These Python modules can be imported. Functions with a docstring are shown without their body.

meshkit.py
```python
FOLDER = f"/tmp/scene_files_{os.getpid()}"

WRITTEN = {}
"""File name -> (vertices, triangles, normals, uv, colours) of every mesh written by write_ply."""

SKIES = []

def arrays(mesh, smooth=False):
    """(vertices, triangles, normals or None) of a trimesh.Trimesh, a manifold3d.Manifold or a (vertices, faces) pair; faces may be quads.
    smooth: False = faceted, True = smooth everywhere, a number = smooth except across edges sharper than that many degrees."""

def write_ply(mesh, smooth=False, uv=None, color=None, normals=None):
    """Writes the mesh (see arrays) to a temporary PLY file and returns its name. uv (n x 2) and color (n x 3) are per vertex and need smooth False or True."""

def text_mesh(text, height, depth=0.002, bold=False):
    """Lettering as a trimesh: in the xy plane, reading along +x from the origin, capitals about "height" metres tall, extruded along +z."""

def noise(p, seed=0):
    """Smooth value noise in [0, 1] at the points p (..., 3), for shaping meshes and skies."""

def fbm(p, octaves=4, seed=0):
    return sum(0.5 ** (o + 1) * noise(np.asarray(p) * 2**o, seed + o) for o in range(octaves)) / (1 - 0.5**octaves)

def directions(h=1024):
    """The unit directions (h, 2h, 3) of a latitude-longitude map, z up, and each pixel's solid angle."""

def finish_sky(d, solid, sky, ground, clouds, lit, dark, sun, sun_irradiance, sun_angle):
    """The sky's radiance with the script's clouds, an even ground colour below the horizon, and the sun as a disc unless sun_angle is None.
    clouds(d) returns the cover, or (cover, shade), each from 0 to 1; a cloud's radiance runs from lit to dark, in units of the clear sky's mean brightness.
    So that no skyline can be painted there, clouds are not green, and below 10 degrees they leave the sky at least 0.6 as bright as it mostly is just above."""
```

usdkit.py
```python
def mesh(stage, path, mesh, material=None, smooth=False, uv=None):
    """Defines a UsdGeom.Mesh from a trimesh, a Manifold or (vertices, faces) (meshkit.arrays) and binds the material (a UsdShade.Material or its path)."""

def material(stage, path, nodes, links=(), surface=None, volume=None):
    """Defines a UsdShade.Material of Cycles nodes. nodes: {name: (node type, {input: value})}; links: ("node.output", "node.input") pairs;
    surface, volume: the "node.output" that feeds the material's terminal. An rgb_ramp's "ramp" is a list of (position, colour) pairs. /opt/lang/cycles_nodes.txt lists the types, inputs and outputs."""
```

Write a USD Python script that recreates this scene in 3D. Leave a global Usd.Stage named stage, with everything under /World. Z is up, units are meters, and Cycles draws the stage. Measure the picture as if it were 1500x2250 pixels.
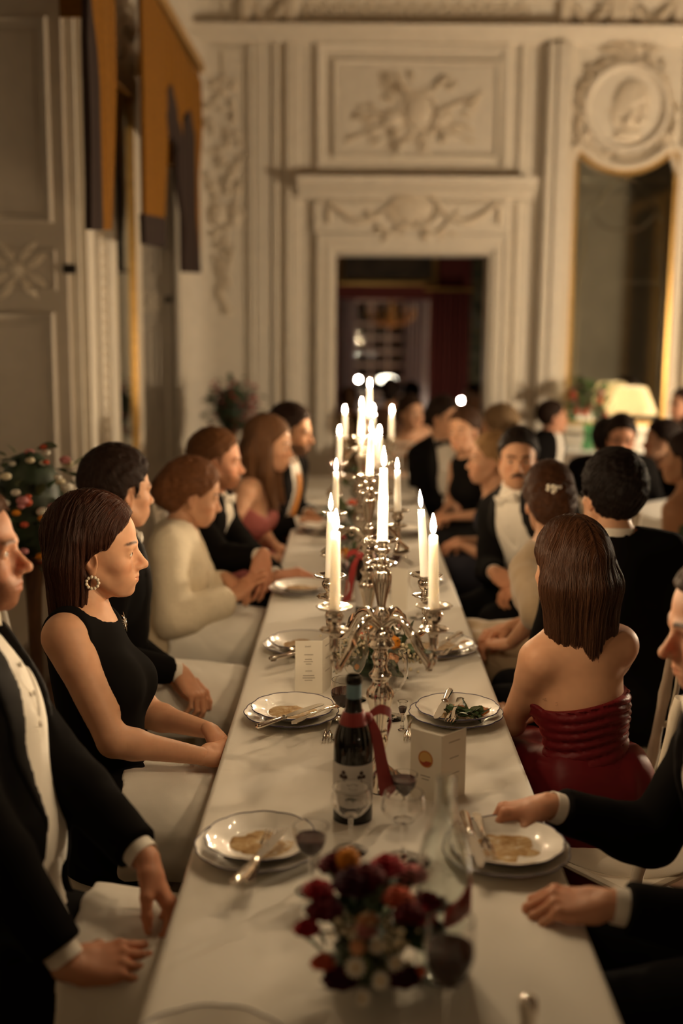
import math, random, numpy as np, trimesh, manifold3d, usdkit, meshkit
from shapely import geometry as sg, affinity as sa
from pxr import Usd, UsdGeom, UsdLux, Gf, Sdf, Vt, UsdShade
from meshkit import fbm, noise

stage = Usd.Stage.CreateInMemory()
UsdGeom.SetStageUpAxis(stage, 'Z'); UsdGeom.SetStageMetersPerUnit(stage, 1.0)
UsdGeom.Xform.Define(stage, '/World'); UsdGeom.Scope.Define(stage, '/World/Looks')

# ---------------------------------------------------------------- camera, exposure, light levels
FPX = 2500.0                                   # focal length in pixels of the 1500 x 2250 frame (a 40 mm lens on 24 x 36)
PITCH, YAW, ROLL = math.atan(408 / FPX), math.atan(23 / FPX), math.radians(0.5)
EYE = np.array([0.0, 0.0, 1.75])
EXPOSURE = 0.0
FLAME = 1150.0                                  # radiance of a candle flame
WARM = (1.0, 0.62, 0.30)
_f = np.array([-math.tan(YAW), 1, 0]); _f /= np.linalg.norm(_f)
CF = _f * math.cos(PITCH) + np.array([0, 0, -math.sin(PITCH)])
_r = np.cross(CF, [0, 0, 1]); _r /= np.linalg.norm(_r); _u = np.cross(_r, CF)
CR, CU = math.cos(ROLL) * _r + math.sin(ROLL) * _u, -math.sin(ROLL) * _r + math.cos(ROLL) * _u
cam = UsdGeom.Camera.Define(stage, '/World/camera')
cam.CreateHorizontalApertureAttr(24.0); cam.CreateVerticalApertureAttr(36.0)
cam.CreateFocalLengthAttr(24.0 * FPX / 1500); cam.CreateFStopAttr(1.3); cam.CreateFocusDistanceAttr(2.8)
cam.CreateExposureAttr(EXPOSURE); cam.CreateClippingRangeAttr(Gf.Vec2f(0.05, 200))
_m = Gf.Matrix4d(*[float(x) for x in (*CR, 0, *CU, 0, *(-CF), 0, *EYE, 1)])
cam.AddTransformOp().Set(_m)

def at(x, y, Y=None, z=None, s=None, X=None):
    """Where the photograph's pixel lies in the room: on the plane Y = .., z = .., X = .. or at the depth where a metre is s pixels."""
    d = CF + CR * (x - 750) / FPX - CU * (y - 1125) / FPX
    t = (Y - EYE[1]) / d[1] if Y is not None else (z - EYE[2]) / d[2] if z is not None else (X - EYE[0]) / d[0] if X is not None else FPX / s
    return EYE + d * t

# ---------------------------------------------------------------- materials
def mat(name, nodes, links=(), surface='p.BSDF', volume=None):
    return usdkit.material(stage, '/World/Looks/' + name, nodes, list(links), surface=surface, volume=volume)

MATS = {}
def pm(name, color, rough=0.5, metal=0.0, bump=0.0, scale=30.0, vary=0.0, sss=0.0, coat=0.0, sheen=0.0, spec=None, stretch=(1, 1, 1), trans=0.0, ior=1.5, thin=False, objc=True):
    """A principled material whose colour varies a little and whose surface carries a fine relief."""
    if name in MATS: return MATS[name]
    p = {'base_color': color, 'roughness': rough, 'metallic': metal, 'ior': ior}
    if sss: p.update(subsurface_weight=sss, subsurface_scale=0.006, subsurface_radius=(1.0, 0.35, 0.2))
    if coat: p.update(coat_weight=coat, coat_roughness=0.03)
    if sheen: p.update(sheen_weight=sheen, sheen_roughness=0.5)
    if trans: p.update(transmission_weight=trans)
    if spec is not None: p.update(specular_ior_level=spec)
    n, l = {'p': ('principled_bsdf', p)}, []
    if vary or bump:
        n['tc'] = ('texture_coordinate', {}); n['mp'] = ('mapping', {'scale': stretch})
        n['nz'] = ('noise_texture', {'scale': scale, 'detail': 4.0})
        l += [('tc.object', 'mp.vector'), ('mp.vector', 'nz.vector')]
    if vary:
        lo, hi = [max(0, c * (1 - vary)) for c in color], [min(1, c * (1 + vary)) for c in color]
        n['rp'] = ('rgb_ramp', {'ramp': [(0.25, lo), (0.75, hi)]}); l += [('nz.fac', 'rp.fac'), ('rp.color', 'p.base_color')]
    if bump:
        n['bp'] = ('bump', {'strength': min(1.0, bump), 'distance': 0.003}); l += [('nz.fac', 'bp.height'), ('bp.normal', 'p.normal')]
    MATS[name] = mat(name, n, l)
    return MATS[name]

def tinted(name, rough=0.45, sss=0.0, bump=0.0, scale=200.0, **kw):
    """A principled material that reads its colour from the mesh's own pigment (primvar 'tint')."""
    if name in MATS: return MATS[name]
    p = {'roughness': rough, **kw}
    if sss: p.update(subsurface_weight=sss, subsurface_scale=0.008, subsurface_radius=(1.0, 0.35, 0.2))
    n = {'a': ('attribute', {'attribute': 'tint'}), 'p': ('principled_bsdf', p)}
    l = [('a.color', 'p.base_color')]
    if bump:
        n['tc'] = ('texture_coordinate', {}); n['nz'] = ('noise_texture', {'scale': scale, 'detail': 3.0}); n['bp'] = ('bump', {'strength': bump, 'distance': 0.002})
        l += [('tc.object', 'nz.vector'), ('nz.fac', 'bp.height'), ('bp.normal', 'p.normal')]
    MATS[name] = mat(name, n, l)
    return MATS[name]

# ---------------------------------------------------------------- things, parts, repeats
USED = {}
def numbered(base):
    k = USED.get(base, -1) + 1; USED[base] = k
    return base if k == 0 else f'{base}_{k:03d}'
def tag(prim, label=None, cat=None, group=None, kind=None):
    p = prim.GetPrim() if hasattr(prim, 'GetPrim') else prim
    for k, v in (('label', label), ('category', cat), ('group', group), ('kind', kind)):
        if v: p.SetCustomDataByKey(k, v)
    return p
def thing(name, label, cat, loc=(0, 0, 0), rotz=0.0, group=None, tilt=None):
    x = UsdGeom.Xform.Define(stage, '/World/' + numbered(name)); x.AddTranslateOp().Set(Gf.Vec3d(*map(float, loc)))
    if rotz: x.AddRotateZOp().Set(float(rotz))
    if tilt: x.AddRotateXYZOp(opSuffix='tilt').Set(Gf.Vec3f(*map(float, tilt)))
    return tag(x, label, cat, group)
def part(name, mesh, material, parent, smooth=40, label=None, kind=None, tint=None):
    base = str(parent.GetPrim().GetPath())
    p = base + '/' + numbered_in(base, name)
    m = usdkit.mesh(stage, p, mesh, material, smooth=True if tint is not None else smooth)
    if tint is not None:
        UsdGeom.PrimvarsAPI(m).CreatePrimvar('tint', Sdf.ValueTypeNames.Color3fArray, 'vertex').Set(Vt.Vec3fArray.FromNumpy(np.asarray(tint, np.float32)))
    return tag(m, label, kind=kind)
def numbered_in(base, name):
    return numbered(base + '//' + name).rsplit('//', 1)[1]
def single(name, mesh, material, label, cat, group=None, kind=None, smooth=40):
    m = usdkit.mesh(stage, '/World/' + numbered(name), mesh, material, smooth=smooth)
    return tag(m, label, cat, group, kind)
def struct(name, mesh, material, smooth=40, parent=None):
    if parent is not None: return part(name, mesh, material, parent, smooth)
    m = usdkit.mesh(stage, '/World/' + numbered(name), mesh, material, smooth=smooth)
    return tag(m, kind='structure')
def structx(name):
    return tag(UsdGeom.Xform.Define(stage, '/World/' + numbered(name)), kind='structure')
def dup(root, loc, rotz=0.0, label=None, group=None, tilt=None, scale=None):
    was = root.GetCustomData()
    base = root.GetName()
    while base[-4:-3] == '_' and base[-3:].isdigit(): base = base[:-4]
    x = UsdGeom.Xform.Define(stage, '/World/' + numbered(base))
    x.GetPrim().GetReferences().AddInternalReference(root.GetPath())
    x.ClearXformOpOrder()
    o = x.AddTranslateOp(opSuffix='place'); o.Set(Gf.Vec3d(*map(float, loc)))
    x.AddRotateZOp(opSuffix='turn').Set(float(rotz))
    if tilt: x.AddRotateXYZOp(opSuffix='lean').Set(Gf.Vec3f(*map(float, tilt)))
    if scale: x.AddScaleOp(opSuffix='size').Set(Gf.Vec3f(*([float(scale)] * 3 if np.ndim(scale) == 0 else map(float, scale))))
    x.GetPrim().SetInstanceable(True)
    return tag(x, label or was['label'], was['category'], group or was.get('group'))

# ---------------------------------------------------------------- mesh helpers
def cat(*ms):
    ms = [m for m in ms if m is not None]
    return trimesh.util.concatenate(ms) if len(ms) > 1 else ms[0]
def box(x0, x1, y0, y1, z0, z1, bev=0.0):
    if bev:
        b = min(bev, (x1 - x0) / 2.01, (y1 - y0) / 2.01, (z1 - z0) / 2.01)
        pts = []
        for x, sx in ((x0, 1), (x1, -1)):
            for y, sy in ((y0, 1), (y1, -1)):
                for z, sz in ((z0, 1), (z1, -1)):
                    pts += [(x + sx * b, y + sy * b, z), (x + sx * b, y, z + sz * b), (x, y + sy * b, z + sz * b)]
        return trimesh.convex.convex_hull(np.array(pts))
    m = trimesh.creation.box([x1 - x0, y1 - y0, z1 - z0]); m.apply_translation([(x0 + x1) / 2, (y0 + y1) / 2, (z0 + z1) / 2]); return m
def lathe(prof, n=32, flute=0, depth=0.0, zr=None):
    """Revolves (r, z) pairs; flute lobes of the given relative depth between the heights zr."""
    prof = np.asarray(prof, float); a = np.arange(n) * 2 * np.pi / n
    r = np.repeat(prof[:, :1], n, 1); z = np.repeat(prof[:, 1:2], n, 1)
    if flute:
        w = np.ones(len(prof)) if zr is None else np.array([1.0 if any(lo <= q <= hi for lo, hi in zr) else 0.0 for q in prof[:, 1]])
        r = r * (1 + depth * w[:, None] * (np.abs(np.cos(a * flute / 2))[None] - 0.5))
    v = np.stack([r * np.cos(a), r * np.sin(a), z], -1).reshape(-1, 3)
    i, j = np.meshgrid(np.arange(len(prof) - 1), np.arange(n), indexing='ij'); k = (j + 1) % n
    q = np.stack([i * n + j, i * n + k, (i + 1) * n + k, (i + 1) * n + j], -1).reshape(-1, 4)
    m = trimesh.Trimesh(v, np.vstack([q[:, [0, 1, 2]], q[:, [0, 2, 3]]]), process=False)
    return m
def smoothprof(pts, n=6):
    """Catmull-Rom through the (r, z) points."""
    p = np.asarray(pts, float); out = []
    for i in range(len(p) - 1):
        a, b, c, d = p[max(i - 1, 0)], p[i], p[i + 1], p[min(i + 2, len(p) - 1)]
        for t in np.arange(n) / n:
            out.append(0.5 * (2 * b + (c - a) * t + (2 * a - 5 * b + 4 * c - d) * t * t + (3 * b - a - 3 * c + d) * t ** 3))
    out.append(p[-1]); out = np.array(out); out[:, 0] = np.maximum(out[:, 0], 0) if out.shape[1] == 2 else out[:, 0]
    return out
def tube(points, radii, sides=8, cap=True, flat=None):
    p = np.asarray(points, float); t = np.gradient(p, axis=0); t /= np.linalg.norm(t, axis=1, keepdims=True) + 1e-12
    ref = np.array([0, 0, 1.0]) if abs(t[:, 2]).mean() < 0.8 else np.array([1.0, 0, 0])
    a = np.cross(t, ref); a /= np.linalg.norm(a, axis=1, keepdims=True) + 1e-12
    b = np.cross(t, a); ang = np.arange(sides) * 2 * np.pi / sides
    r = np.broadcast_to(radii, (len(p),))[:, None, None]
    fl = 1.0 if flat is None else flat
    v = (p[:, None] + r * (np.cos(ang)[None, :, None] * a[:, None] + fl * np.sin(ang)[None, :, None] * b[:, None])).reshape(-1, 3)
    i, j = np.meshgrid(np.arange(len(p) - 1), np.arange(sides), indexing='ij'); k = (j + 1) % sides
    q = np.stack([i * sides + j, (i + 1) * sides + j, (i + 1) * sides + k, i * sides + k], -1).reshape(-1, 4)
    f = [q[:, [0, 1, 2]], q[:, [0, 2, 3]]]
    if cap:
        n = len(p)
        for base, rev in ((0, 0), ((n - 1) * sides, 1)):
            c = np.array([[base, base + x, base + x + 1] for x in range(1, sides - 1)])
            f.append(c if not rev else c[:, ::-1])
    return trimesh.Trimesh(v, np.vstack(f), process=False)
def ball(c, r, sub=2):
    m = trimesh.creation.icosphere(sub, 1.0); m.apply_scale(r if np.ndim(r) == 0 else list(r)); m.apply_translation(c); return m
def moved(m, loc=(0, 0, 0), rot=None, s=None):
    m = m.copy()
    if s is not None: m.apply_scale(s)
    if rot is not None: m.apply_transform(trimesh.transformations.euler_matrix(*np.radians(rot)))
    m.apply_translation(loc); return m
def extrude(poly, d):
    gs = getattr(poly, 'geoms', [poly])
    return cat(*[trimesh.creation.extrude_polygon(g, d, engine='earcut') for g in gs if g.area > 1e-9])
# ---------------------------------------------------------------- large lights: a dim evening sky outside the windows; all else comes from candles and lamps, a few of them added
dome = UsdLux.DomeLight.Define(stage, '/World/night_sky'); dome.CreateIntensityAttr(0.004); dome.CreateColorAttr(Gf.Vec3f(.35, .45, .8))
# ---------------------------------------------------------------- signed distance fields, meshed by surface nets
def smin(a, b, k):
    h = np.maximum(k - np.abs(a - b), 0) / k
    return np.minimum(a, b) - h * h * k * 0.25
def smax(a, b, k): return -smin(-a, -b, k)
def cone(a, b, ra, rb):
    a, b = np.asarray(a, np.float32), np.asarray(b, np.float32); ab = b - a; L = float(ab @ ab) + 1e-12
    def f(p):
        q = p - a; t = np.clip(q @ ab / L, 0, 1)
        return np.sqrt(((q - t[:, None] * ab) ** 2).sum(1)) - (ra + (rb - ra) * t)
    return f
def ell(c, r, axes=None):
    c, r = np.asarray(c, np.float32), np.asarray(r, np.float32); A = None if axes is None else np.asarray(axes, np.float32)
    def f(p):
        q = p - c
        if A is not None: q = q @ A.T
        k0 = np.sqrt(((q / r) ** 2).sum(1)); k1 = np.sqrt(((q / (r * r)) ** 2).sum(1))
        return k0 * (k0 - 1) / (k1 + 1e-9)
    return f
def union(prims, k):
    def f(p):
        d = prims[0](p)
        for g in prims[1:]: d = smin(d, g(p), k)
        return d
    return f
def offset(f, o): return lambda p: f(p) - o

def mesh_sdf(f, lo, hi, h, relax=1):
    lo, hi = np.asarray(lo, float), np.asarray(hi, float); S = 3
    n = np.maximum(np.ceil((hi - lo) / h / S).astype(int), 2); N = n * S + 1
    cg = [lo[i] + np.arange(n[i] + 1) * h * S for i in range(3)]
    P = np.stack(np.meshgrid(*cg, indexing='ij'), -1).reshape(-1, 3).astype(np.float32)
    dc = f(P).reshape(n + 1).astype(np.float32)
    near = np.abs(dc) < h * S * 2.2
    blk = np.zeros(n, bool)
    for i in (0, 1):
        for j in (0, 1):
            for k in (0, 1): blk |= near[i:n[0] + i, j:n[1] + j, k:n[2] + k]
    d = np.repeat(np.repeat(np.repeat(dc, S, 0), S, 1), S, 2)[:N[0], :N[1], :N[2]].copy()
    msk = np.zeros(N, bool); m3 = np.repeat(np.repeat(np.repeat(blk, S, 0), S, 1), S, 2)
    for i in (0, 1):
        for j in (0, 1):
            for k in (0, 1): msk[i:N[0] - 1 + i, j:N[1] - 1 + j, k:N[2] - 1 + k] |= m3
    ix = np.argwhere(msk)
    d[msk] = f((lo + ix * h).astype(np.float32))
    d[0], d[-1], d[:, 0], d[:, -1], d[:, :, 0], d[:, :, -1] = (np.maximum(x, h * 0.5) for x in (d[0], d[-1], d[:, 0], d[:, -1], d[:, :, 0], d[:, :, -1]))
    s = d < 0
    cnt = np.zeros(N - 1, np.int8)
    for i in (0, 1):
        for j in (0, 1):
            for k in (0, 1): cnt += s[i:N[0] - 1 + i, j:N[1] - 1 + j, k:N[2] - 1 + k]
    act = (cnt > 0) & (cnt < 8); c = np.argwhere(act)
    if not len(c): return None
    idx = np.full(N - 1, -1, np.int64); idx[act] = np.arange(len(c))
    acc, num = np.zeros((len(c), 3)), np.zeros(len(c))
    cor = [(i, j, k) for i in (0, 1) for j in (0, 1) for k in (0, 1)]
    val = {q: d[c[:, 0] + q[0], c[:, 1] + q[1], c[:, 2] + q[2]] for q in cor}
    for q in cor:
        for ax in range(3):
            if q[ax]: continue
            e = tuple(1 if t == ax else q[t] for t in range(3)); a, b = val[q], val[e]
            x = (a < 0) != (b < 0); t = np.where(x, a / np.where(x, a - b, 1), 0)
            pt = np.array(q, float)[None] + t[:, None] * np.eye(3)[ax]
            acc += np.where(x[:, None], pt, 0); num += x
    v = lo + (c + acc / num[:, None]) * h
    quads = []
    for ax in range(3):
        o1, o2 = [(1, 2), (2, 0), (0, 1)][ax]
        sl = [slice(None)] * 3; sl[ax] = slice(0, -1); s0 = s[tuple(sl)]; sl[ax] = slice(1, None); s1 = s[tuple(sl)]
        e = np.argwhere(s0 != s1)
        e = e[(e[:, o1] > 0) & (e[:, o2] > 0) & (e[:, o1] < N[o1] - 1) & (e[:, o2] < N[o2] - 1)]
        if not len(e): continue
        sg_ = s0[e[:, 0], e[:, 1], e[:, 2]]
        def g(d1, d2):
            q = e.copy(); q[:, o1] -= d1; q[:, o2] -= d2; return idx[q[:, 0], q[:, 1], q[:, 2]]
        q = np.stack([g(1, 1), g(0, 1), g(0, 0), g(1, 0)], 1); q[~sg_] = q[~sg_][:, ::-1]
        quads.append(q)
    q = np.vstack(quads)
    for _ in range(relax):
        t = np.zeros_like(v); w = np.zeros(len(v))
        for a, b in ((0, 1), (1, 2), (2, 3), (3, 0)):
            for x, y in ((a, b), (b, a)):
                np.add.at(t, q[:, x], v[q[:, y]]); np.add.at(w, q[:, x], 1)
        v = v * 0.5 + 0.5 * t / np.maximum(w, 1)[:, None]
    return trimesh.Trimesh(v, np.vstack([q[:, [0, 1, 2]], q[:, [0, 2, 3]]]), process=False)

def largest(m, frac=.03):
    """Drops crumbs that came loose from the main body of a mesh."""
    lab = trimesh.graph.connected_component_labels(m.face_adjacency, node_count=len(m.faces)); n = np.bincount(lab); return trimesh.Trimesh(m.vertices, m.faces[n[lab] >= frac * n.max()], process=True)
def nrm(v): v = np.asarray(v, float); return v / (np.linalg.norm(v) + 1e-12)
def az(deg): return np.array([math.cos(math.radians(deg)), math.sin(math.radians(deg)), 0.0])
# ---------------------------------------------------------------- a head (x forward, y left, z up, origin between the eyes' height and the ears)
def head_sdf(P):
    fem, jaw, nose, chin = P.get('fem', 0), P.get('jaw', 1.0), P.get('nose', 1.0), P.get('chin', 1.0)
    w = P.get('width', 1.0); fat = P.get('fat', 0.0); el = P.get('ear', 1.0)
    hooded = P.get('lid', 0.0)
    J = (0.047 - 0.006 * fem) * jaw + fat * .006
    skull = union([ell((-.016, 0, .034), (.096, .0745 * w, .086)), ell((.030, 0, .030), (.060, .062 * w, .066))], .03)
    face = [ell((.034, 0, -.040), (.055, .055 * w + fat * .006, .074)),
            cone((-.004, J * 1.05, -.050), (.056, .026 * jaw, -.098), .019 + fat * .006, .017 + fat * .008),
            cone((-.004, -J * 1.05, -.050), (.056, -.026 * jaw, -.098), .019 + fat * .006, .017 + fat * .008),
            ell((.072, 0, -.101 - .004 * (chin - 1) * 8), (.019 * chin, .020 * jaw, .017)),
            ell((.060, .038, -.030), (.024, .024, .020)), ell((.060, -.038, -.030), (.024, .024, .020)),
            ell((.066, .026, -.066), (.024, .022, .024)), ell((.066, -.026, -.066), (.024, .022, .024)),
            ell((.076, 0, -.072), (.022, .028, .022))]
    face = union(face, .022)
    brow = union([cone((.080, .040, .014), (.088, .014, .012), .0115 - .0055 * fem, .012 - .004 * fem), cone((.080, -.040, .014), (.088, -.014, .012), .0115 - .0055 * fem, .012 - .004 * fem)], .01)
    sock = union([ell((.103, .033, -.006), (.022, .020, .0145)), ell((.103, -.033, -.006), (.022, .020, .0145))], .004)
    lids = union([ell((.0745, .0325, -.003), (.0150, .0160, .0135)), ell((.0745, -.0325, -.003), (.0150, .0160, .0135))], .002)
    op = .0049 - .0018 * hooded
    slit = union([ell((.094, .0325, -.0035), (.016, .0135, op)), ell((.094, -.0325, -.0035), (.016, .0135, op))], .001)
    nl = .024 * nose
    ns = [cone((.088, 0, .004), (.093 + nl * .75, 0, -.034), .0075, .0085), ell((.094 + nl * .72, 0, -.039), (.0115, .0110, .0095)),
          ell((.094 + nl * .25, .0125, -.043), (.0105, .0072, .0075)), ell((.094 + nl * .25, -.0125, -.043), (.0105, .0072, .0075)),
          cone((.086, 0, -.02), (.090, 0, -.050), .012, .013)]
    nosef = union(ns, .010)
    nost = union([ell((.096 + nl * .45, .0062, -.0500), (.0055, .0032, .0040)), ell((.096 + nl * .45, -.0062, -.0500), (.0055, .0032, .0040))], .001)
    ul = .0012 * P.get('lips', 1.0)
    lips = union([cone((.0895, .021, -.0715), (.0975, .004, -.0668), .0042, .0052 + ul), cone((.0895, -.021, -.0715), (.0975, -.004, -.0668), .0042, .0052 + ul),
                  cone((.0895, .018, -.0735), (.0950, 0, -.0780), .0042, .0060 + ul), cone((.0895, -.018, -.0735), (.0950, 0, -.0780), .0042, .0060 + ul)], .004)
    mouth = union([cone((.1045, 0, -.0724), (.094, .024, -.0728 + P.get('smile', 0) * .005), .0013, .0012), cone((.1045, 0, -.0724), (.094, -.024, -.0728 + P.get('smile', 0) * .005), .0013, .0012)], .001)
    ears = []
    for s in (1, -1):
        A = np.array([nrm((.93, .20 * s, .15)), nrm((-.2, .95 * s, 0)), (0, 0, 1)]); A[2] = np.cross(A[0], A[1]) * s; A[1] = np.cross(A[2], A[0]) * s
        c = np.array((-.008, (.0725 * w + .0015) * s, -.014))
        outer = ell(c, (.0185 * el, .0075, .032 * el), A); inner = ell(c + A[1] * s * .0 + np.array((.004, .0085 * s, .004)), (.0115 * el, .0075, .020 * el), A)
        lobe = ell(c + np.array((.006, -.001 * s, -.027 * el)), (.009, .0055, .010))
        ears.append(lambda p, o=outer, i=inner, l=lobe: smin(smax(o(p), -i(p), .004), l(p), .006))
    neck = cone((-.018, 0, -.045), (-.032, 0, -.17), .050 - .008 * fem + fat * .008, .053 - .009 * fem + fat * .008)
    under = cone((.030, 0, -.092), (-.02, 0, -.125), .026 + fat * .012, .034 + fat * .01)
    def f(p):
        d = smin(skull(p), face(p), .030)
        d = smin(d, brow(p), .016); d = smax(d, -sock(p), .012); d = smin(d, lids(p), .005)
        d = smin(d, nosef(p), .009); d = smin(d, lips(p), .005)
        d = smax(d, -mouth(p), .0025); d = smax(d, -nost(p), .002); d = smax(d, -slit(p), .0015)
        for e in ears: d = smin(d, e(p), .006)
        d = smin(d, neck(p), .022); return smin(d, under(p), .02)
    return f

HEADS = {}
def head_mesh(key, P, h):
    k = (key, h)
    if k not in HEADS: HEADS[k] = mesh_sdf(head_sdf(P), (-.128, -.100, -.185), (.140, .100, .132), h, relax=1)
    return HEADS[k]

def skin_tint(q, base, P):
    """Pigment of the head's skin from the place q in the head's own frame: lips, brows, beard, flush."""
    b = np.tile(np.asarray(base, float), (len(q), 1)); x, y, z = q[:, 0], np.abs(q[:, 1]), q[:, 2]
    def mix(w, c): b[:] = b * (1 - w[:, None]) + np.asarray(c, float) * w[:, None]
    sstep = lambda v, a, c: np.clip((v - a) / (c - a), 0, 1) ** 2 * (3 - 2 * np.clip((v - a) / (c - a), 0, 1))
    bl = np.exp(-(((x - .07) / .03) ** 2 + ((y - .042) / .02) ** 2 + ((z + .038) / .02) ** 2)); mix(bl * .28, np.asarray(base) * (1.02, .62, .55))
    nt = np.exp(-(((x - .112) / .014) ** 2 + (y / .014) ** 2 + ((z + .04) / .012) ** 2)); mix(nt * .25, np.asarray(base) * (1.02, .66, .6))
    er = np.exp(-(((x + .008) / .025) ** 2 + ((z + .014) / .035) ** 2)) * sstep(y, .072, .08); mix(er * .3, np.asarray(base) * (1.0, .6, .52))
    if P.get('beard') is not None:
        zl = np.where(x > .075, -.052, -.052 - 0 * x); m = sstep(-z, .048, .060) * sstep(x, -.012, .004) * (1 - sstep(-z, .112, .130)) * (1 - np.exp(-((y / .016) ** 2 + ((z + .0725) / .006) ** 2)) * (x > .08))
        ck = np.exp(-(((y - .03) / .018) ** 2 + ((z + .052) / .014) ** 2)) * (x > .05); m = m * (1 - .8 * ck)
        m = np.maximum(m, sstep(x, -.01, 0) * (1 - sstep(x, .012, .02)) * sstep(-z, .0, .02) * (1 - sstep(-z, .06, .08)) * .7)
        mix(np.clip(m * P.get('beard_w', .8) * (.8 + .4 * noise(q * 400)), 0, 1), P['beard'])
    lw = P.get('lip_w', .5 if P.get('fem') else .3)
    lip = np.clip(1 - (((y / .024) ** 2 + ((z + .0725) / .0105) ** 2)), 0, 1) * (x > .084); mix(np.clip(lip * 2.2, 0, 1) * lw, P.get('lip', np.asarray(base) * (.95, .48, .42)))
    zb = .0165 + .0045 * bool(P.get('fem')) + .004 * np.sin(np.clip((y - .012) / .04, 0, 1) * 2.4) ; br = np.exp(-((z - zb) / (.0028 if P.get('fem') else .0042)) ** 2) * sstep(y, .010, .015) * (1 - sstep(y, .046, .056)) * (x > .06)
    mix(np.clip(br * 1.6 * (.7 + .6 * noise(q * 700)), 0, 1) * P.get('brow_w', .95), P.get('brow', (.03, .015, .008)))
    lash = np.exp(-((z + .0035 - .0042 * np.sqrt(np.clip(1 - ((y - .0325) / .0135) ** 2, 0, 1))) / .0014) ** 2) * (np.abs(y - .0325) < .0135) * (x > .07); mix(lash * (.75 if P.get('fem') else .5), (.02, .01, .006))
    return np.clip(b, 0, 1)

def eye_mesh(side, gaze=(0, 0), iris=(.05, .03, .015)):
    m = trimesh.creation.uv_sphere(.0128, count=[24, 32]); m.vertices[:] = m.vertices[:, [2, 1, 0]] * (1, 1, -1); v = m.vertices.view(np.ndarray) / .0128
    g = nrm((1, gaze[0], gaze[1])); c = v @ g; t = np.tile((.62, .56, .50), (len(v), 1)).astype(float)
    t[c > .890] = iris; t[(c > .870) & (c <= .895)] = np.asarray(iris) * .4; t[c > .978] = (.004, .003, .003)
    m.apply_translation((.0755, .0325 * side, -.0032)); return m, t
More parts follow.
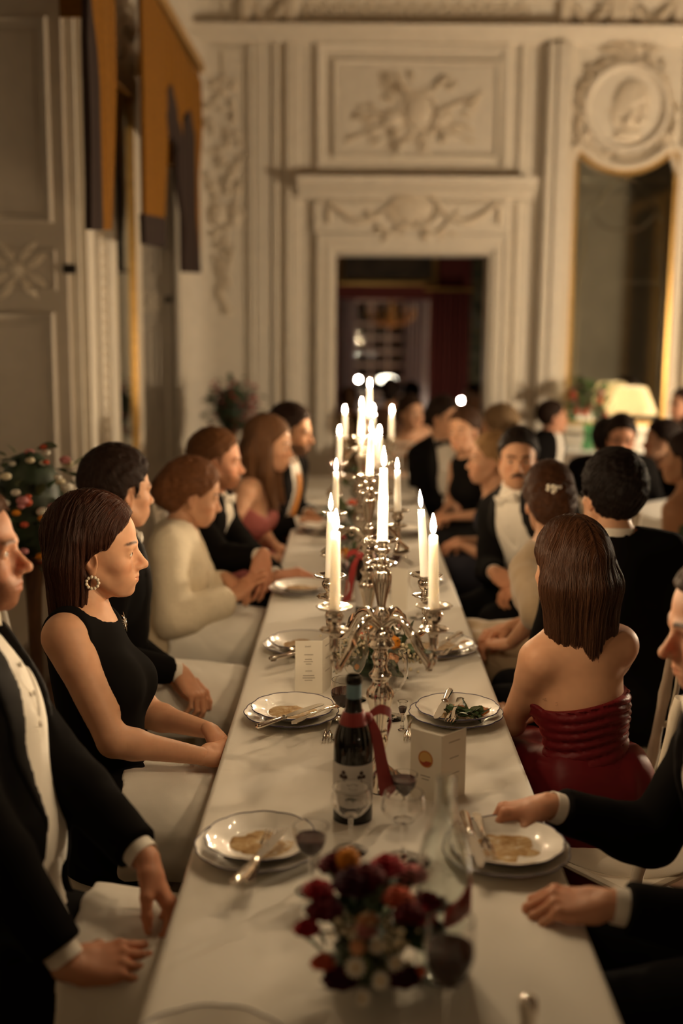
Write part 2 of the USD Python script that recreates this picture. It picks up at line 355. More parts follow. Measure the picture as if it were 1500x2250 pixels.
# ---------------------------------------------------------------- a right hand: wrist at the origin, fingers along +x, thumb towards +y, back of the hand +z
def hand_sdf(curl=(20, 25, 30, 35), bend=(25, 30, 32, 34), spread=5.0, thumb=(35, 25, 20), fem=0):
    k = 1 - .12 * fem; pr = []
    mcp = np.array([(.090, .027, .002), (.094, .007, .004), (.089, -.013, .002), (.081, -.030, -.002)])
    ln = [(.044, .026, .021), (.049, .030, .022), (.045, .028, .022), (.035, .021, .019)]
    r = [(.0098, .0086, .0078, .0066), (.0100, .0088, .0080, .0068), (.0094, .0082, .0075, .0064), (.0084, .0072, .0066, .0057)]
    palm = [cone((.004, .010, 0), (.030, .016, -.002), .019, .018), cone((.004, -.010, 0), (.026, -.014, -.003), .019, .018)]
    for i in range(4):
        palm.append(cone((.022, mcp[i][1] * .62, -.004), mcp[i] - (.006, 0, .004), .016, .0125 - (i == 3) * .001))
    palm.append(cone((.022, .022, -.008), (.052, .030, -.012), .016, .012)); palm.append(cone((.02, -.02, -.009), (.06, -.027, -.010), .014, .012))
    palm.append(cone((-.012, .006, 0), (.004, .008, 0), .0195 - .003 * fem, .0185)); palm.append(cone((-.012, -.006, 0), (.004, -.008, 0), .0195 - .003 * fem, .0185))
    palmf = union(palm, .012); fing, nails = [], []
    for i in range(4):
        s = math.radians(spread * (1.5 - i) * .9); a0 = math.radians(curl[i]); p = mcp[i].copy(); seg = []
        ang = a0
        for j in range(3):
            d = np.array([math.cos(ang) * math.cos(s), math.cos(ang) * math.sin(s), -math.sin(ang)]); q = p + d * ln[i][j]
            seg.append(cone(p, q, r[i][j], r[i][j + 1])); seg.append(ell(p + np.array((0, 0, .001)), (r[i][j] * 1.02,) * 3))
            up = np.array([math.sin(ang) * math.cos(s), math.sin(ang) * math.sin(s), math.cos(ang)])
            if j == 2: nails.append((q - d * .006 + up * (r[i][3] * .80), d, up, r[i][3]))
            p = q; ang += math.radians(bend[i]) * (1.0 if j == 0 else .8)
        fing.append(union(seg, .004))
    ta, tb, tc = [math.radians(t) for t in thumb]
    p = np.array((.026, .026, -.008)); d0 = nrm((math.cos(ta), math.sin(ta), -math.sin(tc))); q = p + d0 * .040
    d1 = nrm((math.cos(ta - tb), math.sin(ta - tb), -math.sin(tc) * 1.0)); q2 = q + d1 * .033; d2 = nrm((math.cos(ta - tb * 1.7), math.sin(ta - tb * 1.7), -math.sin(tc) * .9)); q3 = q2 + d2 * .026
    th = union([cone(p, q, .015, .0118), cone(q, q2, .0118, .0102), cone(q2, q3, .0105, .0078)], .005)
    n = nrm(np.cross(np.cross(d2, (0, .5, 1)), d2)); nails.append((q3 - d2 * .006 + n * .0065, d2, n, .0085))
    def f(p):
        p = p / k; d = palmf(p); u = fing[0](p)
        for g in fing[1:]: u = smin(u, g(p), .0025)
        d = smin(d, u, .007); return smin(d, th(p), .010) * k
    return f, [(a * k, b, c, w * k) for a, b, c, w in nails]
HAND_POSES = {
    'rest': dict(curl=(18, 22, 26, 30), bend=(24, 28, 30, 30), spread=4, thumb=(38, 20, 20)),
    'flat': dict(curl=(6, 6, 8, 10), bend=(10, 10, 12, 14), spread=6, thumb=(40, 18, 8)),
    'grip': dict(curl=(48, 50, 54, 58), bend=(52, 55, 55, 52), spread=2, thumb=(30, 30, 35)),
    'fold': dict(curl=(32, 34, 38, 42), bend=(36, 38, 40, 40), spread=2, thumb=(30, 24, 28)),
    'point': dict(curl=(10, 30, 40, 46), bend=(14, 40, 46, 46), spread=4, thumb=(36, 22, 18)),
}
HANDS = {}
def hand_mesh(pose, fem, h):
    k = (pose, fem, h)
    if k not in HANDS:
        f, nails = hand_sdf(fem=fem, **HAND_POSES[pose])
        nm = []
        for c, d, u, w in nails:
            e = trimesh.creation.icosphere(1, 1.0); e.apply_scale((w * .95, w * .72, w * .22)); T = np.eye(4); T[:3, 0], T[:3, 2] = d, u; T[:3, 1] = np.cross(u, d); T[:3, 3] = c; e.apply_transform(T); nm.append(e)
        HANDS[k] = (mesh_sdf(f, (-.066, -.075, -.13), (.215, .100, .045), h, relax=1), cat(*nm))
    return HANDS[k]
# ---------------------------------------------------------------- people: one skin, with hair and clothes as children
SKIN = tinted('skin', rough=.50, sss=.12, specular_ior_level=.22)
EYEM = tinted('eye', rough=.12)
HAIRM = tinted('hair', rough=.6, bump=.0, specular_ior_level=.10)
NAILM = pm('nail', (.62, .36, .29), rough=.3)
CLOTH = {}
def cloth(name, color, rough=.85, bump=.25, scale=900, vary=.06, sheen=.0, spec=.2, **k): return pm('cloth_' + name, color, rough=rough, bump=bump, scale=scale, vary=vary, sheen=sheen, spec=spec, **k)
RES = {'hi': (.0026, .0085, .0026), 'mid': (.0036, .011, .0034), 'lo': (.0050, .016, .0046)}

def ik(a, b, l1, l2, hint):
    d = b - a; L = np.linalg.norm(d)
    if L > (l1 + l2) * .995: k = L / ((l1 + l2) * .995); l1, l2 = l1 * k, l2 * k
    x = (l1 * l1 - l2 * l2 + L * L) / (2 * L); h = math.sqrt(max(l1 * l1 - x * x, 0)); u = d / L
    hv = np.asarray(hint, float); hv = hv - u * (hv @ u); return a + u * x + nrm(hv) * h

class Body:
    def __init__(s, label, H, face=(0, 0, 0), pelvis=(0, 0), az_=0.0, legs=None, sh=None, fem=0, head=None, key='m', skin=(.52, .31, .20), hands=None, q='mid', group=None, build=1.0, pz=.57, eyes=(0, 0), iris=(.04, .025, .015), neck=.0, elbow=None):
        s.fem, s.q, s.build, s.hs = fem, q, build, build if build < 1.12 else 1 + (build - 1) * .5
        s.h_head, s.h_body, s.h_hand = RES[q]
        s.H = np.asarray(H, float); s.base = np.array([pelvis[0], pelvis[1], 0.0]); s.P0 = np.array([pelvis[0], pelvis[1], pz])
        a, pt, rl = face; f = az(a) * math.cos(math.radians(pt)) + np.array([0, 0, math.sin(math.radians(pt))]); l = nrm(np.cross((0, 0, 1), f)); u = np.cross(f, l)
        c, sn = math.cos(math.radians(rl)), math.sin(math.radians(rl)); l, u = c * l + sn * u, -sn * l + c * u
        s.R = np.stack([f, l, u], 1)                                    # head axes as columns
        sa_ = az_ if sh is None else sh; F = az(sa_)
        n1 = s.H + s.R @ np.array([-.034, 0, -.158 - neck]); n2 = s.H - F * .045 + np.array([0, 0, -.152 - neck]); s.N = .45 * n1 + .55 * n2
        s.up = nrm(s.N - s.P0); s.fw = nrm(F - s.up * (F @ s.up)); s.lf = np.cross(s.up, s.fw)
        PF = az(az_); s.pf = PF; s.pl = np.cross((0, 0, 1), PF)
        LF = az(az_ if legs is None else legs); s.legd = LF; s.legl = np.cross((0, 0, 1), LF)
        s.T = np.linalg.norm(s.N - s.P0)
        w = (.158 if not fem else .142) * build; s.sho = {k: s.N - s.up * (.074 if not fem else .066) + s.lf * w * g - s.fw * .005 for k, g in (('L', 1), ('R', -1))}
        s.hands = {}
        for k, g in (('L', 1), ('R', -1)):
            h = dict((hands or {}).get(k) or {})
            if 'pos' not in h: h['pos'] = s.P0 + LF * .26 + s.legl * g * .055 + np.array([0, 0, .115])
            if 'dir' not in h: h['dir'] = nrm(LF * .7 - s.legl * g * .7 + np.array([0, 0, -.12]))
            if 'up' not in h: h['up'] = (0, 0, 1)
            h['pos'] = np.asarray(h['pos'], float); s.hands[k] = h
        s.k = {}
        l1, l2 = ((.285, .255) if not fem else (.265, .235)); l1 *= s.hs; l2 *= s.hs
        for k, g in (('L', 1), ('R', -1)):
            hint = (elbow or {}).get(k); hint = hint if hint is not None else np.array([0, 0, -1.0]) + s.lf * g * .55 - s.fw * .45
            s.k[k] = ik(s.sho[k], s.hands[k]['pos'], l1, l2, hint)
        s.key, s.P = key, dict(head or {}, fem=fem); s.skin = np.asarray(skin, float)
        s.x = thing('person', label, 'person', s.base, 0, group)
        s.name = label; s.eyes, s.iris = eyes, iris
    # --- places
    def loc(s, p): return (p - s.N.astype(np.float32)) @ np.stack([s.fw, s.lf, s.up], 1).astype(np.float32)
    def C(s, f, l, u): return s.N + s.fw * f + s.lf * l + s.up * u
    def hd(s, v): return s.H + np.asarray(v, float) @ s.R.T
    # --- fields
    def torso(s, o=0.0, neck=True, bust=None):
        b, fem, T, A = s.build, s.fem, s.T, np.stack([s.fw, s.lf, s.up])
        B = np.stack([s.pf, s.pl, np.array([0, 0, 1.0])])
        E = lambda c, r, ax=A: ell(c, np.asarray(r) + o, ax)
        u = lambda t: s.P0 + (s.N - s.P0) * t
        pr = []
        if not fem:
            pr += [E(u(.70) + s.fw * .012, (.112 * b, .158 * b, .185)), E(u(.38) + s.fw * (.012 + .05 * (b - 1)), (.108 * b, .145 * b, .17)), E(s.P0 + np.array([0, 0, .0]), (.120 * b, .168 * b, .125), B)]
            pr += [cone(s.sho['L'] - s.lf * .03, s.sho['R'] + s.lf * .03, .056 + o, .056 + o)]
        else:
            pr += [E(u(.70), (.092 * b, .130 * b, .175)), E(u(.40), (.088 * b, .115 * b, .15)), E(s.P0, (.112 * b, .150 * b, .120), B)]
            pr += [cone(s.sho['L'] - s.lf * .025, s.sho['R'] + s.lf * .025, .047 + o, .047 + o)]
            bs = .062 if bust is None else bust
            for g in (1, -1): pr.append(E(u(.60) + s.fw * .072 + s.lf * g * .062, (bs * .92, bs, bs)))
        for k in 'LR': pr.append(cone(s.N - s.up * .005 + (s.sho[k] - s.N) * .12, s.sho[k] + s.up * .012, (.046 if not fem else .034) + o, (.044 if not fem else .036) + o))
        if neck: pr.append(cone(s.hd((-.022, 0, -.06)), s.N - s.up * .02, (.050 if not fem else .0425) * s.hs + o, (.056 if not fem else .047) * s.hs + o))
        return union(pr, .05)
    def arm(s, k, o0=0.0, o1=0.0, t0=0.0, t1=1.0):
        a, e, w = s.sho[k], s.k[k], s.hands[k]['pos']; f = s.fem; pr = []
        r = (.048, .040, .040, .026) if not f else (.042, .036, .035, .0215)
        r = [x * (.5 + .5 * s.build) for x in r]; L1, L2 = np.linalg.norm(e - a), np.linalg.norm(w - e); L = L1 + L2
        def rad(t): return np.interp(t, [0, L1 / L * .98, L1 / L + .1, 1], r) + o0 + (o1 - o0) * t
        def pt(t): d = t * L; return a + (e - a) * min(d / L1, 1) if d <= L1 else e + (w - e) * (d - L1) / L2
        ts = sorted({t0, t1, *[t for t in (L1 / L, L1 / L + .1, .12) if t0 < t < t1]})
        return union([cone(pt(x), pt(y), rad(x), rad(y)) for x, y in zip(ts[:-1], ts[1:])], .02)
    def wrist_axis(s, k): w = s.hands[k]['pos']; return w, nrm(w - s.k[k])
    def legs(s, o=0.0, shin=True):
        pr = []; f = s.fem
        for g in (1, -1):
            hip = s.P0 + s.pl * g * .085 * s.build; kn = s.P0 + s.legd * .44 + s.legl * g * .095; kn[2] = .52; an = kn + np.array([0, 0, -.42]) - s.legd * .02
            pr.append(cone(hip, kn, (.086 if not f else .084) * s.build + o, .060 + o))
            if shin: pr += [cone(kn, an, .056 + o, .040 + o), cone(an - np.array([0, 0, .035]), an + s.legd * .16 - np.array([0, 0, .05]), .036 + o * .5, .030 + o * .5)]
        return union(pr, .03)
    # --- meshing
    def bounds(s, pts, m): a = np.array(pts); return a.min(0) - m, a.max(0) + m
    def add(s, name, f, lo, hi, material, h=None, tint=None, label=None, parent=None, smooth=True, kind=None):
        m = mesh_sdf(f, lo, hi, h or s.h_body)
        if m is None: return None
        m = largest(m)
        t = None if tint is None else tint(np.asarray(m.vertices)); m.apply_translation(-s.base)
        return part(name, m, material, parent or s.x, smooth=smooth, tint=t, label=label, kind=kind)
    def tb(s, m=.16, legs=False):
        pts = [s.P0, s.N, *s.sho.values(), *s.k.values(), *[h['pos'] for h in s.hands.values()]]
        if legs: pts += [s.P0 + s.legd * .62, s.P0 + s.legl * .12 + s.legd * .46, s.P0 - s.legl * .12 + s.legd * .46, s.P0 - np.array([0, 0, .55])]
        return s.bounds(pts, m)
    def flesh(s, legs=True):
        T = s.torso(neck=True); arms = {k: s.arm(k) for k in 'LR'}; lg = s.legs() if legs else None
        def f(p):
            d = T(p)
            for k in 'LR': d = smin(d, arms[k](p), .03)
            return smin(d, lg(p), .03) if lg is not None else d
        lo, hi = s.tb(.17, legs); lo[2] = max(lo[2], .0)
        ms = [mesh_sdf(f, lo, hi, s.h_body if s.q != 'lo' else s.h_body * .9)]
        hm = head_mesh(s.key, s.P, s.h_head).copy(); T4 = np.eye(4); T4[:3, :3], T4[:3, 3] = s.R, s.H; hm.apply_transform(T4); ms.append(hm)
        nails = []
        for k, g in (('L', 1), ('R', -1)):
            h = s.hands[k]
            if h.get('hide'): continue
            m, nm = hand_mesh(h.get('pose', 'rest'), s.fem, s.h_hand); X = nrm(h['dir']); Z = np.asarray(h['up'], float); Z = nrm(Z - X * (Z @ X)); Y = np.cross(Z, X)
            for src, dst in ((m, ms), (nm, nails)):
                c = src.copy(); v = np.asarray(c.vertices) * (1, g * -1, 1)      # thumb of a right hand towards +y, of a left hand towards -y
                c.vertices = h['pos'] + v @ np.stack([X, Y, Z]);
                if g == 1: c.faces = np.asarray(c.faces)[:, ::-1]
                dst.append(c)
        try:
            mf = [manifold3d.Manifold(manifold3d.Mesh(np.asarray(m.vertices, np.float32), np.asarray(m.faces, np.uint32))) for m in ms]
            assert all(x.status() == manifold3d.Error.NoError for x in mf)
            u = manifold3d.Manifold.batch_boolean(mf, manifold3d.OpType.Add).to_mesh(); m = trimesh.Trimesh(u.vert_properties[:, :3], u.tri_verts, process=False)
        except Exception:
            m = cat(*ms)
        v = np.asarray(m.vertices); q = (v - s.H) @ s.R; tn = np.tile(s.skin, (len(v), 1)); near = (np.abs(q) < .18).all(1)
        tn[near] = skin_tint(q[near], s.skin, s.P)
        for k in 'LR':                                                          # knuckles and fingertips are redder
            h = s.hands[k]; d = np.linalg.norm(v - (h['pos'] + nrm(h['dir']) * .12), axis=1); w = np.clip(1.2 - d / .12, 0, 1)[:, None] * .35; tn = tn * (1 - w) + w * s.skin * (1.0, .74, .66)
        tn *= (.93 + .14 * fbm(v * 60, 2))[:, None]
        m = trimesh.Trimesh(v - s.base, m.faces, process=False); part('body', m, SKIN, s.x, tint=np.clip(tn, 0, 1))
        if s.q != 'lo' and nails:
            for nm in nails:
                for piece in (nm.split(only_watertight=False) if s.q == 'hi' else []): piece.apply_translation(-s.base); part('fingernail', piece, NAILM, s.x, smooth=True)
        for g in (1, -1):
            e, t = eye_mesh(g, s.eyes, s.iris); e.vertices = s.hd(e.vertices) - s.base; part('eye', e, EYEM, s.x, tint=t)
        return s
    # --- hair
    def hairfield(s, style, vol=1.0, seed=1, length=.3, part_y=.0, line=1.0):
        g = s.R.T @ np.array([0, 0, -1.0]); g = nrm(g)
        t = .012 * vol
        cap = ell((-.018, 0, .038), (.104 + t, .079 + t * .9, .090 + t * 1.5))
        if style == 'short':
            xs, zs = [-.2, -.06, -.035, -.018, .004, .016, .022, .030, .050, .066, .082, .12], [-.088, -.082, -.060, .004, .024, .018, -.018, .030, .044, .066, .080, .085]
        elif style in ('bob', 'long', 'longfront'):
            xs, zs = [-.2, -.06, -.03, -.012, .012, .03, .052, .070, .084, .12], [-.10, -.10, -.08, .0, .020, .018, .044, .064, .082, .09]
        else:
            xs, zs = [-.2, -.06, -.035, -.02, .006, .02, .032, .052, .070, .084, .12], [-.075, -.070, -.050, .0, .016, .008, .02, .042, .062, .078, .085]
        zs = [z + (line - 1) * .03 if x > .04 else z for x, z in zip(xs, zs)]
        ex = []
        if style == 'bob':
            for q in (1, -1): ex += [cone((-.045, .058 * q, .03), (-.062, .056 * q, -.03), .042, .046), cone((-.062, .056 * q, -.03), np.array((-.058, .052 * q, -.03)) + g * length * .5, .046, .036)]
            ex += [cone((-.075, 0, .04), np.array((-.070, 0, .0)) + g * length * .62, .055, .046), cone((.01, .064, .045), np.array((-.012, .075, .0)) + g * length * .48, .026, .022)]
        if style in ('long', 'longfront'):
            for q in (1, -1):
                ex += [cone((-.04, .055 * q, .035), (-.06, .060 * q, -.04), .045, .050), cone((-.06, .060 * q, -.04), np.array((-.075, .062 * q, -.04)) + g * length * .8, .048, .030)]
            ex += [cone((-.07, 0, .03), (-.085, 0, -.04), .058, .056), cone((-.085, 0, -.04), np.array((-.088, 0, -.04)) + g * length * .85, .054, .032)]
            if style == 'longfront':
                for q in (1, -1): ex += [cone((.0, .070 * q, .02), np.array((.006, .082 * q, .0)) + g * .12, .026, .030), cone(np.array((.006, .082 * q, .0)) + g * .12, np.array((.045, .070 * q, .0)) + g * length * .95, .030, .020)]
        if style == 'updo':
            ex += [ell((-.085, 0, .012), (.062 * vol, .070 * vol, .070 * vol)), ell((-.118, 0, -.012), (.040 * vol, .056 * vol, .052 * vol)), ell((-.07, .0, -.045), (.05, .058, .04))]
        if style == 'bun':
            ex += [ell((-.125, 0, .03), (.036, .040, .038))]
        if style == 'wavy':
            ex += [ell((-.03, 0, .05), (.105 * vol, .092 * vol, .088 * vol)), ell((-.05, 0, -.01), (.075 * vol, .090 * vol, .070 * vol))]
        exf = union(ex, .03) if ex else None
        fr = {'short': .006, 'updo': .006, 'wavy': .009}.get(style, .0035)
        sc = {'short': (70, 70, 60), 'updo': (55, 55, 45), 'wavy': (45, 45, 45)}.get(style)
        def f(p):
            x, y, z = p[:, 0], p[:, 1], p[:, 2]; d = cap(p)
            hl = np.interp(x, xs, zs) + (.010 * (np.abs(y) > .055) * (x > .04) * 0)
            d = smax(d, (hl - z) * .75, .010)
            if exf is not None:
                e = exf(p)
                if style in ('bob', 'long', 'longfront'):
                    depth = p @ g.astype(np.float32); tip = length * (.62 if style == 'bob' else .86) + .012 * (noise(p * np.array((90, 90, 8)), seed + 3) - .5) * 2
                    e = smax(e, depth - tip, .006)
                    clear = np.minimum(.105 - np.abs(y), 1) * 0 + (x - (.012 if style != 'longfront' else .055) - .25 * np.maximum(z - .02, 0)); fc = np.minimum(-(clear), 1)
                    e = smax(e, -np.maximum(-clear, np.abs(y) - (.062 if style != 'longfront' else .064)), .008)
                    if style == 'bob':                       # the hair is tucked behind the right ear
                        e = smax(e, -(ell((.015, -.085, -.025), (.040, .035, .050))(p)), .008)
                d = smin(d, e, .016)
            if style in ('short', 'wavy', 'updo'): d = d - fr * (fbm(p * np.array(sc), 3, seed) - .5) * 2
            else:
                an = np.arctan2(y, x + .03) * 14
                d = d - fr * (noise(np.stack([an, z * 10, np.zeros_like(z)], 1), seed) - .5) * 1.4 - .0016 * (noise(np.stack([an * 4, z * 14, np.zeros_like(z)], 1), seed + 1) - .5)
            return d
        return f
    def hair(s, style, color, vol=1.0, seed=1, length=.3, strands=0, label=None, line=1.0, swirl=None):
        f = s.hairfield(style, vol, seed, length, line=line); h = {'hi': .0036, 'mid': .0048, 'lo': .0062}[s.q]
        g = nrm(s.R.T @ np.array([0, 0, -1.0])); lo, hi = np.array([-.20, -.145, -.145]), np.array([.13, .145, .17])
        e = g * (length + .05) if style in ('bob', 'long', 'longfront') else np.zeros(3); lo, hi = np.minimum(lo, lo + np.minimum(e, 0) * .92), np.maximum(hi, hi + np.maximum(e, 0))
        m = largest(mesh_sdf(f, lo, hi, h)); v = np.asarray(m.vertices)
        def tone(v, w=1.0):
            if style in ('short', 'wavy', 'updo'): st = fbm(v * np.array((110, 110, 70)), 3, seed + 5)
            else: st = .5 * noise(np.stack([np.arctan2(v[:, 1], v[:, 0] + .03) * 30, v @ g * 6, v[:, 0] * 0], 1), seed + 7) + .5 * noise(np.stack([np.arctan2(v[:, 1], v[:, 0] + .03) * 90, v @ g * 9, v[:, 0] * 0], 1), seed + 8)
            return np.clip(np.asarray(color)[None] * (.55 + .9 * st)[:, None], 0, 1)
        tn = tone(v); mm = trimesh.Trimesh(s.hd(v) - s.base, m.faces, process=False)
        hp = part('hair', mm, HAIRM, s.x, tint=tn, label=label)
        if strands:
            rs = np.random.default_rng(seed); k = rs.integers(0, len(v), strands); p = v[k] + rs.normal(0, .002, (strands, 3)); path = [p.copy()]
            def grad(p):
                e = .003; return np.stack([f((p + np.eye(3)[i] * e).astype(np.float32)) - f((p - np.eye(3)[i] * e).astype(np.float32)) for i in range(3)], 1) / (2 * e)
            lift = rs.uniform(-.001, .0028, strands)
            wig = rs.normal(0, .18, (strands, 3))
            for _ in range(9 if style in ('bob', 'long', 'longfront') else 5):
                n = grad(p); n /= np.linalg.norm(n, axis=1, keepdims=True) + 1e-9
                if style in ('bob', 'long', 'longfront'): fl = np.tile(g, (strands, 1)) * np.clip(.35 + (.11 - p[:, 2:3]) * 9, .25, 1) + np.stack([-.5 * np.clip((p[:, 2] - .05) * 14, 0, 1), np.sign(p[:, 1]) * .9 * np.clip((p[:, 2] - .03) * 12, 0, 1), 0 * p[:, 0]], 1)
                elif style == 'updo': fl = np.array((-.125, 0, -.01)) - p
                else: fl = p - np.array((-.06, .02, .13)) + np.array((.03, .05, 0))
                fl = fl + wig * .25 * np.linalg.norm(fl, axis=1, keepdims=True); fl = fl - n * (fl * n).sum(1, keepdims=True); fl /= np.linalg.norm(fl, axis=1, keepdims=True) + 1e-9
                q_ = p + fl * (.018 if style in ('bob', 'long', 'longfront') else .008); d = f(q_.astype(np.float32)); n = grad(q_); n /= np.linalg.norm(n, axis=1, keepdims=True) + 1e-9; q_ = q_ - n * np.clip(d - lift, -.02, .02)[:, None]
                p = q_; path.append(p.copy())
            A = np.stack(path, 1); ok = (np.abs(f(A[:, -1].astype(np.float32))) < .010) & ((A @ g).max(1) < length * .92 + .02 if style in ('bob', 'long', 'longfront') else True) & (np.linalg.norm(np.diff(A, axis=1), axis=2).max(1) < .03); A = A[ok]; strands = len(A); W = s.hd(A.reshape(-1, 3)) - s.base; n = A.shape[1]
            c = UsdGeom.BasisCurves.Define(stage, str(hp.GetPath()) + '/strands'); c.CreateTypeAttr('linear'); c.CreateCurveVertexCountsAttr(Vt.IntArray.FromNumpy(np.full(strands, n, np.int32)))
            c.CreatePointsAttr(Vt.Vec3fArray.FromNumpy(W.astype(np.float32))); c.CreateWidthsAttr(Vt.FloatArray.FromNumpy(np.tile(np.linspace(.0006, .00035, n), strands).astype(np.float32))); c.SetWidthsInterpolation('vertex')
            UsdShade.MaterialBindingAPI.Apply(c.GetPrim()).Bind(pm('strand_%d_%d_%d' % tuple(int(round(x * 1000)) for x in color), tuple(min(1, x * 1.25) for x in color), rough=.42, spec=.35)); tag(c, kind='stuff')
        return s
    # --- clothes
    def opening(s, top=.058, mid=.075, low=.055, bot=-.40, front=0.0):
        us, ws = [bot - .10, bot, bot + .14, -.09, .02, .08], [low * 1.3, low, mid, top, top * .9, top * .9]
        def f(L): return np.interp(L[:, 2], us, ws) - np.abs(L[:, 1])
        return f
    def shirt(s, mat, o=.008, sleeves=True):
        T = s.torso(o, neck=False); nk = cone(s.N - s.up * .02, s.hd((-.022, 0, -.06)), .060 * s.hs, .060 * s.hs)
        def f(p):
            L = s.loc(p); d = T(p); d = smax(d, -nk(p), .004)
            fo = .0016 * np.sin(L[:, 1] * 260) * (np.abs(L[:, 1]) < .055); return smax(d - fo, -(L[:, 0] + .0), .01) if not sleeves else d - fo
        lo, hi = s.tb(.16); hi[2] = min(hi[2], s.N[2] + .08); s.add('shirt_front', f, lo, hi, mat, h=s.h_body); return s
    def waistcoat(s, mat, o=.014, v=-.21, bot=-.47):
        T = s.torso(o, neck=False)
        def f(p):
            L = s.loc(p); d = T(p); vee = np.interp(L[:, 2], [v, 0.0], [0.0, .105]) - np.abs(L[:, 1])      # the deep V of an evening waistcoat
            d = smax(d, np.minimum(vee, L[:, 0]), .004); d = smax(d, bot - L[:, 2] - .35 * np.abs(L[:, 1]), .005); return smax(d, -(L[:, 0] - .0), .004)
        lo, hi = s.tb(.14); s.add('waistcoat', f, lo, hi, mat); return s
    def buttons(s, mat, n=3, u0=-.12, du=-.075, o=.010, r=.006):
        T = s.torso(o, neck=False)
        for i in range(n):
            p = s.C(.0, 0, u0 + du * i)[None].repeat(60, 0) + s.fw * np.linspace(.02, .3, 60)[:, None]; d = T(p.astype(np.float32)); k = int(np.argmax(d > 0)); m = trimesh.creation.icosphere(2, 1.0); m.apply_scale((r * .5, r, r))
            M = np.eye(4); M[:3, :3] = np.stack([s.fw, s.lf, s.up], 1); M[:3, 3] = p[k] - s.base; m.apply_transform(M); part('button', m, mat, s.x, smooth=True)
        return s
    def collar(s, mat, hgt=.045, wing=True):
        a, b = s.N + s.up * .004, s.hd((-.026, 0, -.070)); ax = nrm(b - a); r = (.0590 if not s.fem else .050) * s.hs + .007 * s.P.get('fat', 0)
        o, i = cone(a, b, r + .007, r + .005), cone(a, b, r - .012, r - .013)
        def f(p):
            t = (p - a) @ ax; fr = (p - a) @ s.fw; d = np.maximum(o(p), -i(p)); d = smax(d, t - (hgt + .012 - .20 * np.maximum(fr, 0)), .002); return smax(d, -t - .012 - .35 * np.maximum(fr, 0), .003)
        c = (a + b) / 2; s.add('shirt_collar', f, c - .12, c + .12, mat, h=max(.0034, s.h_body * .42)); s.neckp = (a, ax, r); return s
    def bowtie(s, mat, size=1.0):
        a, ax, r = s.neckp; T = s.torso(.009, neck=False); ms = []
        p = (a + ax * .006)[None].repeat(90, 0) + s.fw * np.linspace(r, r + .09, 90)[:, None]; c = p[int(np.argmax(T(p.astype(np.float32)) > 0.002))] + s.fw * .004 - s.base
        for g in (1, -1):
            pts = np.array([(0, .005, .010), (0, .005, -.010), (.004, .030, -.016), (.001, .056, -.021), (.004, .052, 0), (.001, .056, .021), (.004, .030, .016)]) * size
            v = np.vstack([pts + (.008, 0, 0), pts - (.006, 0, 0), (pts.mean(0) + (.016, 0, 0))[None]]); m = trimesh.convex.convex_hull(v); ms.append((m, g))
        M = np.stack([s.fw, s.lf, s.up], 1)
        for m, g in ms:
            v = np.asarray(m.vertices) * (1, g, 1); part('bow_tie' , trimesh.Trimesh(c + v @ M.T, np.asarray(m.faces)[:, ::g], process=False), mat, s.x, smooth=30)
        k = ball((.008, 0, 0), (.010 * size, .010 * size, .011 * size)); part('bow_tie_knot', trimesh.Trimesh(c + np.asarray(k.vertices) @ M.T, k.faces, process=False), mat, s.x, smooth=True); return s
    def necktie(s, mat, length=.42):
        T = s.torso(.012, neck=False); A = []
        for u in np.linspace(-.02, -length, 14):
            p = s.C(.0, 0, u)[None].repeat(80, 0) + s.fw * np.linspace(.0, .3, 80)[:, None]; d = T(p.astype(np.float32)); A.append(p[int(np.argmax(d > 0))])
        w = np.interp(np.arange(14), [0, 1, 12, 13], [.020, .018, .040, .004]); P = []
        A = np.array(A); v = np.vstack([A + s.lf * w[:, None] + s.fw * .004, A - s.lf * w[:, None] + s.fw * .004, A + s.fw * .010]) - s.base; n = 14; f = []
        for i in range(n - 1): f += [(i, i + 1, 2 * n + i + 1), (i, 2 * n + i + 1, 2 * n + i), (2 * n + i, 2 * n + i + 1, n + i + 1), (2 * n + i, n + i + 1, n + i)]
        part('necktie', trimesh.Trimesh(v, f, process=False), mat, s.x, smooth=True); return s
    def jacket(s, mat, lap=None, o=.017, t1=.945, op=None, bot=-.62, sl=(.013, .012), fold=.004, seed=3):
        T = s.torso(o, neck=False); A = {k: s.arm(k, sl[0], sl[1], 0.0, t1) for k in 'LR'}; W = {k: s.wrist_axis(k) for k in 'LR'}
        L1 = {k: np.linalg.norm(s.k[k] - s.sho[k]) + np.linalg.norm(s.hands[k]['pos'] - s.k[k]) for k in 'LR'}
        opn = s.opening(**(op or {})); nk = cone(s.N - s.up * .05, s.hd((-.022, 0, -.05)), .066 * s.hs, .070 * s.hs)
        def body(p, extra=0.0, arms=True):
            nz = fold * 1.6 * fbm(p * 14, 2, seed) + .4 * fold * noise(p * 38, seed + 2); d = T(p) - extra - nz; L = s.loc(p)
            if op is not False: d = smax(d, np.minimum(opn(L), L[:, 0] - .02), .009)
            if arms:
                for k in 'LR': w, ax = W[k]; d = smin(d, smax(A[k](p) - extra - nz, (p - w) @ ax + (1 - t1) * L1[k], .003), .022)
            return d
        def cut(p, d):
            L = s.loc(p)
            d = smax(d, -nk(p), .004); d = smax(d, bot - L[:, 2], .01)
            return d
        lo, hi = s.tb(.16); lo[2] = max(lo[2], .30); s.add('jacket', lambda p: cut(p, body(p)), lo, hi, mat, h=.0068 if s.q == 'hi' else None)
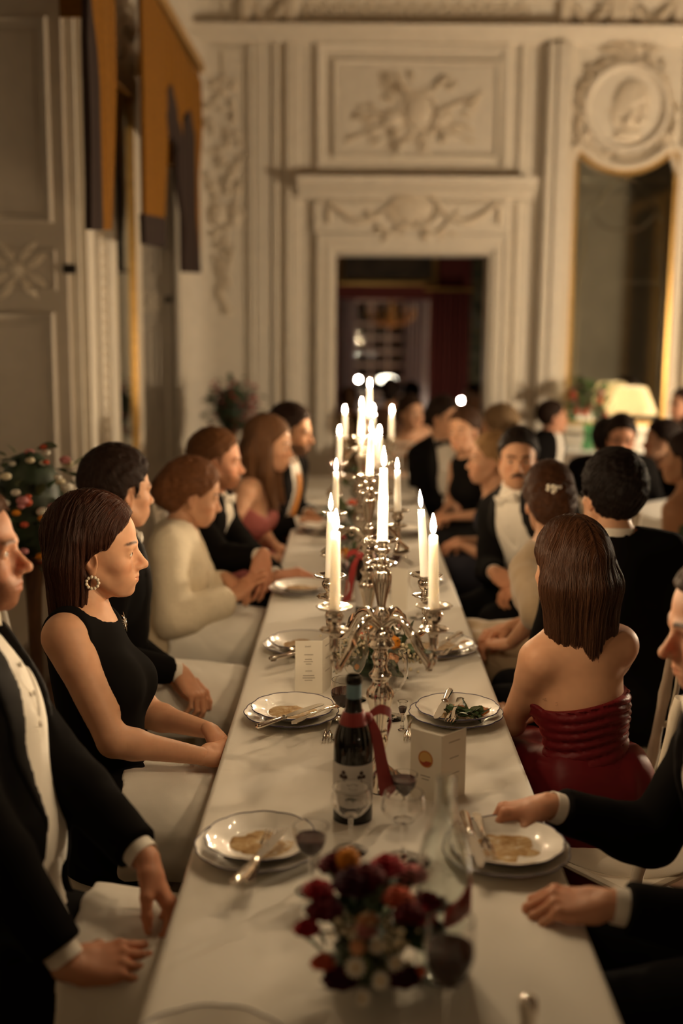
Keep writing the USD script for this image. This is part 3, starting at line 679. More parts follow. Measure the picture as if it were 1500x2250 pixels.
        if lap is not None and op is not False:
            def lf(p):
                L = s.loc(p); w = -opn(L); wid = np.interp(L[:, 2], [-.40, -.30, -.14, -.06, .0], [.012, .030, .058, .052, .030])
                return smax(smax(cut(p, body(p, .005, False)), w - wid, .004), np.maximum(.02 - L[:, 0], -.42 - L[:, 2]), .004)
            s.add('lapel', lf, lo, hi, lap, h=.0068 if s.q == 'hi' else None)
        return s
    def cuffs(s, mat, length=.030, r=None):
        for k in 'LR':
            if s.hands[k].get('hide'): continue
            w, ax = s.wrist_axis(k); r0 = (.0275 if not s.fem else .024) if r is None else r; a, b = w - ax * (length + .014), w - ax * .006
            prof = [(r0 + .0045, 0), (r0 + .0035, length + .006), (r0 + .0015, length + .006), (r0 + .001, 0), (r0 + .0045, 0)]
            m = lathe(prof, 28); z = ax; x = nrm(np.cross(z, (0.3, .2, 1))); y = np.cross(z, x); M = np.eye(4); M[:3, :3] = np.stack([x, y, z], 1); M[:3, 3] = a - s.base; m.apply_transform(M); part('cuff', m, mat, s.x, smooth=50)
        return s
    def trousers(s, mat, o=.014):
        f0 = s.legs(o); pv = ell(s.P0 - (0, 0, .01), (.135 * s.build, .178 * s.build, .13), np.stack([s.pf, s.pl, (0, 0, 1)]))
        f = lambda p: smax(smin(f0(p), pv(p), .04) - .005 * (fbm(p * 12, 2, 5) - .5) * 2, .06 - p[:, 2], .01)
        lo, hi = s.bounds([s.P0, s.P0 + s.legd * .62 + s.legl * .12, s.P0 + s.legd * .62 - s.legl * .12, s.P0 - (0, 0, .5)], .20); lo[2] = .0; hi[2] = s.P0[2] + .16
        s.add('trousers', f, lo, hi, mat, h=max(.013, s.h_body)); return s
    def dress(s, mat, top, o=.007, straps=None, sleeves=None, fold=.0, name='dress', bust=None, bot=-.62, seed=4, rib=None, tint=None):
        """top(L, p): positive where the cloth is cut away above the neckline."""
        T = s.torso(o, neck=False, bust=bust); A = None if sleeves is None else {k: s.arm(k, o + .006, o + sleeves[1], 0.0, sleeves[0]) for k in 'LR'}
        W = {k: s.wrist_axis(k) for k in 'LR'}; nk = cone(s.N - s.up * .04, s.hd((-.022, 0, -.05)), .050, .052)
        def f(p):
            L = s.loc(p); d = T(p)
            if A is not None:
                for k in 'LR': d = smin(d, A[k](p), .02)
            if rib is not None: d = d - rib(L)
            if fold: d = d - fold * (fbm(p * 16, 3, seed) - .5) * 2
            d = smax(d, top(L, p), .003); d = smax(d, -nk(p), .004); return smax(d, bot - L[:, 2], .01)
        lo, hi = s.tb(.15); lo[2] = max(lo[2], .36); s.add(name, f, lo, hi, mat, h=None if rib is None else .0056); return s
    def skirt(s, mat, o=.02, flare=.16, fold=.012, seed=6, name='skirt'):
        f0 = s.legs(o, shin=False); pr = []
        for g in (1, 0, -1):
            kn = s.P0 + s.legd * .45 + s.legl * g * .10; kn[2] = .51; pr.append(cone(kn, kn * (1, 1, 0) + s.legd * .04 + s.legl * g * .05 + np.array([0, 0, .05]), .075 + o, flare)); hp = s.P0 + s.pl * g * .070; pr.append(cone(hp, kn, .084 + o, .070 + o))
        pr.append(ell(s.P0 - (0, 0, .0), (.118 + o * .5, .156 + o * .5, .13), np.stack([s.pf, s.pl, (0, 0, 1)]))); pr.append(cone(s.P0 - (0, 0, .1), s.P0 * (1, 1, 0) + (0, 0, .06), .13, .17))
        f1 = union(pr, .06)
        def f(p): return smax(smin(f0(p), f1(p), .04) - fold * (fbm(p * np.array((13, 13, 5)), 3, seed) - .5) * 2, .02 - p[:, 2], .01)
        lo, hi = s.bounds([s.P0, s.P0 + s.legd * .66 + s.legl * .16, s.P0 + s.legd * .66 - s.legl * .16, s.P0 - (0, 0, .5)], .26); lo[2] = 0; hi[2] = s.P0[2] + .17
        s.add(name, f, lo, hi, mat, h=max(.012, s.h_body)); return s
    def lap_napkin(s, mat, label, f0=.06, f1=.46, w=.24, drop=.16, seed=8, tilt=0.0, o=.034, group=None):
        """A napkin lying over the thighs, hanging down a little at each side: a thing of its own."""
        b = []
        for g in (1, 0, -1):
            hp = s.P0 + s.pl * g * .085; kn = s.P0 + s.legd * .45 + s.legl * g * .098; kn[2] = .52; b.append(cone(hp, kn, .090 + o, .066 + o))
        u = union(b, .06); ctr = s.P0 * (1, 1, 0)
        def f(p):
            q = p - ctr; a, l = q @ s.legd, q @ s.legl + tilt * (q @ s.legd); d = u(p) - .007 * (fbm(p * 15, 3, seed) - .5) * 2; d = np.maximum(d, -(d + .05))
            e = .012 * (noise(p * 22, seed + 1) - .5)
            return smax(smax(d, np.maximum(f0 - a + e, a - f1 + e), .004), np.maximum(np.abs(l) - w, .58 - drop - p[:, 2] + e), .004)
        c = s.P0 + s.legd * .26; m = mesh_sdf(f, c - (.34, .34, .26), c + (.34, .34, .16), .0065)
        if m is None: return s
        x = thing('napkin', label, 'napkin', (c[0], c[1], .5), 0, group); m.apply_translation((-c[0], -c[1], -.5)); part('folded_cloth', m, mat, x, smooth=True); return s
    def trimmed(s, name, mesh, mat, smooth=40, label=None, parent=None):
        m = mesh.copy(); m.apply_translation(-s.base); return part(name, m, mat, parent or s.x, smooth=smooth, label=label)
# ---------------------------------------------------------------- the room: stuccoed walls, mouldings, reliefs
YW, XL, XR, YB, ZC = 10.0, -1.49, 5.2, -2.6, 5.1
PAINT = pm('wall_paint', (.66, .60, .50), rough=.62, bump=.12, scale=14, vary=.05)
PAINTD = pm('panel_paint', (.46, .40, .32), rough=.6, bump=.1, scale=12, vary=.05)
STUCCO = pm('stucco', (.64, .56, .44), rough=.6, bump=.15, scale=60, vary=.10)
GILT = pm('gilt', (.62, .38, .12), rough=.34, metal=.75, vary=.25, scale=40)
DARKWOOD = pm('dark_wood', (.10, .045, .022), rough=.35, vary=.4, scale=12, stretch=(1, 12, 1))
E1 = {'far': (np.array([0, YW, 0]), np.array([1, 0, 0]), np.array([0, 0, 1]), np.array([0, -1, 0])),
      'left': (np.array([XL, 0, 0]), np.array([0, 1, 0]), np.array([0, 0, 1]), np.array([1, 0, 0])),
      'right': (np.array([XR, 0, 0]), np.array([0, 1, 0]), np.array([0, 0, 1]), np.array([-1, 0, 0])),
      'back': (np.array([0, YB, 0]), np.array([1, 0, 0]), np.array([0, 0, 1]), np.array([0, 1, 0]))}
def wmap(m, wall, o=None):
    """Turns a mesh given as (along the wall, up, proud of it) into the room; wall may be its own (origin, along, up, proud)."""
    O, a, b, c = E1[wall] if isinstance(wall, str) else wall
    m = m.copy(); v = np.asarray(m.vertices); m.vertices = O + v[:, :1] * a + v[:, 1:2] * b + v[:, 2:3] * c
    if np.dot(np.cross(a, b), c) < 0: m.faces = np.asarray(m.faces)[:, ::-1]
    return m
def rframe(u0, u1, v0, v1, prof):
    """A mitred rectangular moulding: prof is a list of (inset, proud)."""
    v, f = [], []
    for i, p in prof: v += [(u0 + i, v0 + i, p), (u1 - i, v0 + i, p), (u1 - i, v1 - i, p), (u0 + i, v1 - i, p)]
    n = len(prof)
    for k in range(n - 1):
        for j in range(4):
            a, b = k * 4 + j, k * 4 + (j + 1) % 4; f += [(a, b, b + 4), (a, b + 4, a + 4)]
    return trimesh.Trimesh(v, f, process=False)
OGEE = [(0, 0), (0, .018), (.012, .03), (.024, .026), (.034, .012), (.044, .010), (.05, .0)]
def og(k=1.0, d=1.0): return [(a * k, b * d) for a, b in OGEE]
def bar(u0, u1, v0, v1, w0, w1, bev=.006): return box(u0, u1, v0, v1, w0, w1, bev)
def run(u0, u1, prof):
    """A straight moulding along the wall: prof is (up, proud) from bottom to top, closed at the ends."""
    n = len(prof); v = [(u0, z, p) for z, p in prof] + [(u1, z, p) for z, p in prof]; f = []
    for i in range(n - 1): f += [(i, n + i, n + i + 1), (i, n + i + 1, i + 1)]
    c = sg.Polygon([(p, z) for z, p in prof] + [(-.01, prof[-1][0]), (-.01, prof[0][0])])
    caps = []
    if c.is_valid:
        e = trimesh.creation.triangulate_polygon(c, engine='earcut'); 
        for u in (u0, u1): caps.append(trimesh.Trimesh(np.stack([np.full(len(e[0]), u), e[0][:, 1], e[0][:, 0]], 1), e[1] if u == u1 else e[1][:, ::-1], process=False))
    return cat(trimesh.Trimesh(v, f, process=False), *caps)
def leaf2(L, W, t=.012, curl=.25, n=6):
    """A relief leaf lying along +u: ribbed, pointed, proud by t."""
    s = np.linspace(0, 1, n); w = W * np.sin(np.pi * np.clip(s * .93 + .05, 0, 1)) ** .8 / 2
    u = s * L; z = t * np.sin(np.pi * np.clip(s + .12, 0, 1)) ; v, f = [], []
    for i in range(n): v += [(u[i], -w[i], -.004), (u[i], -w[i] * .5, z[i]), (u[i], 0, z[i] * .55), (u[i], w[i] * .5, z[i]), (u[i], w[i], -.004)]
    for i in range(n - 1):
        for j in range(4): a = i * 5 + j; f += [(a, a + 5, a + 6), (a, a + 6, a + 1)]
    m = trimesh.Trimesh(v, f, process=False); p = np.array(m.vertices); th = curl * (p[:, 0] / L) ** 2; p[:, 1] += th * L * .5; m.vertices = p; return m
def rot2(m, a, u=0, v=0, w=0):
    m = m.copy(); p = np.array(m.vertices); c, s = math.cos(a), math.sin(a); m.vertices = np.stack([u + c * p[:, 0] - s * p[:, 1], v + s * p[:, 0] + c * p[:, 1], w + p[:, 2]], 1); return m
def flower2(r, n=6, t=.02):
    ms = []
    for i in range(n): ms.append(rot2(moved(ball((0, 0, 0), (r * .55, r * .34, t * .6), 1), (r * .5, 0, 0)), 2 * math.pi * i / n))
    ms.append(ball((0, 0, t * .4), (r * .28, r * .28, t * .6), 1)); return cat(*ms)
def uz(x, y): p = at(x, y, Y=YW); return p[0], p[2]

# floor of oak boards
fl = structx('floor'); random.seed(4)
FLM = [pm('oak_%d' % i, c, rough=.38, vary=.35, scale=9, stretch=(1, 9, 1), coat=.15) for i, c in enumerate([(.20, .095, .045), (.16, .07, .035), (.24, .12, .06)])]
part('subfloor', box(XL - .9, XR, YB, YW + 10.5, -.06, -.004), DARKWOOD, fl)
for i in range(26):
    x0 = XL - .8 + i * .155 + (.0 if i < 99 else 0); y = YB + random.uniform(-.8, 0)
    while y < YW + .3:
        L = random.uniform(1.3, 2.2); y1 = min(y + L, YW + .3)
        if y1 > YB + .1: part('plank', box(x0 + .0015, x0 + .1535, max(y, YB) + .001, y1 - .001, -.02, random.uniform(-.0012, 0), .0012), FLM[random.randrange(3)], fl)
        y = y1
part('boards', cat(*[box(x, x + .152, YB, YW, -.02, 0) for x in np.arange(XL - .8 + 26 * .155, XR, .155)]), FLM[0], fl, kind='stuff')
part('boards', cat(*[box(x, x + .152, YW + .35, YW + 10.4, -.02, 0) for x in np.arange(-2.6, 3.6, .155)]), FLM[1], fl, kind='stuff')
CEILM = pm('absorbing_ceiling', (.07, .045, .03), rough=.7, vary=.3, scale=5)  # unseen ceiling, made dark so that it bounces little light
struct('ceiling', box(XL - .9, XR, YB, YW + .1, ZC, ZC + .1), CEILM)

# far wall with its doorway
dx0, dz1 = uz(735, 557)[0], uz(900, 557)[1]; dx1 = uz(1078, 557)[0]
wf = structx('wall_far')
part('masonry', box(XL - .9, dx0, YW, YW + .34, 0, ZC), PAINT, wf); part('masonry', box(dx1, XR, YW, YW + .34, 0, ZC), PAINT, wf); part('masonry', box(dx0, dx1, YW, YW + .34, dz1, ZC), PAINT, wf)
# rounded corner
r = .30; a = np.linspace(math.pi, math.pi / 2, 9); cx, cy = XL + r, YW - r
pts = [(cx + r * math.cos(t), cy + r * math.sin(t)) for t in a] + [(XL - .05, YW + .05)]
cc = extrude(sg.Polygon(pts), ZC); struct('wall_corner', cc, PAINT, smooth=60)
# left wall: two deep window bays and the pier between
YP0, YP1, YE = at(180, 800, X=XL)[1], at(310, 800, X=XL)[1], at(393, 800, X=XL)[1]; YN = 3.35
wl = structx('wall_left'); XO = XL - .62
for y0, y1 in ((YB, YN), (YP0, YP1), (YE, YW)): part('masonry', box(XO, XL, y0, y1, 0, ZC), PAINT, wl)
for y0, y1 in ((YN, YP0), (YP1, YE)):
    part('masonry', box(XO, XL, y0, y1, 3.95, ZC), PAINT, wl); part('window_seat', box(XO + .06, XL, y0, y1, 0, .30, .01), PAINTD, wl)
    part('masonry', box(XO - .06, XO - .02, y0, y1, 0, .9), PAINT, wl)
GLASS = mat('pane_glass', {'t': ('transparent_bsdf', {'color': (.9, .92, .92)}), 'g': ('glossy_bsdf', {'roughness': .03, 'color': (.9, .9, .9)}), 'f': ('fresnel', {'IOR': 1.5}), 'm': ('mix_closure', {})}, [('f.fac', 'm.fac'), ('t.BSDF', 'm.closure1'), ('g.BSDF', 'm.closure2')], 'm.closure')
for k, (y0, y1) in enumerate(((YN, YP0), (YP1, YE))):
    w = structx('window_%d' % (k + 1)); sash = []
    W4 = (np.array([XO, 0, 0]), np.array([0, 1, 0]), np.array([0, 0, 1]), np.array([1, 0, 0]))
    part('window_frame', wmap(rframe(y0, y1, .9, 3.95, [(0, -.04), (0, .03), (.06, .03), (.06, -.04)]), W4), PAINTD, w)
    n = max(2, int(round((y1 - y0) / .55)))
    for i in range(1, n): part('mullion', wmap(bar(y0 + (y1 - y0) * i / n - .02, y0 + (y1 - y0) * i / n + .02, .96, 3.9, -.02, .02), W4), PAINTD, w)
    for j in range(1, 6): part('glazing_bar', wmap(bar(y0 + .06, y1 - .06, .96 + j * .49 - .014, .96 + j * .49 + .014, -.016, .016), W4), PAINTD, w)
    part('pane', wmap(box(y0 + .05, y1 - .05, .95, 3.9, -.003, .003), W4), GLASS, w)
# folded shutters lining the far jamb of each bay (they face the camera)
def jamb(Yj, pix, big, name):
    """Panelled shutter leaf against the jamb at Y = Yj; pix gives the panels' edges (in the photograph's rows and columns)."""
    s = structx(name); O = (np.array([0, Yj - .001, 0]), np.array([1, 0, 0]), np.array([0, 0, 1]), np.array([0, -1, 0])); Q = lambda x, y: (lambda p: (p[0], p[2]))(at(x, y, Y=Yj))
    part('shutter_leaf', wmap(bar(XO + .04, XL - .05 if big else XL - .03, .30, 3.95, 0, .04), O), PAINTD, s)
    for i, (xa, ya, xb, yb, carved) in enumerate(pix):
        (u0, v1), (u1, v0) = Q(xa, ya), Q(xb, yb); u0 = max(u0, XO + .09)
        k = (1.0 if big else .8) * (.5 if carved else 1.0)
        part('panel_moulding', wmap(moved(rframe(u0, u1, v0, v1, og(k, k)), (0, 0, .04)), O), PAINTD, s)
        part('panel', wmap(bar(u0 + .07 * k, u1 - .07 * k, v0 + .07 * k, v1 - .07 * k, .035, .048 if not carved else .044, .012), O), PAINTD, s)
        if carved:
            c = ((u0 + u1) / 2, (v0 + v1) / 2); part('rosette', wmap(moved(flower2(.045 * k * 2, 8), (c[0], c[1], .05)), O), STUCCO, s)
            for q in range(8):
                t = 2 * math.pi * q / 8 + .39; part('carved_leaf', wmap(rot2(leaf2(min(.16, (u1 - u0) * .34), .05, .016, .5 * (-1) ** q), t, c[0] + .05 * math.cos(t), c[1] + .04 * math.sin(t), .044), O), STUCCO, s)
    return s, O, Q
s, O, Q = jamb(YP0, [(-60, 40, 122, 492, 0), (-70, 548, 130, 640, 1), (-60, 685, 138, 1105, 0), (-60, 1150, 140, 1300, 0)], True, 'trim_1')
u, v = Q(157, 592); part('hinge', wmap(bar(u - .035, u + .035, v - .024, v + .024, .03, .052), O), pm('iron', (.02, .015, .012), rough=.5, metal=.6), s)
s, O, Q = jamb(YE, [(300, 300, 352, 525, 0), (306, 545, 352, 600, 0), (306, 640, 357, 688, 1), (306, 715, 358, 1010, 0)], False, 'trim_2')
u, v = Q(372, 658); part('hinge', wmap(bar(u - .026, u + .026, v - .026, v + .026, .02, .05), O), MATS['iron'], s)
# the pier: fluted edge mouldings, a tall mirror in a carved frame
py = lambda x, z=1.9: at(x, 717, X=XL)[1]
tr = structx('trim_3')
for xa, xb, d in ((181, 190, .05), (192, 200, .035), (203, 211, .06), (214, 226, .03), (229, 238, .05), (386, 392, .05), (396, 400, .05)):
    part('reed', wmap(bar(py(xa), py(xb), 0, 4.2, 0, d, .012), 'left'), PAINT, tr)
for k in range(60):
    z = .4 + k * .062; part('bead', wmap(ball((py(207), z, .062), (.03, .024, .018), 1), 'left'), STUCCO, tr)
mr = thing('pier_mirror', 'tall narrow pier mirror with gilt inner edge between the two curtained windows', 'mirror', (0, 0, 0))
y0, y1 = py(236), py(299); zt = 3.22
MIRR = pm('old_mirror', (.55, .56, .50), rough=.05, metal=1.0, vary=.12, scale=3)
part('glass', wmap(bar(y0 + .14, y1 - .14, .9, zt, .004, .012, .002), 'left'), MIRR, mr)
part('frame', wmap(rframe(y0, y1, .78, zt + .14, [(0, 0), (0, .03), (.03, .05), (.08, .04), (.115, .045), (.14, .03), (.14, .005)]), 'left'), STUCCO, mr)
part('gilt_edge', wmap(rframe(y0 + .135, y1 - .135, .895, zt + .005, [(0, .01), (0, .033), (.012, .038), (.022, .012)]), 'left'), GILT, mr)
random.seed(7)
for k in range(22):
    u, v = random.uniform(y0, y1), zt + .12 + random.random() ** 1.2 * .85; part('crest_leaf', wmap(rot2(leaf2(random.uniform(.14, .26), .09, .05, random.uniform(-.8, .8)), random.uniform(.4, 2.7), u, v, .02), 'left'), STUCCO, mr)
# lengths of moulding on the far wall, each placed by what the photograph shows
def panel(name, x0, y0, x1, y1, k=1.0, d=1.0, back=None):
    (u0, v1), (u1, v0) = uz(x0, y0), uz(x1, y1); s = structx(name); part('moulding', wmap(rframe(u0, u1, v0, v1, og(k, d)), 'far'), PAINT, s)
    if back: part('field', wmap(bar(u0 + .05 * k, u1 - .05 * k, v0 + .05 * k, v1 - .05 * k, -.01, back, .004), 'far'), PAINT, s)
    return s
def pilaster(xa, xb, d, y0=95, name=None, parent=None, v0=0.0):
    return part('pilaster', wmap(bar(uz(xa, 700)[0], uz(xb, 700)[0], v0, uz(700, y0)[1], 0, d, .012), 'far'), PAINT, parent)
t4 = structx('trim_4')
for xa, xb, d in ((548, 560, .035), (562, 598, .02), (600, 612, .045), (628, 640, .05), (640, 656, .03), (1124, 1134, .03), (1168, 1178, .05), (1180, 1200, .10), (1200, 1226, .12), (1226, 1236, .07), (1478, 1490, .05), (1500, 1560, .10), (1600, 1612, .05)): pilaster(xa, xb, d, parent=t4)
panel('trim_5', 418, 100, 546, 1010, .7, .6)                       # tall panel of the hanging trophy
panel('trim_6', 694, 93, 1112, 382, 1.5, 1.5); t7 = panel('trim_7', 732, 130, 1094, 348, 1.0, 1.2, .012)
# entablature over the door
en = structx('trim_8'); (ua, va), (ub, vb) = uz(655, 392), uz(1172, 440)
part('cornice', wmap(run(ua, ub, [(vb - .02, .0), (vb, .05), (vb + .03, .07), (vb + .06, .10), (vb + .09, .17), (vb + .12, .20), (va - .03, .21), (va, .22), (va + .004, .0)]), 'far'), PAINT, en)
u0, u1 = uz(690, 440)[0], uz(1122, 440)[0]; v0, v1 = uz(700, 512)[1], vb; part('frieze', wmap(bar(u0, u1, v0, v1 + .01, 0, .05, .004), 'far'), PAINT, en)
for k in range(44):
    u = u0 + .05 + k * (u1 - u0 - .1) / 43; part('dentil', wmap(bar(u - .011, u + .011, v1 - .045, v1 - .012, .045, .07, .003), 'far'), PAINT, en)
# door surround: nested architrave down to the floor
t9 = structx('door_1'); (ua, va), ub = uz(698, 514), uz(1117, 514)[0]
def arch(i0, i1, d):
    o = [(ua + i0, 0), (ua + i0, va - i0), (ub - i0, va - i0), (ub - i0, 0)]; n = [(ua + i1, 0), (ua + i1, va - i1), (ub - i1, va - i1), (ub - i1, 0)]
    return extrude(sg.Polygon(o + n[::-1]), d)
for i0, i1, d in ((0, .035, .06), (.034, .075, .045), (.074, .115, .055), (.114, .148, .035)): part('architrave', wmap(arch(i0, i1, d), 'far'), PAINT, t9)
part('jamb_lining', box(dx0 - .001, dx0 + .012, YW - .03, YW + .36, 0, dz1), PAINT, t9); part('jamb_lining', box(dx1 - .012, dx1 + .001, YW - .03, YW + .36, 0, dz1), PAINT, t9); part('head_lining', box(dx0, dx1, YW - .03, YW + .36, dz1 - .012, dz1 + .001), PAINT, t9)
# main cornice with its band of rings
co = structx('trim_10'); vc = uz(700, 98)[1]; vt = uz(700, 62)[1]
part('ledge', wmap(run(XL + .02, XR, [(vc, .0), (vc + .03, .05), (vc + .07, .08), (vt - .03, .14), (vt, .16), (vt + .003, .0)]), 'far'), PAINT, co)
part('soffit', wmap(run(XL + .02, XR, [(uz(700, 2)[1], .0), (uz(700, -8)[1], .10), (uz(700, -40)[1], .2), (uz(700, -80)[1], .3), (ZC, .34)]), 'far'), PAINT, co)
part('ledge', wmap(run(YB, YW - .02, [(vc, .0), (vc + .03, .05), (vc + .07, .08), (vt - .03, .14), (vt, .16), (vt + .003, .0)]), 'left'), PAINT, co)
(ua, vb_), ub = uz(672, 28), uz(1165, 28)[0]; n = 15
for k in range(n):
    u = ua + (ub - ua) * (k + .5) / n; R_ = (ub - ua) / n * .52; tor = trimesh.creation.torus(R_ * .86, .017, 20, 6); part('ring', wmap(moved(tor, (u, vb_, .012)), 'far'), STUCCO, co); part('boss', wmap(ball((u, vb_, .01), (R_ * .36, R_ * .36, .03), 1), 'far'), STUCCO, co)
random.seed(11)
for (xa, xb, yc) in ((540, 640, 12), (1240, 1350, 14), (1370, 1490, 14)):                 # festoons between consoles
    (u0, v_), u1 = uz(xa, yc), uz(xb, yc)[0]; P = [(u0 + (u1 - u0) * t, v_ + .12 - .26 * math.sin(math.pi * t), .03) for t in np.linspace(0, 1, 13)]
    part('festoon', wmap(tube(P, .012 + .032 * np.sin(np.pi * np.linspace(0, 1, 13)), 8), 'far'), STUCCO, co)
    for i in range(14):
        p = P[random.randrange(2, 11)]; part('festoon_leaf', wmap(rot2(leaf2(.09, .045, .035, random.uniform(-.6, .6)), random.uniform(0, 6.28), p[0], p[1], .035), 'far'), STUCCO, co)
    for u in (u0, u1): part('console', wmap(bar(u - .05, u + .05, v_ - .2, v_ + .25, 0, .07, .02), 'far'), STUCCO, co)
# reliefs ---------------------------------------------------------------
rel = structx('trim_11'); random.seed(21)                             # trophy hanging on a ribbon left of the door
P = [uz(490 + 2 * math.sin(k), y) for k, y in enumerate(range(0, 180, 12))]; part('ribbon', wmap(tube([(u, v, .008) for u, v in P], .008, 6), 'far'), STUCCO, rel)
def sc(lst, wall='far', par=None):
    for kind, x, y, L, W, a, t in lst:
        u, v = uz(x, y); m = rot2(leaf2(L, W, t, random.uniform(-.7, .7)), a, u, v, .002) if kind == 'l' else moved(flower2(L, 6, t), (u, v, .004)) if kind == 'f' else moved(ball((0, 0, 0), (L, W, t), 2), (u, v, 0))
        part({'l': 'relief_leaf', 'f': 'relief_flower', 'b': 'relief_boss'}[kind], wmap(m, wall), STUCCO, par)
L = []
for x, y in ((470, 185), (512, 188), (490, 200), (490, 180)): L.append(('f', x, y, .055, 0, 0, .03))
for k in range(46):
    y = 205 + k * 10.5; wd = 30 * (.5 + .5 * math.sin((y - 200) / 90.0)) + 10; wd = wd if y < 540 else 16 * (1 - (y - 540) / 190)
    L.append(('l', 492 + random.uniform(-wd, wd), y, random.uniform(.07, .16), random.uniform(.035, .06), random.uniform(-2.6, -.5), random.uniform(.02, .045)))
for x, y, r_ in ((465, 232, .04), (500, 300, .05), (480, 330, .045), (510, 370, .05), (500, 412, .05), (465, 405, .05), (520, 420, .045), (530, 470, .045)): L.append(('f', x, y, r_, 0, 0, .03))
L += [('b', 478, 472, .085, .10, 0, .05), ('b', 516, 480, .05, .08, 0, .04)]
sc(L, 'far', rel)
for x0, y0_, x1, y1_ in ((455, 395, 480, 440), (535, 340, 500, 400), (470, 560, 500, 640), (515, 540, 480, 660)): (u0, v0), (u1, v1) = uz(x0, y0_), uz(x1, y1_); part('relief_rod', wmap(tube([(u0, v0, .015), (u1, v1, .02)], .012, 6), 'far'), STUCCO, rel)
rel = structx('trim_12'); random.seed(22); L = []                     # trophy in the panel over the door
for (x0, y0_, x1, y1_) in ((760, 312, 880, 262), (1060, 205, 960, 248), (1045, 312, 950, 270), (785, 235, 890, 258), (870, 160, 905, 235)):
    (u0, v0), (u1, v1) = uz(x0, y0_), uz(x1, y1_); part('relief_rod', wmap(tube([(u0, v0, .022), (u1, v1, .03)], [.012, .02], 6), 'far'), STUCCO, rel); L.append(('l', x0, y0_, .14, .06, math.atan2(v1 - v0, u1 - u0) + .2, .03))
(u, v) = uz(918, 245); part('relief_shield', wmap(moved(ball((0, 0, 0), (.12, .15, .045), 3), (u, v, .01)), 'far'), STUCCO, rel); part('relief_ring', wmap(moved(trimesh.creation.torus(.155, .016, 28, 6), (u, v, .015)), 'far'), STUCCO, rel)
for k in range(52):
    a_ = random.uniform(0, 6.28); d_ = random.uniform(45, 95); L.append(('l', 915 + d_ * math.cos(a_) * 1.15, 248 - d_ * .72 * math.sin(a_), random.uniform(.10, .2), random.uniform(.04, .08), a_ + random.uniform(-.5, .5), random.uniform(.03, .055)))
for x, y in ((860, 265), (975, 268), (985, 255), (890, 195), (935, 205), (945, 290), (900, 300), (925, 305)): L.append(('f', x, y, .06, 0, 0, .035))
L += [('b', 862, 262, .10, .09, 0, .06), ('b', 968, 262, .09, .07, 0, .05)]
sc(L, 'far', rel)
rel = structx('trim_13'); random.seed(23)                             # oval and swags on the frieze
E1['frieze'] = (np.array([0, YW - .05, 0]), *E1['far'][1:])
(u, v) = uz(908, 462); part('relief_oval', wmap(moved(ball((0, 0, 0), (.17, .11, .035), 3), (u, v, 0)), 'frieze'), STUCCO, rel)
for k in range(30):
    a_ = 2 * math.pi * k / 30; part('wreath_leaf', wmap(rot2(leaf2(.09, .05, .035, .4), a_ + 1.9, u + .215 * math.cos(a_), v + .15 * math.sin(a_), .0), 'frieze'), STUCCO, rel)
for g in (1, -1):
    P = [(u + g * (.2 + .52 * t), v + .02 - .12 * math.sin(math.pi * t * 1.1), .02) for t in np.linspace(0, 1, 12)]; part('swag', wmap(tube(P, .012 + .02 * np.sin(np.pi * np.linspace(0, 1, 12)), 8), 'frieze'), STUCCO, rel)
    P = [(u + g * (.05 + .34 * t), v - .10 - .10 * math.sin(math.pi * t * 1.3), .02) for t in np.linspace(0, 1, 12)]; part('ribbon_tail', wmap(tube(P, .02, 8, flat=.5), 'frieze'), STUCCO, rel)
    part('tassel', wmap(bar(u + g * .72 - .016, u + g * .72 + .016, v - .12, v + .03, 0, .03, .01), 'frieze'), STUCCO, rel)
    for k in range(8): part('relief_leaf', wmap(rot2(leaf2(.11, .05, .035, .4 * g), -1.57 + g * random.uniform(.2, 1.2), u + g * random.uniform(.05, .32), v - random.uniform(.12, .2), .0), 'frieze'), STUCCO, rel)
# portrait medallion over the right-hand mirror
rel = structx('trim_14'); random.seed(24); (u, v) = uz(1374, 238); R0 = .375
part('medallion_field', wmap(moved(lathe([(0, .012), (R0 * .8, .012), (R0 * .83, .04), (R0 * .9, .06), (R0 * .97, .045), (R0, .0)], 56), (u, v, 0)), 'far'), PAINT, rel)
hm = head_mesh('relief', dict(fem=1, nose=1.15), .005).copy(); p = np.asarray(hm.vertices).copy(); p = p[:, [0, 2, 1]] * (-1.45, 1.45, -.42); hm.vertices = p; hm.faces = np.asarray(hm.faces)
hm = moved(hm, (u + .02, v + .02, .012)); part('profile_head', wmap(hm, 'far'), STUCCO, rel)
part('profile_hair', wmap(moved(ball((0, 0, 0), (.15, .165, .055), 3), (u + .05, v + .07, .015)), 'far'), STUCCO, rel)
for k in range(7): part('profile_curl', wmap(moved(ball((0, 0, 0), (.05, .05, .03), 2), (u + .08 + .06 * math.cos(k), v - .02 + .10 * math.sin(k * 1.7), .045)), 'far'), STUCCO, rel)
part('profile_shoulder', wmap(moved(ball((0, 0, 0), (.13, .06, .035), 2), (u + .02, v - .22, .012)), 'far'), STUCCO, rel)
for k in range(56):
    a_ = 2 * math.pi * k / 56; rr = R0 * 1.08 + random.uniform(-.02, .035); part('wreath_leaf', wmap(rot2(leaf2(.12, .055, .05, .5), a_ + 1.57 + random.uniform(-.6, .6), u + rr * math.cos(a_), v + rr * math.sin(a_), .01), 'far'), STUCCO, rel)
for k in range(26):
    part('crest_leaf', wmap(rot2(leaf2(random.uniform(.12, .2), .08, .06, random.uniform(-.8, .8)), random.uniform(.2, 2.9), u + random.uniform(-.17, .17), v + R0 + random.uniform(.03, .16), .01), 'far'), STUCCO, rel)
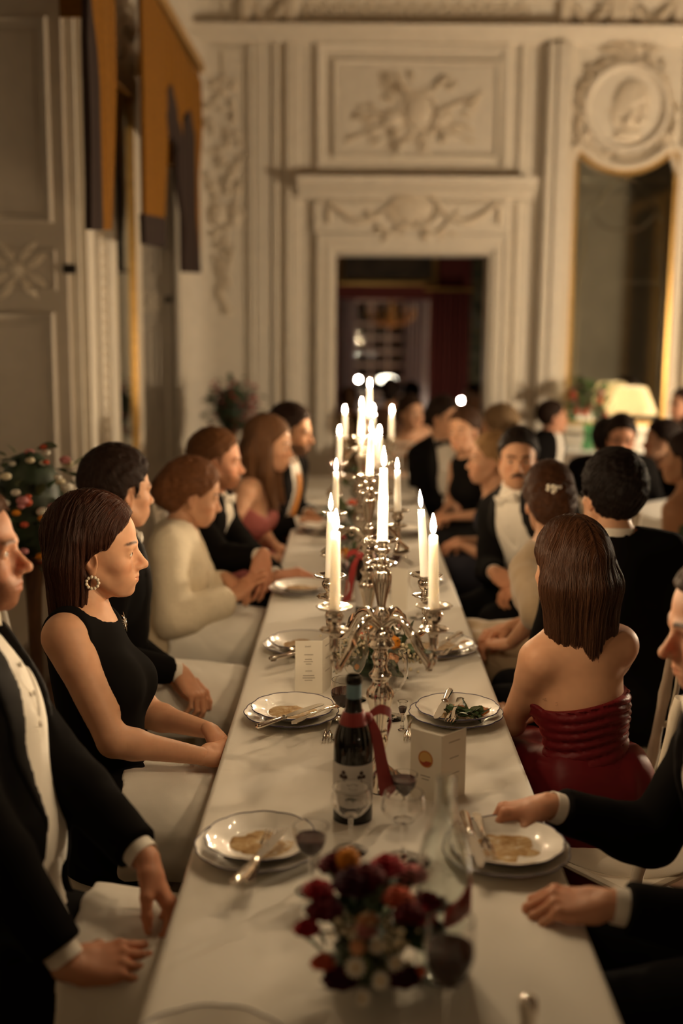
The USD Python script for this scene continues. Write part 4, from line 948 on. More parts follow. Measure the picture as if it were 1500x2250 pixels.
for g in (1, -1):
    for k in range(9):
        t = k / 8; part('scroll_leaf', wmap(rot2(leaf2(.13, .06, .05, .6 * g), -1.57 + g * (.9 - t), u + g * (R0 * .9 + .16 * t), v - R0 * .55 - .45 * t, .01), 'far'), STUCCO, rel)
    P = [(u + g * (R0 * .85 + .16 * math.sin(t * 1.6)), v - R0 * .55 - .52 * t, .03) for t in np.linspace(0, 1, 12)]; part('scroll', wmap(tube(P, .03, 8), 'far'), STUCCO, rel)
    P = [(u + g * (R0 + .19), v - R0 - .05 - t * .5, .03) for t in np.linspace(0, 1, 8)]; part('pendant', wmap(tube(P, .03 * (1 - np.linspace(0, 1, 8)) + .004, 8), 'far'), STUCCO, rel)
# the mirror under it, its top scooped by the medallion
mu0, mu1 = uz(1258, 600)[0], uz(1466, 600)[0]; mz1, mz0 = uz(1300, 343)[1], .95; sc_ = sg.Point(u, v).buffer(R0 + .17, 48)
mp = sg.box(mu0, mz0, mu1, mz1).difference(sc_)
mt = thing('wall_mirror', 'tall gilt-edged wall mirror under the portrait medallion, a lamp before it', 'mirror', (0, 0, 0))
part('glass', wmap(moved(extrude(mp.buffer(-.01), .02), (0, 0, .012)), 'far'), MIRR, mt)
ring = mp.buffer(.035).difference(mp); part('gilt_edge', wmap(extrude(ring, .055), 'far'), GILT, mt)
ring = mp.buffer(.085).difference(mp.buffer(.034)); part('frame', wmap(extrude(ring, .07), 'far'), STUCCO, mt)
GLB = pm('bevel_glass', (.60, .64, .58), rough=.08, metal=1.0)
uc = (mu0 + mu1) / 2; hw = (mu1 - mu0) / 2
def curve(pts): return [(uc + a * hw, z_, .034) for a, z_ in pts]
zt_ = uz(1360, 395)[1]; zs_ = uz(1360, 470)[1]
cap_ = [(-.80, zs_ - .06), (-.72, zs_ + .02), (-.70, zs_ + .06), (-.52, zs_ + .11), (-.40, zs_ + .19), (-.2, zt_), (.2, zt_), (.40, zs_ + .19), (.52, zs_ + .11), (.70, zs_ + .06), (.72, zs_ + .02), (.80, zs_ - .06)]
part('bevel', wmap(tube(curve(cap_), .012, 6), 'far'), GLB, mt)
part('bevel', wmap(tube(curve([(-.62, zs_ + .0), (-.45, zs_ - .10), (-.25, zs_ - .13), (.25, zs_ - .13), (.45, zs_ - .10), (.62, zs_)]), .010, 6), 'far'), GLB, mt)
for g in (1, -1): part('bevel', wmap(tube(curve([(g * .80, zs_ - .06), (g * .78, zs_ - .30), (g * .90, zs_ - .55), (g * .90, 1.0)]), .012, 6), 'far'), GLB, mt)
for v_ in (uz(1300, 620)[1], uz(1300, 395)[1]): part('glass_joint', wmap(bar(mu0 + .02, mu1 - .02, v_ - .004, v_ + .004, .03, .036, .001), 'far'), GLB, mt)
# right and back walls (seen in the mirror), mostly darkened to soak up bounced light
pm('absorbing_wall', (.10, .075, .05), rough=.9, vary=.3, scale=2); wr = structx('wall_right'); part('masonry', box(XR, XR + .2, YB, YW, 0, ZC), pm('absorbing_wall', (.10, .075, .05), rough=.9, vary=.3, scale=2), wr)
for k in range(5): part('moulding', wmap(rframe(YB + .4 + k * 2.45, YB + 2.5 + k * 2.45, .5, 4.0, og(1.4, 1.2)), 'right'), GILT, wr)
wb = structx('wall_back'); part('masonry', box(XL - .9, 3.2, YB - .2, YB, 0, ZC), MATS['absorbing_wall'], wb); part('masonry', box(3.2, XR, YB - .2, YB, 0, ZC), PAINT, wb)
for u0, u1, v0, v1 in ((-1.3, -.2, .5, 4.0), (.1, 1.3, 2.8, 4.0), (1.7, 2.6, .5, 4.0), (2.9, 4.1, 2.9, 4.0), (4.3, 5.0, .5, 4.0)): part('moulding', wmap(rframe(u0, u1, v0, v1, og(1.4, 1.2)), 'back'), PAINT, wb)
for u0 in (.15, 2.95):
    part('door_leaf', wmap(bar(u0, u0 + 1.1, 0, 2.5, 0, .05), 'back'), PAINTD, wb)
    for v0, v1 in ((.2, 1.0), (1.15, 2.35)): part('moulding', wmap(moved(rframe(u0 + .1, u0 + 1.0, v0, v1, og(1, 1)), (0, 0, .05)), 'back'), PAINTD, wb)
part('cornice', wmap(run(XL, XR, [(4.1, 0), (4.15, .08), (4.3, .18), (4.32, 0)]), 'back'), PAINT, wb)
# curtain pelmets over the window bays
GOLDC = pm('gold_damask', (.21, .088, .010), rough=.8, bump=.2, scale=60, vary=.22, spec=.15)
FRINGE = pm('brown_fringe', (.022, .009, .006), rough=.9, bump=.5, scale=300, vary=.4, stretch=(1, 1, .05))
def pelmet(name, label, xp, outline, fringes, top):
    t = thing(name, label, 'curtain pelmet', (xp, 0, 0)); w4 = (np.array([0.0, 0, 0]), np.array([0, 1, 0]), np.array([0, 0, 1]), np.array([1, 0, 0])); Q = lambda x, y: (lambda p: (p[1], p[2]))(at(x, y, X=xp))
    def sheet(poly, d, amp):
        P = sg.Polygon([Q(*q) for q in poly]).buffer(0); b = P.bounds; strips = []
        n = max(4, int((b[2] - b[0]) / .03))
        for i in range(n):
            st = P.intersection(sg.box(b[0] + (b[2] - b[0]) * i / n, b[1] - 1, b[0] + (b[2] - b[0]) * (i + 1) / n, b[3] + 1))
            for g_ in getattr(st, 'geoms', [st]):
                if g_.area > 1e-6: strips.append(extrude(g_, d))
        m = cat(*strips); p = np.array(m.vertices); p[:, 2] += amp * np.sin(p[:, 0] * 30) * np.clip((b[3] - p[:, 1]) / .4, 0, 1); m.vertices = p; return m
    part('cloth', wmap(sheet(outline, .018, .012), w4), GOLDC, t, smooth=False)
    for f_ in fringes: part('fringe', wmap(moved(sheet(f_, .03, .012), (0, 0, -.008)), w4), FRINGE, t, smooth=False)
    (ya, za), (yb, zb) = Q(*top[0]), Q(*top[1]); part('top_rail', wmap(bar(min(ya, yb), max(ya, yb), max(za, zb) - .01, max(za, zb) + .06, -.02, .04), w4), GILT, t)
    part('return', box(XL - xp, .0, max(ya, yb) - .02, max(ya, yb), max(za, zb) - .7, max(za, zb)), GOLDC, t)
    return t
pelmet('curtain_pelmet', 'gold pelmet with dark fringe over the nearer window, cut by the picture edge', -1.22, [(-60, -330), (60, -290), (243, -290), (243, 505), (216, 505), (214, 380), (205, 300), (203, 200), (190, 0), (150, -60), (60, -90), (-60, -110)], [[(186, -100), (191, 0), (205, 200), (215, 350), (218, 450), (221, 506), (186, 504), (184, 250)]], [(-60, -330), (243, -290)])
pelmet('curtain_pelmet', 'gold pelmet with arched cut and dark fringe over the farther window beside the corner', -1.20, [(302, -60), (438, 180), (434, 470), (432, 590), (424, 590), (421, 300), (414, 250), (407, 238), (399, 250), (393, 300), (388, 270), (378, 225), (369, 180), (362, 210), (359, 300), (358, 480), (308, 470)],
       [[(362, 200), (369, 178), (380, 228), (389, 275), (394, 322), (399, 262), (407, 240), (415, 252), (421, 300), (426, 420), (432, 590), (437, 600), (402, 598), (392, 450), (385, 330), (372, 290), (360, 320), (357, 250)], [(308, 470), (358, 480), (358, 545), (309, 535)]], [(306, -60), (438, 182)])
# ---------------------------------------------------------------- the red room and the far window seen through the doorway
Y2, Y3 = 14.2, 19.6
RED = pm('red_damask', (.16, .025, .018), rough=.8, bump=.2, scale=20, vary=.2)
q2 = lambda x, y: (lambda p: (p[0], p[2]))(at(x, y, Y=Y2)); (ex0, ez1), ex1 = q2(742, 656), q2(946, 656)[0]
w2 = structx('wall_second_room'); 
for b in ((-2.6, ex0, 0, 5), (ex1, 3.4, 0, 5), (ex0, ex1, ez1, 5)): part('masonry', box(b[0], b[1], Y2, Y2 + .2, b[2], b[3]), RED, w2)
part('masonry', box(-2.7, -2.5, YW + .34, Y2, 0, 5), RED, w2); part('masonry', box(3.3, 3.5, YW + .34, Y2, 0, 5), RED, w2)
struct('ceiling_second_room', box(-2.7, 3.5, YW + .34, Y3 + .3, 4.9, 5), DARKWOOD)
pt = thing('painting', 'dark painting in a wide gilt frame above the second doorway', 'painting', (0, Y2, 0)); O = (np.array([0, 0, 0]), np.array([1, 0, 0]), np.array([0, 0, 1]), np.array([0, -1, 0]))
(u0, v1), (u1, v0) = q2(742, 470), q2(962, 628); part('frame', wmap(rframe(u0, u1, v0, v1, [(0, 0), (0, .05), (.03, .07), (.07, .05), (.085, .02)]), O), GILT, pt)
part('canvas', wmap(bar(u0 + .06, u1 - .06, v0 + .06, v1 - .06, 0, .03), O), pm('old_canvas', (.055, .032, .016), rough=.4, vary=.8, scale=4), pt)
tp = thing('tapestry', 'faded green and brown leaf tapestry on the right side of the red room', 'tapestry', (0, Y2 - .06, 0)); (u0, v1), (u1, v0) = q2(1022, 480), q2(1130, 900)
TAP = mat('tapestry', {'tc': ('texture_coordinate', {}), 'n': ('noise_texture', {'scale': 7, 'detail': 5}), 'r': ('rgb_ramp', {'ramp': [(.3, (.02, .018, .012)), (.45, (.07, .075, .05)), (.55, (.16, .12, .05)), (.62, (.10, .12, .12)), (.7, (.20, .15, .07))]}), 'p': ('principled_bsdf', {'roughness': .9})}, [('tc.object', 'n.vector'), ('n.fac', 'r.fac'), ('r.color', 'p.base_color')])
part('weaving', wmap(bar(u0, u1, v0, v1, 0, .03, .004), O), TAP, tp); part('border', wmap(rframe(u0, u1, v0, v1, [(0, 0), (0, .04), (.08, .04), (.08, .0)]), O), RED, tp)
cu = thing('curtain', 'dark red curtain hanging right of the second doorway', 'curtain', (0, Y2 - .1, 0)); (u0, v1), u1 = q2(948, 640), q2(1022, 640)[0]
n = 40; us = np.linspace(u0, u1, n); P = [(x, -.05 * math.sin(i * 1.1)) for i, x in enumerate(us)]; poly = sg.LineString(P).buffer(.012); part('cloth', extrude(poly, v1), RED, cu); part('rail', box(u0 - .1, u1 + .1, -.02, .02, v1, v1 + .04, .01), GILT, cu)
# third room with the lit window
q3 = lambda x, y: (lambda p: (p[0], p[2]))(at(x, y, Y=Y3)); w3 = structx('wall_third_room'); GREYP = pm('grey_paint', (.40, .38, .37), rough=.7)
(wx0, wz1), (wx1, wz0) = q3(778, 640), q3(889, 880)
for b in ((-2.6, wx0, 0, 5), (wx1, 3.4, 0, 5), (wx0, wx1, wz1, 5), (wx0, wx1, 0, wz0)): part('masonry', box(b[0], b[1], Y3, Y3 + .2, b[2], b[3]), GREYP, w3)
part('masonry', box(-2.7, -2.6, Y2, Y3, 0, 5), GREYP, w3); part('masonry', box(3.4, 3.5, Y2, Y3, 0, 5), GREYP, w3)
w = structx('window_3'); WHITEP = pm('white_paint', (.72, .68, .62), rough=.4); cols = [wx0 + (wx1 - wx0) * t for t in (.02, .33, .66, .98)]
for c in cols: part('mullion', box(c - .022, c + .022, Y3 - .03, Y3 + .05, wz0, wz1, .005), WHITEP, w)
for y in (660, 712, 742, 772, 802, 832, 866): z = q3(800, y)[1]; part('glazing_bar', box(wx0, wx1, Y3 - .035, Y3 + .05, z - .03, z + .03, .005), WHITEP, w)
part('pane', box(wx0, wx1, Y3 + .01, Y3 + .016, wz0, wz1), GLASS, w); part('outside_shutter', box(wx0 - .05, wx1 + .05, Y3 + .22, Y3 + .25, wz0 - .1, wz1 + .1), DARKWOOD, w)
for i, (xa, xb, lb) in enumerate(((752, 780, 'grey floor-length curtain left of the far lit window'), (888, 934, 'grey floor-length curtain right of the far lit window'))):
    c = thing('curtain', lb, 'curtain', (0, Y3 - .12, 0)); u0, u1 = q3(xa, 700)[0], q3(xb, 700)[0]; us = np.linspace(u0, u1, 26); part('cloth', extrude(sg.LineString([(x, .04 * math.sin(k * 1.3)) for k, x in enumerate(us)]).buffer(.01), wz1), pm('grey_curtain', (.34, .32, .34), rough=.9), c)
# ---------------------------------------------------------------- the long table: cloths, silver, candles, plates, glasses, flowers
TZ = .75; TX0, TX1 = -.296, .398; TY0, TY1, TSEAM = .9, 7.6, 2.45
LINEN = pm('linen', (.72, .69, .62), rough=.8, bump=.10, scale=700, vary=.04, sheen=.1)
SILVER = pm('silver', (.80, .74, .66), rough=.10, metal=1.0, vary=.06, scale=25)
STEEL = pm('steel', (.62, .58, .53), rough=.2, metal=1.0)
WAX = mat('wax', {'p': ('principled_bsdf', {'base_color': (.88, .83, .72), 'roughness': .4, 'subsurface_weight': .6, 'subsurface_scale': .012, 'subsurface_radius': (1.0, .8, .55)})})
FLM_ = mat('flame', {'e': ('emission', {'color': (1.0, .715, .42), 'strength': FLAME})}, surface='e.emission')
FLM2 = mat('chandelier_flame', {'e': ('emission', {'color': (1.0, .76, .50), 'strength': 10.0})}, surface='e.emission')
WICK = pm('wick', (.02, .015, .01), rough=.9)
PORC = pm('porcelain', (.80, .77, .70), rough=.35, coat=.8)
BLUE = pm('rim_blue', (.055, .05, .11), rough=.25)
GLS = pm('crystal', (1, 1, 1), rough=.02, trans=1.0, ior=1.48)
WINE = pm('red_wine', (.045, .003, .005), rough=.04, trans=.35, ior=1.35)
def cloth_mesh(y0, y1, seed, z0=0.0, hang=.24, ends=(False, False)):
    """A cloth over the table: flat on top, rounded over the edges, hanging in soft folds."""
    ys = np.linspace(y0, y1, int((y1 - y0) / .025) + 1)
    pr = [(TX0 - .020, TZ - hang, 2.0), (TX0 - .018, TZ - hang * .6, 1.2), (TX0 - .014, TZ - hang * .3, .6), (TX0 - .010, TZ - .02, .1), (TX0 - .004, TZ - .003, 0)] + [(x, TZ, 0) for x in np.linspace(TX0 + .006, TX1 - .006, 30)] + [(TX1 + .004, TZ - .003, 0), (TX1 + .010, TZ - .02, .1), (TX1 + .014, TZ - hang * .3, .6), (TX1 + .018, TZ - hang * .6, 1.2), (TX1 + .020, TZ - hang, 2.0)]
    n, k = len(ys), len(pr); V = np.zeros((n, k, 3))
    for j, (x, z, w) in enumerate(pr):
        sg_ = -1 if x < 0 else 1; wob = .011 * w * np.abs(np.sin(ys * 7 + seed + sg_)) * (.5 + noise(np.stack([ys * 4, ys * 0 + j * .2, ys * 0 + seed], 1), seed))
        V[:, j] = np.stack([x + sg_ * wob, ys, np.full(n, z + z0)], 1)
    g = V.reshape(-1, 3); flat = (g[:, 2] > TZ + z0 - .0015); g[flat, 2] += .0026 * (fbm(g[flat] * np.array((5, 4, 1)), 3, seed) - .5) + .0012 * np.exp(-((g[flat, 0] - .05) / .003) ** 2)
    i, j = np.meshgrid(np.arange(n - 1), np.arange(k - 1), indexing='ij'); a = (i * k + j).ravel(); q = np.stack([a, a + 1, a + k + 1, a + k], 1)
    v2 = g.copy(); v2[:, 2] -= .0016; v2[:, 0] -= np.sign(v2[:, 0] - .05) * np.where(flat, 0, .0016); m = len(g)
    f = np.vstack([q, q[:, ::-1] + m]); e = []
    for s_ in (0, n - 1):
        for jj in range(k - 1): a = s_ * k + jj; e.append((a, a + 1, a + 1 + m, a + m) if s_ else (a + 1, a, a + m, a + 1 + m))
    for jj in (0, k - 1):
        for ii in range(n - 1): a = ii * k + jj; e.append((a, a + k, a + k + m, a + m) if jj == 0 else (a + k, a, a + m, a + k + m))
    f = np.vstack([f, e]); return trimesh.Trimesh(np.vstack([g, v2]), np.vstack([f[:, [0, 1, 2]], f[:, [0, 2, 3]]]), process=False)
t = thing('banquet_table', 'long wooden banquet table under white linen running to the doorway', 'table', (.05, (TY0 + TY1) / 2, 0)); L = (TY1 - TY0) / 2
part('table_top', box(TX0 - .045, TX1 - .055, -L, L, .715, TZ - .004, .004), DARKWOOD, t); part('apron', box(TX0 + .02, TX1 - .12, -L + .1, L - .1, .63, .715), DARKWOOD, t)
for y in np.linspace(-L + .15, L - .15, 5):
    for x in (TX0 - .01, TX1 - .10): part('leg', box(x - .025, x + .025, y - .025, y + .025, 0, .63, .006), DARKWOOD, t)
single('tablecloth', cloth_mesh(TY0, TSEAM + .004, 3, .0014), LINEN, 'near white tablecloth on the long table, its hem making a line across', 'tablecloth', smooth=True)
single('tablecloth', cloth_mesh(TSEAM - .05, TY1, 5, .0), LINEN, 'far white tablecloth on the long table, beyond the hem line', 'tablecloth', smooth=True)
# --- candelabra
zz = lambda y: at(838, y, Y=2.40)[2] - TZ
def px_prof(rows): return [(hw / 1030.0, max(zz(y), 0)) for y, hw in rows]
STEM = px_prof([(1745, 0), (1745, 66), (1738, 70), (1728, 62), (1722, 66), (1712, 58), (1700, 40), (1686, 26), (1676, 19), (1664, 13), (1652, 12), (1640, 17), (1626, 20), (1614, 15), (1606, 17), (1600, 13), (1570, 19), (1545, 26), (1528, 30), (1516, 27), (1508, 20), (1497, 18), (1488, 24), (1482, 26), (1476, 20), (1463, 15), (1448, 19), (1438, 18), (1430, 15), (1424, 22), (1418, 31), (1412, 30), (1404, 24), (1396, 28), (1388, 27), (1380, 18), (1372, 14), (1362, 15), (1352, 18), (1343, 15), (1337, 13), (1332, 9), (1310, 13), (1280, 20), (1262, 20.5), (1252, 16), (1246, 12), (1243, 26), (1240, 33), (1236, 32), (1231, 14), (1224, 8), (1216, 14), (1206, 17), (1199, 12), (1195, 20), (1190, 34), (1186, 36), (1184, 34), (1189, 20), (1192, 12), (1215, 11), (1215, 0)])
NOZ = [(0, -.062), (.010, -.060), (.012, -.052), (.022, -.047), (.029, -.045), (.028, -.041), (.012, -.038), (.009, -.033), (.015, -.024), (.018, -.012), (.014, -.004), (.024, -.001), (.034, .003), (.036, .006), (.034, .0075), (.020, .004), (.013, .002), (.0125, -.02), (0, -.02)]
ZN, ZC_ = .426, zz(1193)
def candelabrum(label, loc, arms, rotz=0, group=None):
    c = thing('candelabrum', label, 'candelabrum', (loc[0], loc[1], TZ + .0015), rotz, group)
    part('stem', lathe(smoothprof(STEM, 3), 48, flute=12, depth=.13, zr=[(zz(1600), zz(1508)), (zz(1332), zz(1250)), (zz(1400), zz(1380)), (zz(1365), zz(1345)), (zz(1216), zz(1202)), (zz(1245), zz(1230)), (zz(1740), zz(1690))]), SILVER, c, smooth=50)
    za = zz(1372)
    for a, R_ in arms:
        d = az(a); S = smoothprof([(.012, za - .002, 0), (.045, za + .020, 0), (.080, za + .008, 0), (.115, za - .035, 0), (.145, za - .062, 0), (R_ * .92, za - .066, 0), (R_, za - .045, 0), (R_, ZN - .055, 0)], 5)
        P = [d * u + np.array([0, 0, v]) for u, v, _ in S]; ar = part('arm', tube(P, np.interp(np.linspace(0, 1, len(P)), [0, .15, .5, .8, 1], [.010, .0085, .0075, .0075, .010]), 10), SILVER, c, smooth=60)
        sc_ = [d * (.055 + .014 * math.cos(t) * (1 - t / 9)) + np.array([0, 0, za + .004 + .014 * math.sin(t) * (1 - t / 9)]) for t in np.linspace(0, 7, 16)]
        part('scroll', tube(sc_, .004, 6), SILVER, ar, smooth=60)
        lf_ = wmap(leaf2(.055, .022, .010, .2), (d * .085 + np.array([0, 0, za + .004]), nrm(d - np.array([0, 0, .9])), nrm(np.cross((0, 0, 1), d)), nrm(d * .7 + np.array([0, 0, 1.0])))); part('acanthus', lf_, SILVER, ar, smooth=60)
        part('nozzle', moved(lathe(smoothprof(NOZ, 3), 32, flute=10, depth=.14, zr=[(-.03, -.006), (-.05, -.038), (.002, .0068)]), d * R_ + np.array([0, 0, ZN])), SILVER, ar, smooth=50)
    return c
def candle_proto(label, loc, tilt, sc=1.0, group=None):
    c = thing('candle', label, 'candle', loc, 0, group, tilt=tilt)
    prof = [(0, 0), (.0118, 0), (.0118, .02), (.0105, .10), (.0088, .172), (.0078, .180), (.0055, .1795), (.002, .177), (0, .177)]
    part('shaft', lathe(prof, 20), WAX, c, smooth=50); part('wick', tube([(0, 0, .176), (.0004, 0, .184), (.0015, 0, .190)], .0007, 5), WICK, c)
    fp = smoothprof([(0, .1845), (.0030, .188), (.0052, .196), (.0050, .205), (.0030, .216), (.0012, .224), (0, .228)], 3); part('flame', lathe(fp, 12), FLM_, c, smooth=True)
    return c
CAND = [None]
def candle(label, loc, tilt=(0, 0, 0), L=.18, group=None):
    if CAND[0] is None: CAND[0] = candle_proto(label, loc, tilt, group=group); return
    dup(CAND[0], loc, 0, label=label, group=group, tilt=tilt, scale=(1, 1, L / .18))
def set_of_candles(loc, arms, labels, tilts, Ls, rotz=0):
    for i, (a, R_) in enumerate(arms):
        d = az(a + rotz) * R_; candle(labels[i], (loc[0] + d[0], loc[1] + d[1], TZ + ZN - .018), tilts[i], Ls[i], 'lit candles in the silver candelabra')
    candle(labels[-1], (loc[0], loc[1], TZ + zz(1215) + .001), tilts[-1], Ls[-1], 'lit candles in the silver candelabra')
C1 = (.066, 2.40); A1 = [(-127, .165), (-47, .155), (125, .20), (60, .215)]
candelabrum('large silver five-light candelabrum nearest the camera, beside the wine bottle', C1, A1)
set_of_candles(C1, A1, ['front left candle of the nearest candelabrum, shorter of the left pair', 'lowest candle at right on the nearest candelabrum', 'rear left candle of the nearest candelabrum', 'leaning rear right candle of the nearest candelabrum, taller of the right pair', 'tall central candle on top of the nearest candelabrum'],
               [(0, .4, 0), (0, -1.6, 0), (0, .2, 0), (0, -4.6, 0), (0, .2, 0)], [.178, .172, .172, .178, .182])
C2 = (.053, 3.47); A2 = [(182, .105), (30, .105)]
candelabrum('silver three-light candelabrum, second along the table', C2, A2)
set_of_candles(C2, A2, ['thin candle at left on the second candelabrum', 'thin candle at right on the second candelabrum', 'central candle of the second candelabrum'], [(0, .8, 0), (0, -1.4, 0), (0, 1.2, 0)], [.152, .15, .155])
C3 = (.035, 4.72); A3 = [(165, .095), (20, .085), (-60, .105)]
candelabrum('silver candelabrum third along the table, half hidden by nearer candles', C3, A3)
set_of_candles(C3, A3, ['left candle of the third candelabrum', 'right candle of the third candelabrum', 'front candle of the third candelabrum', 'central candle of the third candelabrum'], [(0, .5, 0), (0, -.8, 0), (0, 0, 0), (0, .3, 0)], [.146, .146, .138, .15])
C4 = (.085, 5.86); A4 = [(168, .13), (12, .12), (-110, .12), (80, .12)]
candelabrum('silver five-light candelabrum farthest down the table before the doorway', C4, A4)
set_of_candles(C4, A4, ['left candle of the farthest candelabrum', 'right candle of the farthest candelabrum', 'front candle of the farthest candelabrum', 'rear candle of the farthest candelabrum', 'highest central candle of the farthest candelabrum'], [(0, .4, 0), (0, -.2, 0), (0, 0, 0), (0, 0, 0), (0, 0, 0)], [.15, .15, .15, .15, .17])
# --- plates
def plate_mesh(R_, h=.022, n=96, lobes=12):
    pr = [(0, .004), (R_ * .55, .004), (R_ * .64, .007), (R_ * .70, .012), (R_ * .98, h), (R_, h + .0008), (R_ * .995, h - .0012), (R_ * .70, .008), (R_ * .62, .002), (R_ * .6, 0), (0, 0)]
    m = lathe(pr, n); v = np.array(m.vertices); r = np.hypot(v[:, 0], v[:, 1]); a = np.arctan2(v[:, 1], v[:, 0]); k = 1 + np.clip((r / R_ - .68) / .32, 0, 1) * (.030 * (np.abs(np.cos(a * lobes / 2)) ** .7 - .7)); v[:, :2] *= k[:, None]; m.vertices = v; return m
def rim_mesh(R_, h=.022, lobes=12):
    a = np.linspace(0, 2 * np.pi, 145); k = 1 + .030 * (np.abs(np.cos(a * lobes / 2)) ** .7 - .7); return tube(np.stack([R_ * k * .995 * np.cos(a), R_ * k * .995 * np.sin(a), np.full_like(a, h + .0002)], 1), .0015, 5, cap=False)
def plate(label, loc, R_, group):
    p = thing('dinner_plate', label, 'plate', loc, 0, group); part('dish', plate_mesh(R_), PORC, p, smooth=50); part('blue_rim', rim_mesh(R_), BLUE, p, smooth=True); return p
P1 = P2 = None
PLATES = {'l1': (-.172, 2.045), 'r1': (.300, 2.04), 'l2': (-.150, 2.80), 'r2': (.273, 2.81), 'l3': (-.150, 3.43), 'r3': (.272, 3.42), 'l4': (-.19, 4.2), 'l5': (-.15, 5.5), 'r4': (.25, 4.35), 'r5': (.25, 5.45), 'l6': (-.14, 6.3), 'r6': (.26, 6.5)}
WHERE = {'l1': 'in front at left, nearest whole setting', 'r1': 'at right by the ringed hand', 'l2': 'before the woman in black', 'r2': 'with the salad, before the red dress', 'l3': 'behind the left menu card', 'r3': 'at right behind the salad plate', 'l4': 'before the woman in white', 'l5': 'at left far along the table', 'r4': 'before the man with a moustache', 'r5': 'at right beside the third candelabrum', 'l6': 'at left near the table end', 'r6': 'at right near the table end'}
for k, (x, y) in PLATES.items():
    lab = f'white scalloped under-plate with blue rim {WHERE[k]}'
    if P1 is None: P1 = plate(lab, (x, y, TZ + .0022), .121, 'blue-rimmed under-plates')
    else: dup(P1, (x, y, TZ + .0022), 7 * len(k) + 40 * y, lab, 'blue-rimmed under-plates')
for k, (x, y) in PLATES.items():
    if k in ('l6', 'r6'): continue
    lab = f'smaller white upper plate with blue rim {WHERE[k]}'; R_ = .111
    if P2 is None: P2 = plate(lab, (x + .004, y + .006, TZ + .0148), .107, 'blue-rimmed upper plates')
    else: dup(P2, (x + .004, y + .006, TZ + .0148), 31 * y, lab, 'blue-rimmed upper plates')
dup(P1, (-.19, 1.395, TZ + .0022), 10, 'white blue-rimmed plate cut off by the bottom picture edge', 'blue-rimmed under-plates')
SAUCE = mat('sauce', {'tc': ('texture_coordinate', {}), 'n': ('noise_texture', {'scale': 38, 'detail': 5, 'roughness': .7, 'distortion': .8}), 'r': ('rgb_ramp', {'ramp': [(.30, (.24, .12, .035)), (.45, (.46, .28, .11)), (.56, (.56, .40, .20)), (.66, (.74, .66, .52))]}), 'p': ('principled_bsdf', {'roughness': .22, 'coat_weight': .3})}, [('tc.object', 'n.vector'), ('n.fac', 'r.fac'), ('r.color', 'p.base_color')])
random.seed(5)
def sauce(k, label, r=.05, seed=0):
    x, y = PLATES[k]; a = np.linspace(0, 2 * np.pi, 40)[:-1]; rr = r * (.45 + 1.1 * fbm(np.stack([np.cos(a) * 2.2 + 9, np.sin(a) * 2.2 + 9, a * 0 + seed], 1), 3, seed)); pts = np.stack([rr * np.cos(a), rr * np.sin(a) * .8], 1)
    v = np.vstack([np.c_[pts, np.full(39, 0)], np.c_[pts * .9, np.full(39, .0012)], [[0, 0, .0014]]]); f = []
    for i in range(39): j = (i + 1) % 39; f += [(i, j, 39 + j), (i, 39 + j, 39 + i), (39 + i, 39 + j, 78)]
    m = trimesh.Trimesh(v, f, process=False); m.apply_translation((x + .004, y + .006, TZ + .0190)); single('sauce', m, SAUCE, label, 'sauce', smooth=True)
for i, (k, l) in enumerate((('l1', 'brown sauce smeared on the nearest left plate'), ('r1', 'brown sauce smeared on the plate by the ringed hand'), ('l2', 'brown sauce on the plate before the woman in black'), ('l3', 'sauce on the plate behind the left menu card'), ('r3', 'brown sauce on the right plate behind the salad'), ('l4', 'brown sauce on the plate before the woman in white'), ('r2', 'sauce under the salad leaves'))): sauce(k, l, .066, i)
# food on the salad plate, bread and scraps
GREEN = [pm('leaf_%d' % i, c, rough=.5, vary=.3, scale=40) for i, c in enumerate([(.035, .07, .02), (.055, .09, .03), (.09, .11, .045), (.03, .05, .025)])]
def leaf3(L, W, curl=.5, fold=.25, n=6):
    """A thin free leaf along +x with a folded midrib and two sides."""
    s = np.linspace(0, 1, n); w = W / 2 * np.sin(np.pi * np.clip(s * .95 + .03, 0, 1)) ** .8; u = L * s; z = -curl * L * s ** 2 * .6; v = []
    for i in range(n): v += [(u[i], -w[i], z[i] + fold * w[i]), (u[i], 0, z[i]), (u[i], w[i], z[i] + fold * w[i])]
    v = np.array(v); m = len(v); v2 = v - (0, 0, .0006); f = []
    for i in range(n - 1):
        for j in range(2): a = i * 3 + j; f += [(a, a + 3, a + 4), (a, a + 4, a + 1), (a + m, a + 4 + m, a + 3 + m), (a + m, a + 1 + m, a + 4 + m)]
    return trimesh.Trimesh(np.vstack([v, v2]), f, process=False)
def orient(m, loc, azd, el, roll=0):
    T = trimesh.transformations.euler_matrix(math.radians(roll), -math.radians(el), math.radians(azd), 'sxyz'); m = m.copy(); m.apply_transform(T); m.apply_translation(loc); return m
sx, sy = PLATES['r2']; sal = thing('salad', 'green frisée salad leaves with orange slices left on a plate', 'salad', (sx, sy, TZ + .0215)); random.seed(3)
for i in range(26): part('salad_leaf', orient(leaf3(random.uniform(.03, .055), random.uniform(.012, .02), random.uniform(-.6, .8), .5), (random.uniform(-.02, .06), random.uniform(-.055, -.02), random.uniform(.001, .012)), random.uniform(0, 360), random.uniform(0, 40), random.uniform(-50, 50)), GREEN[i % 3], sal, smooth=True)
ORG = pm('orange_squash', (.40, .13, .02), rough=.35, vary=.3, scale=50, coat=.3)
for dx, dy, a in ((.052, .008, 20), (.0, .022, -30), (.07, -.01, 60), (.02, .005, 100)): part('orange_slice', orient(moved(ball((0, 0, 0), (.026, .013, .007), 2), (0, 0, .006)), (dx, dy, 0), a, 5), ORG, sal, smooth=True)
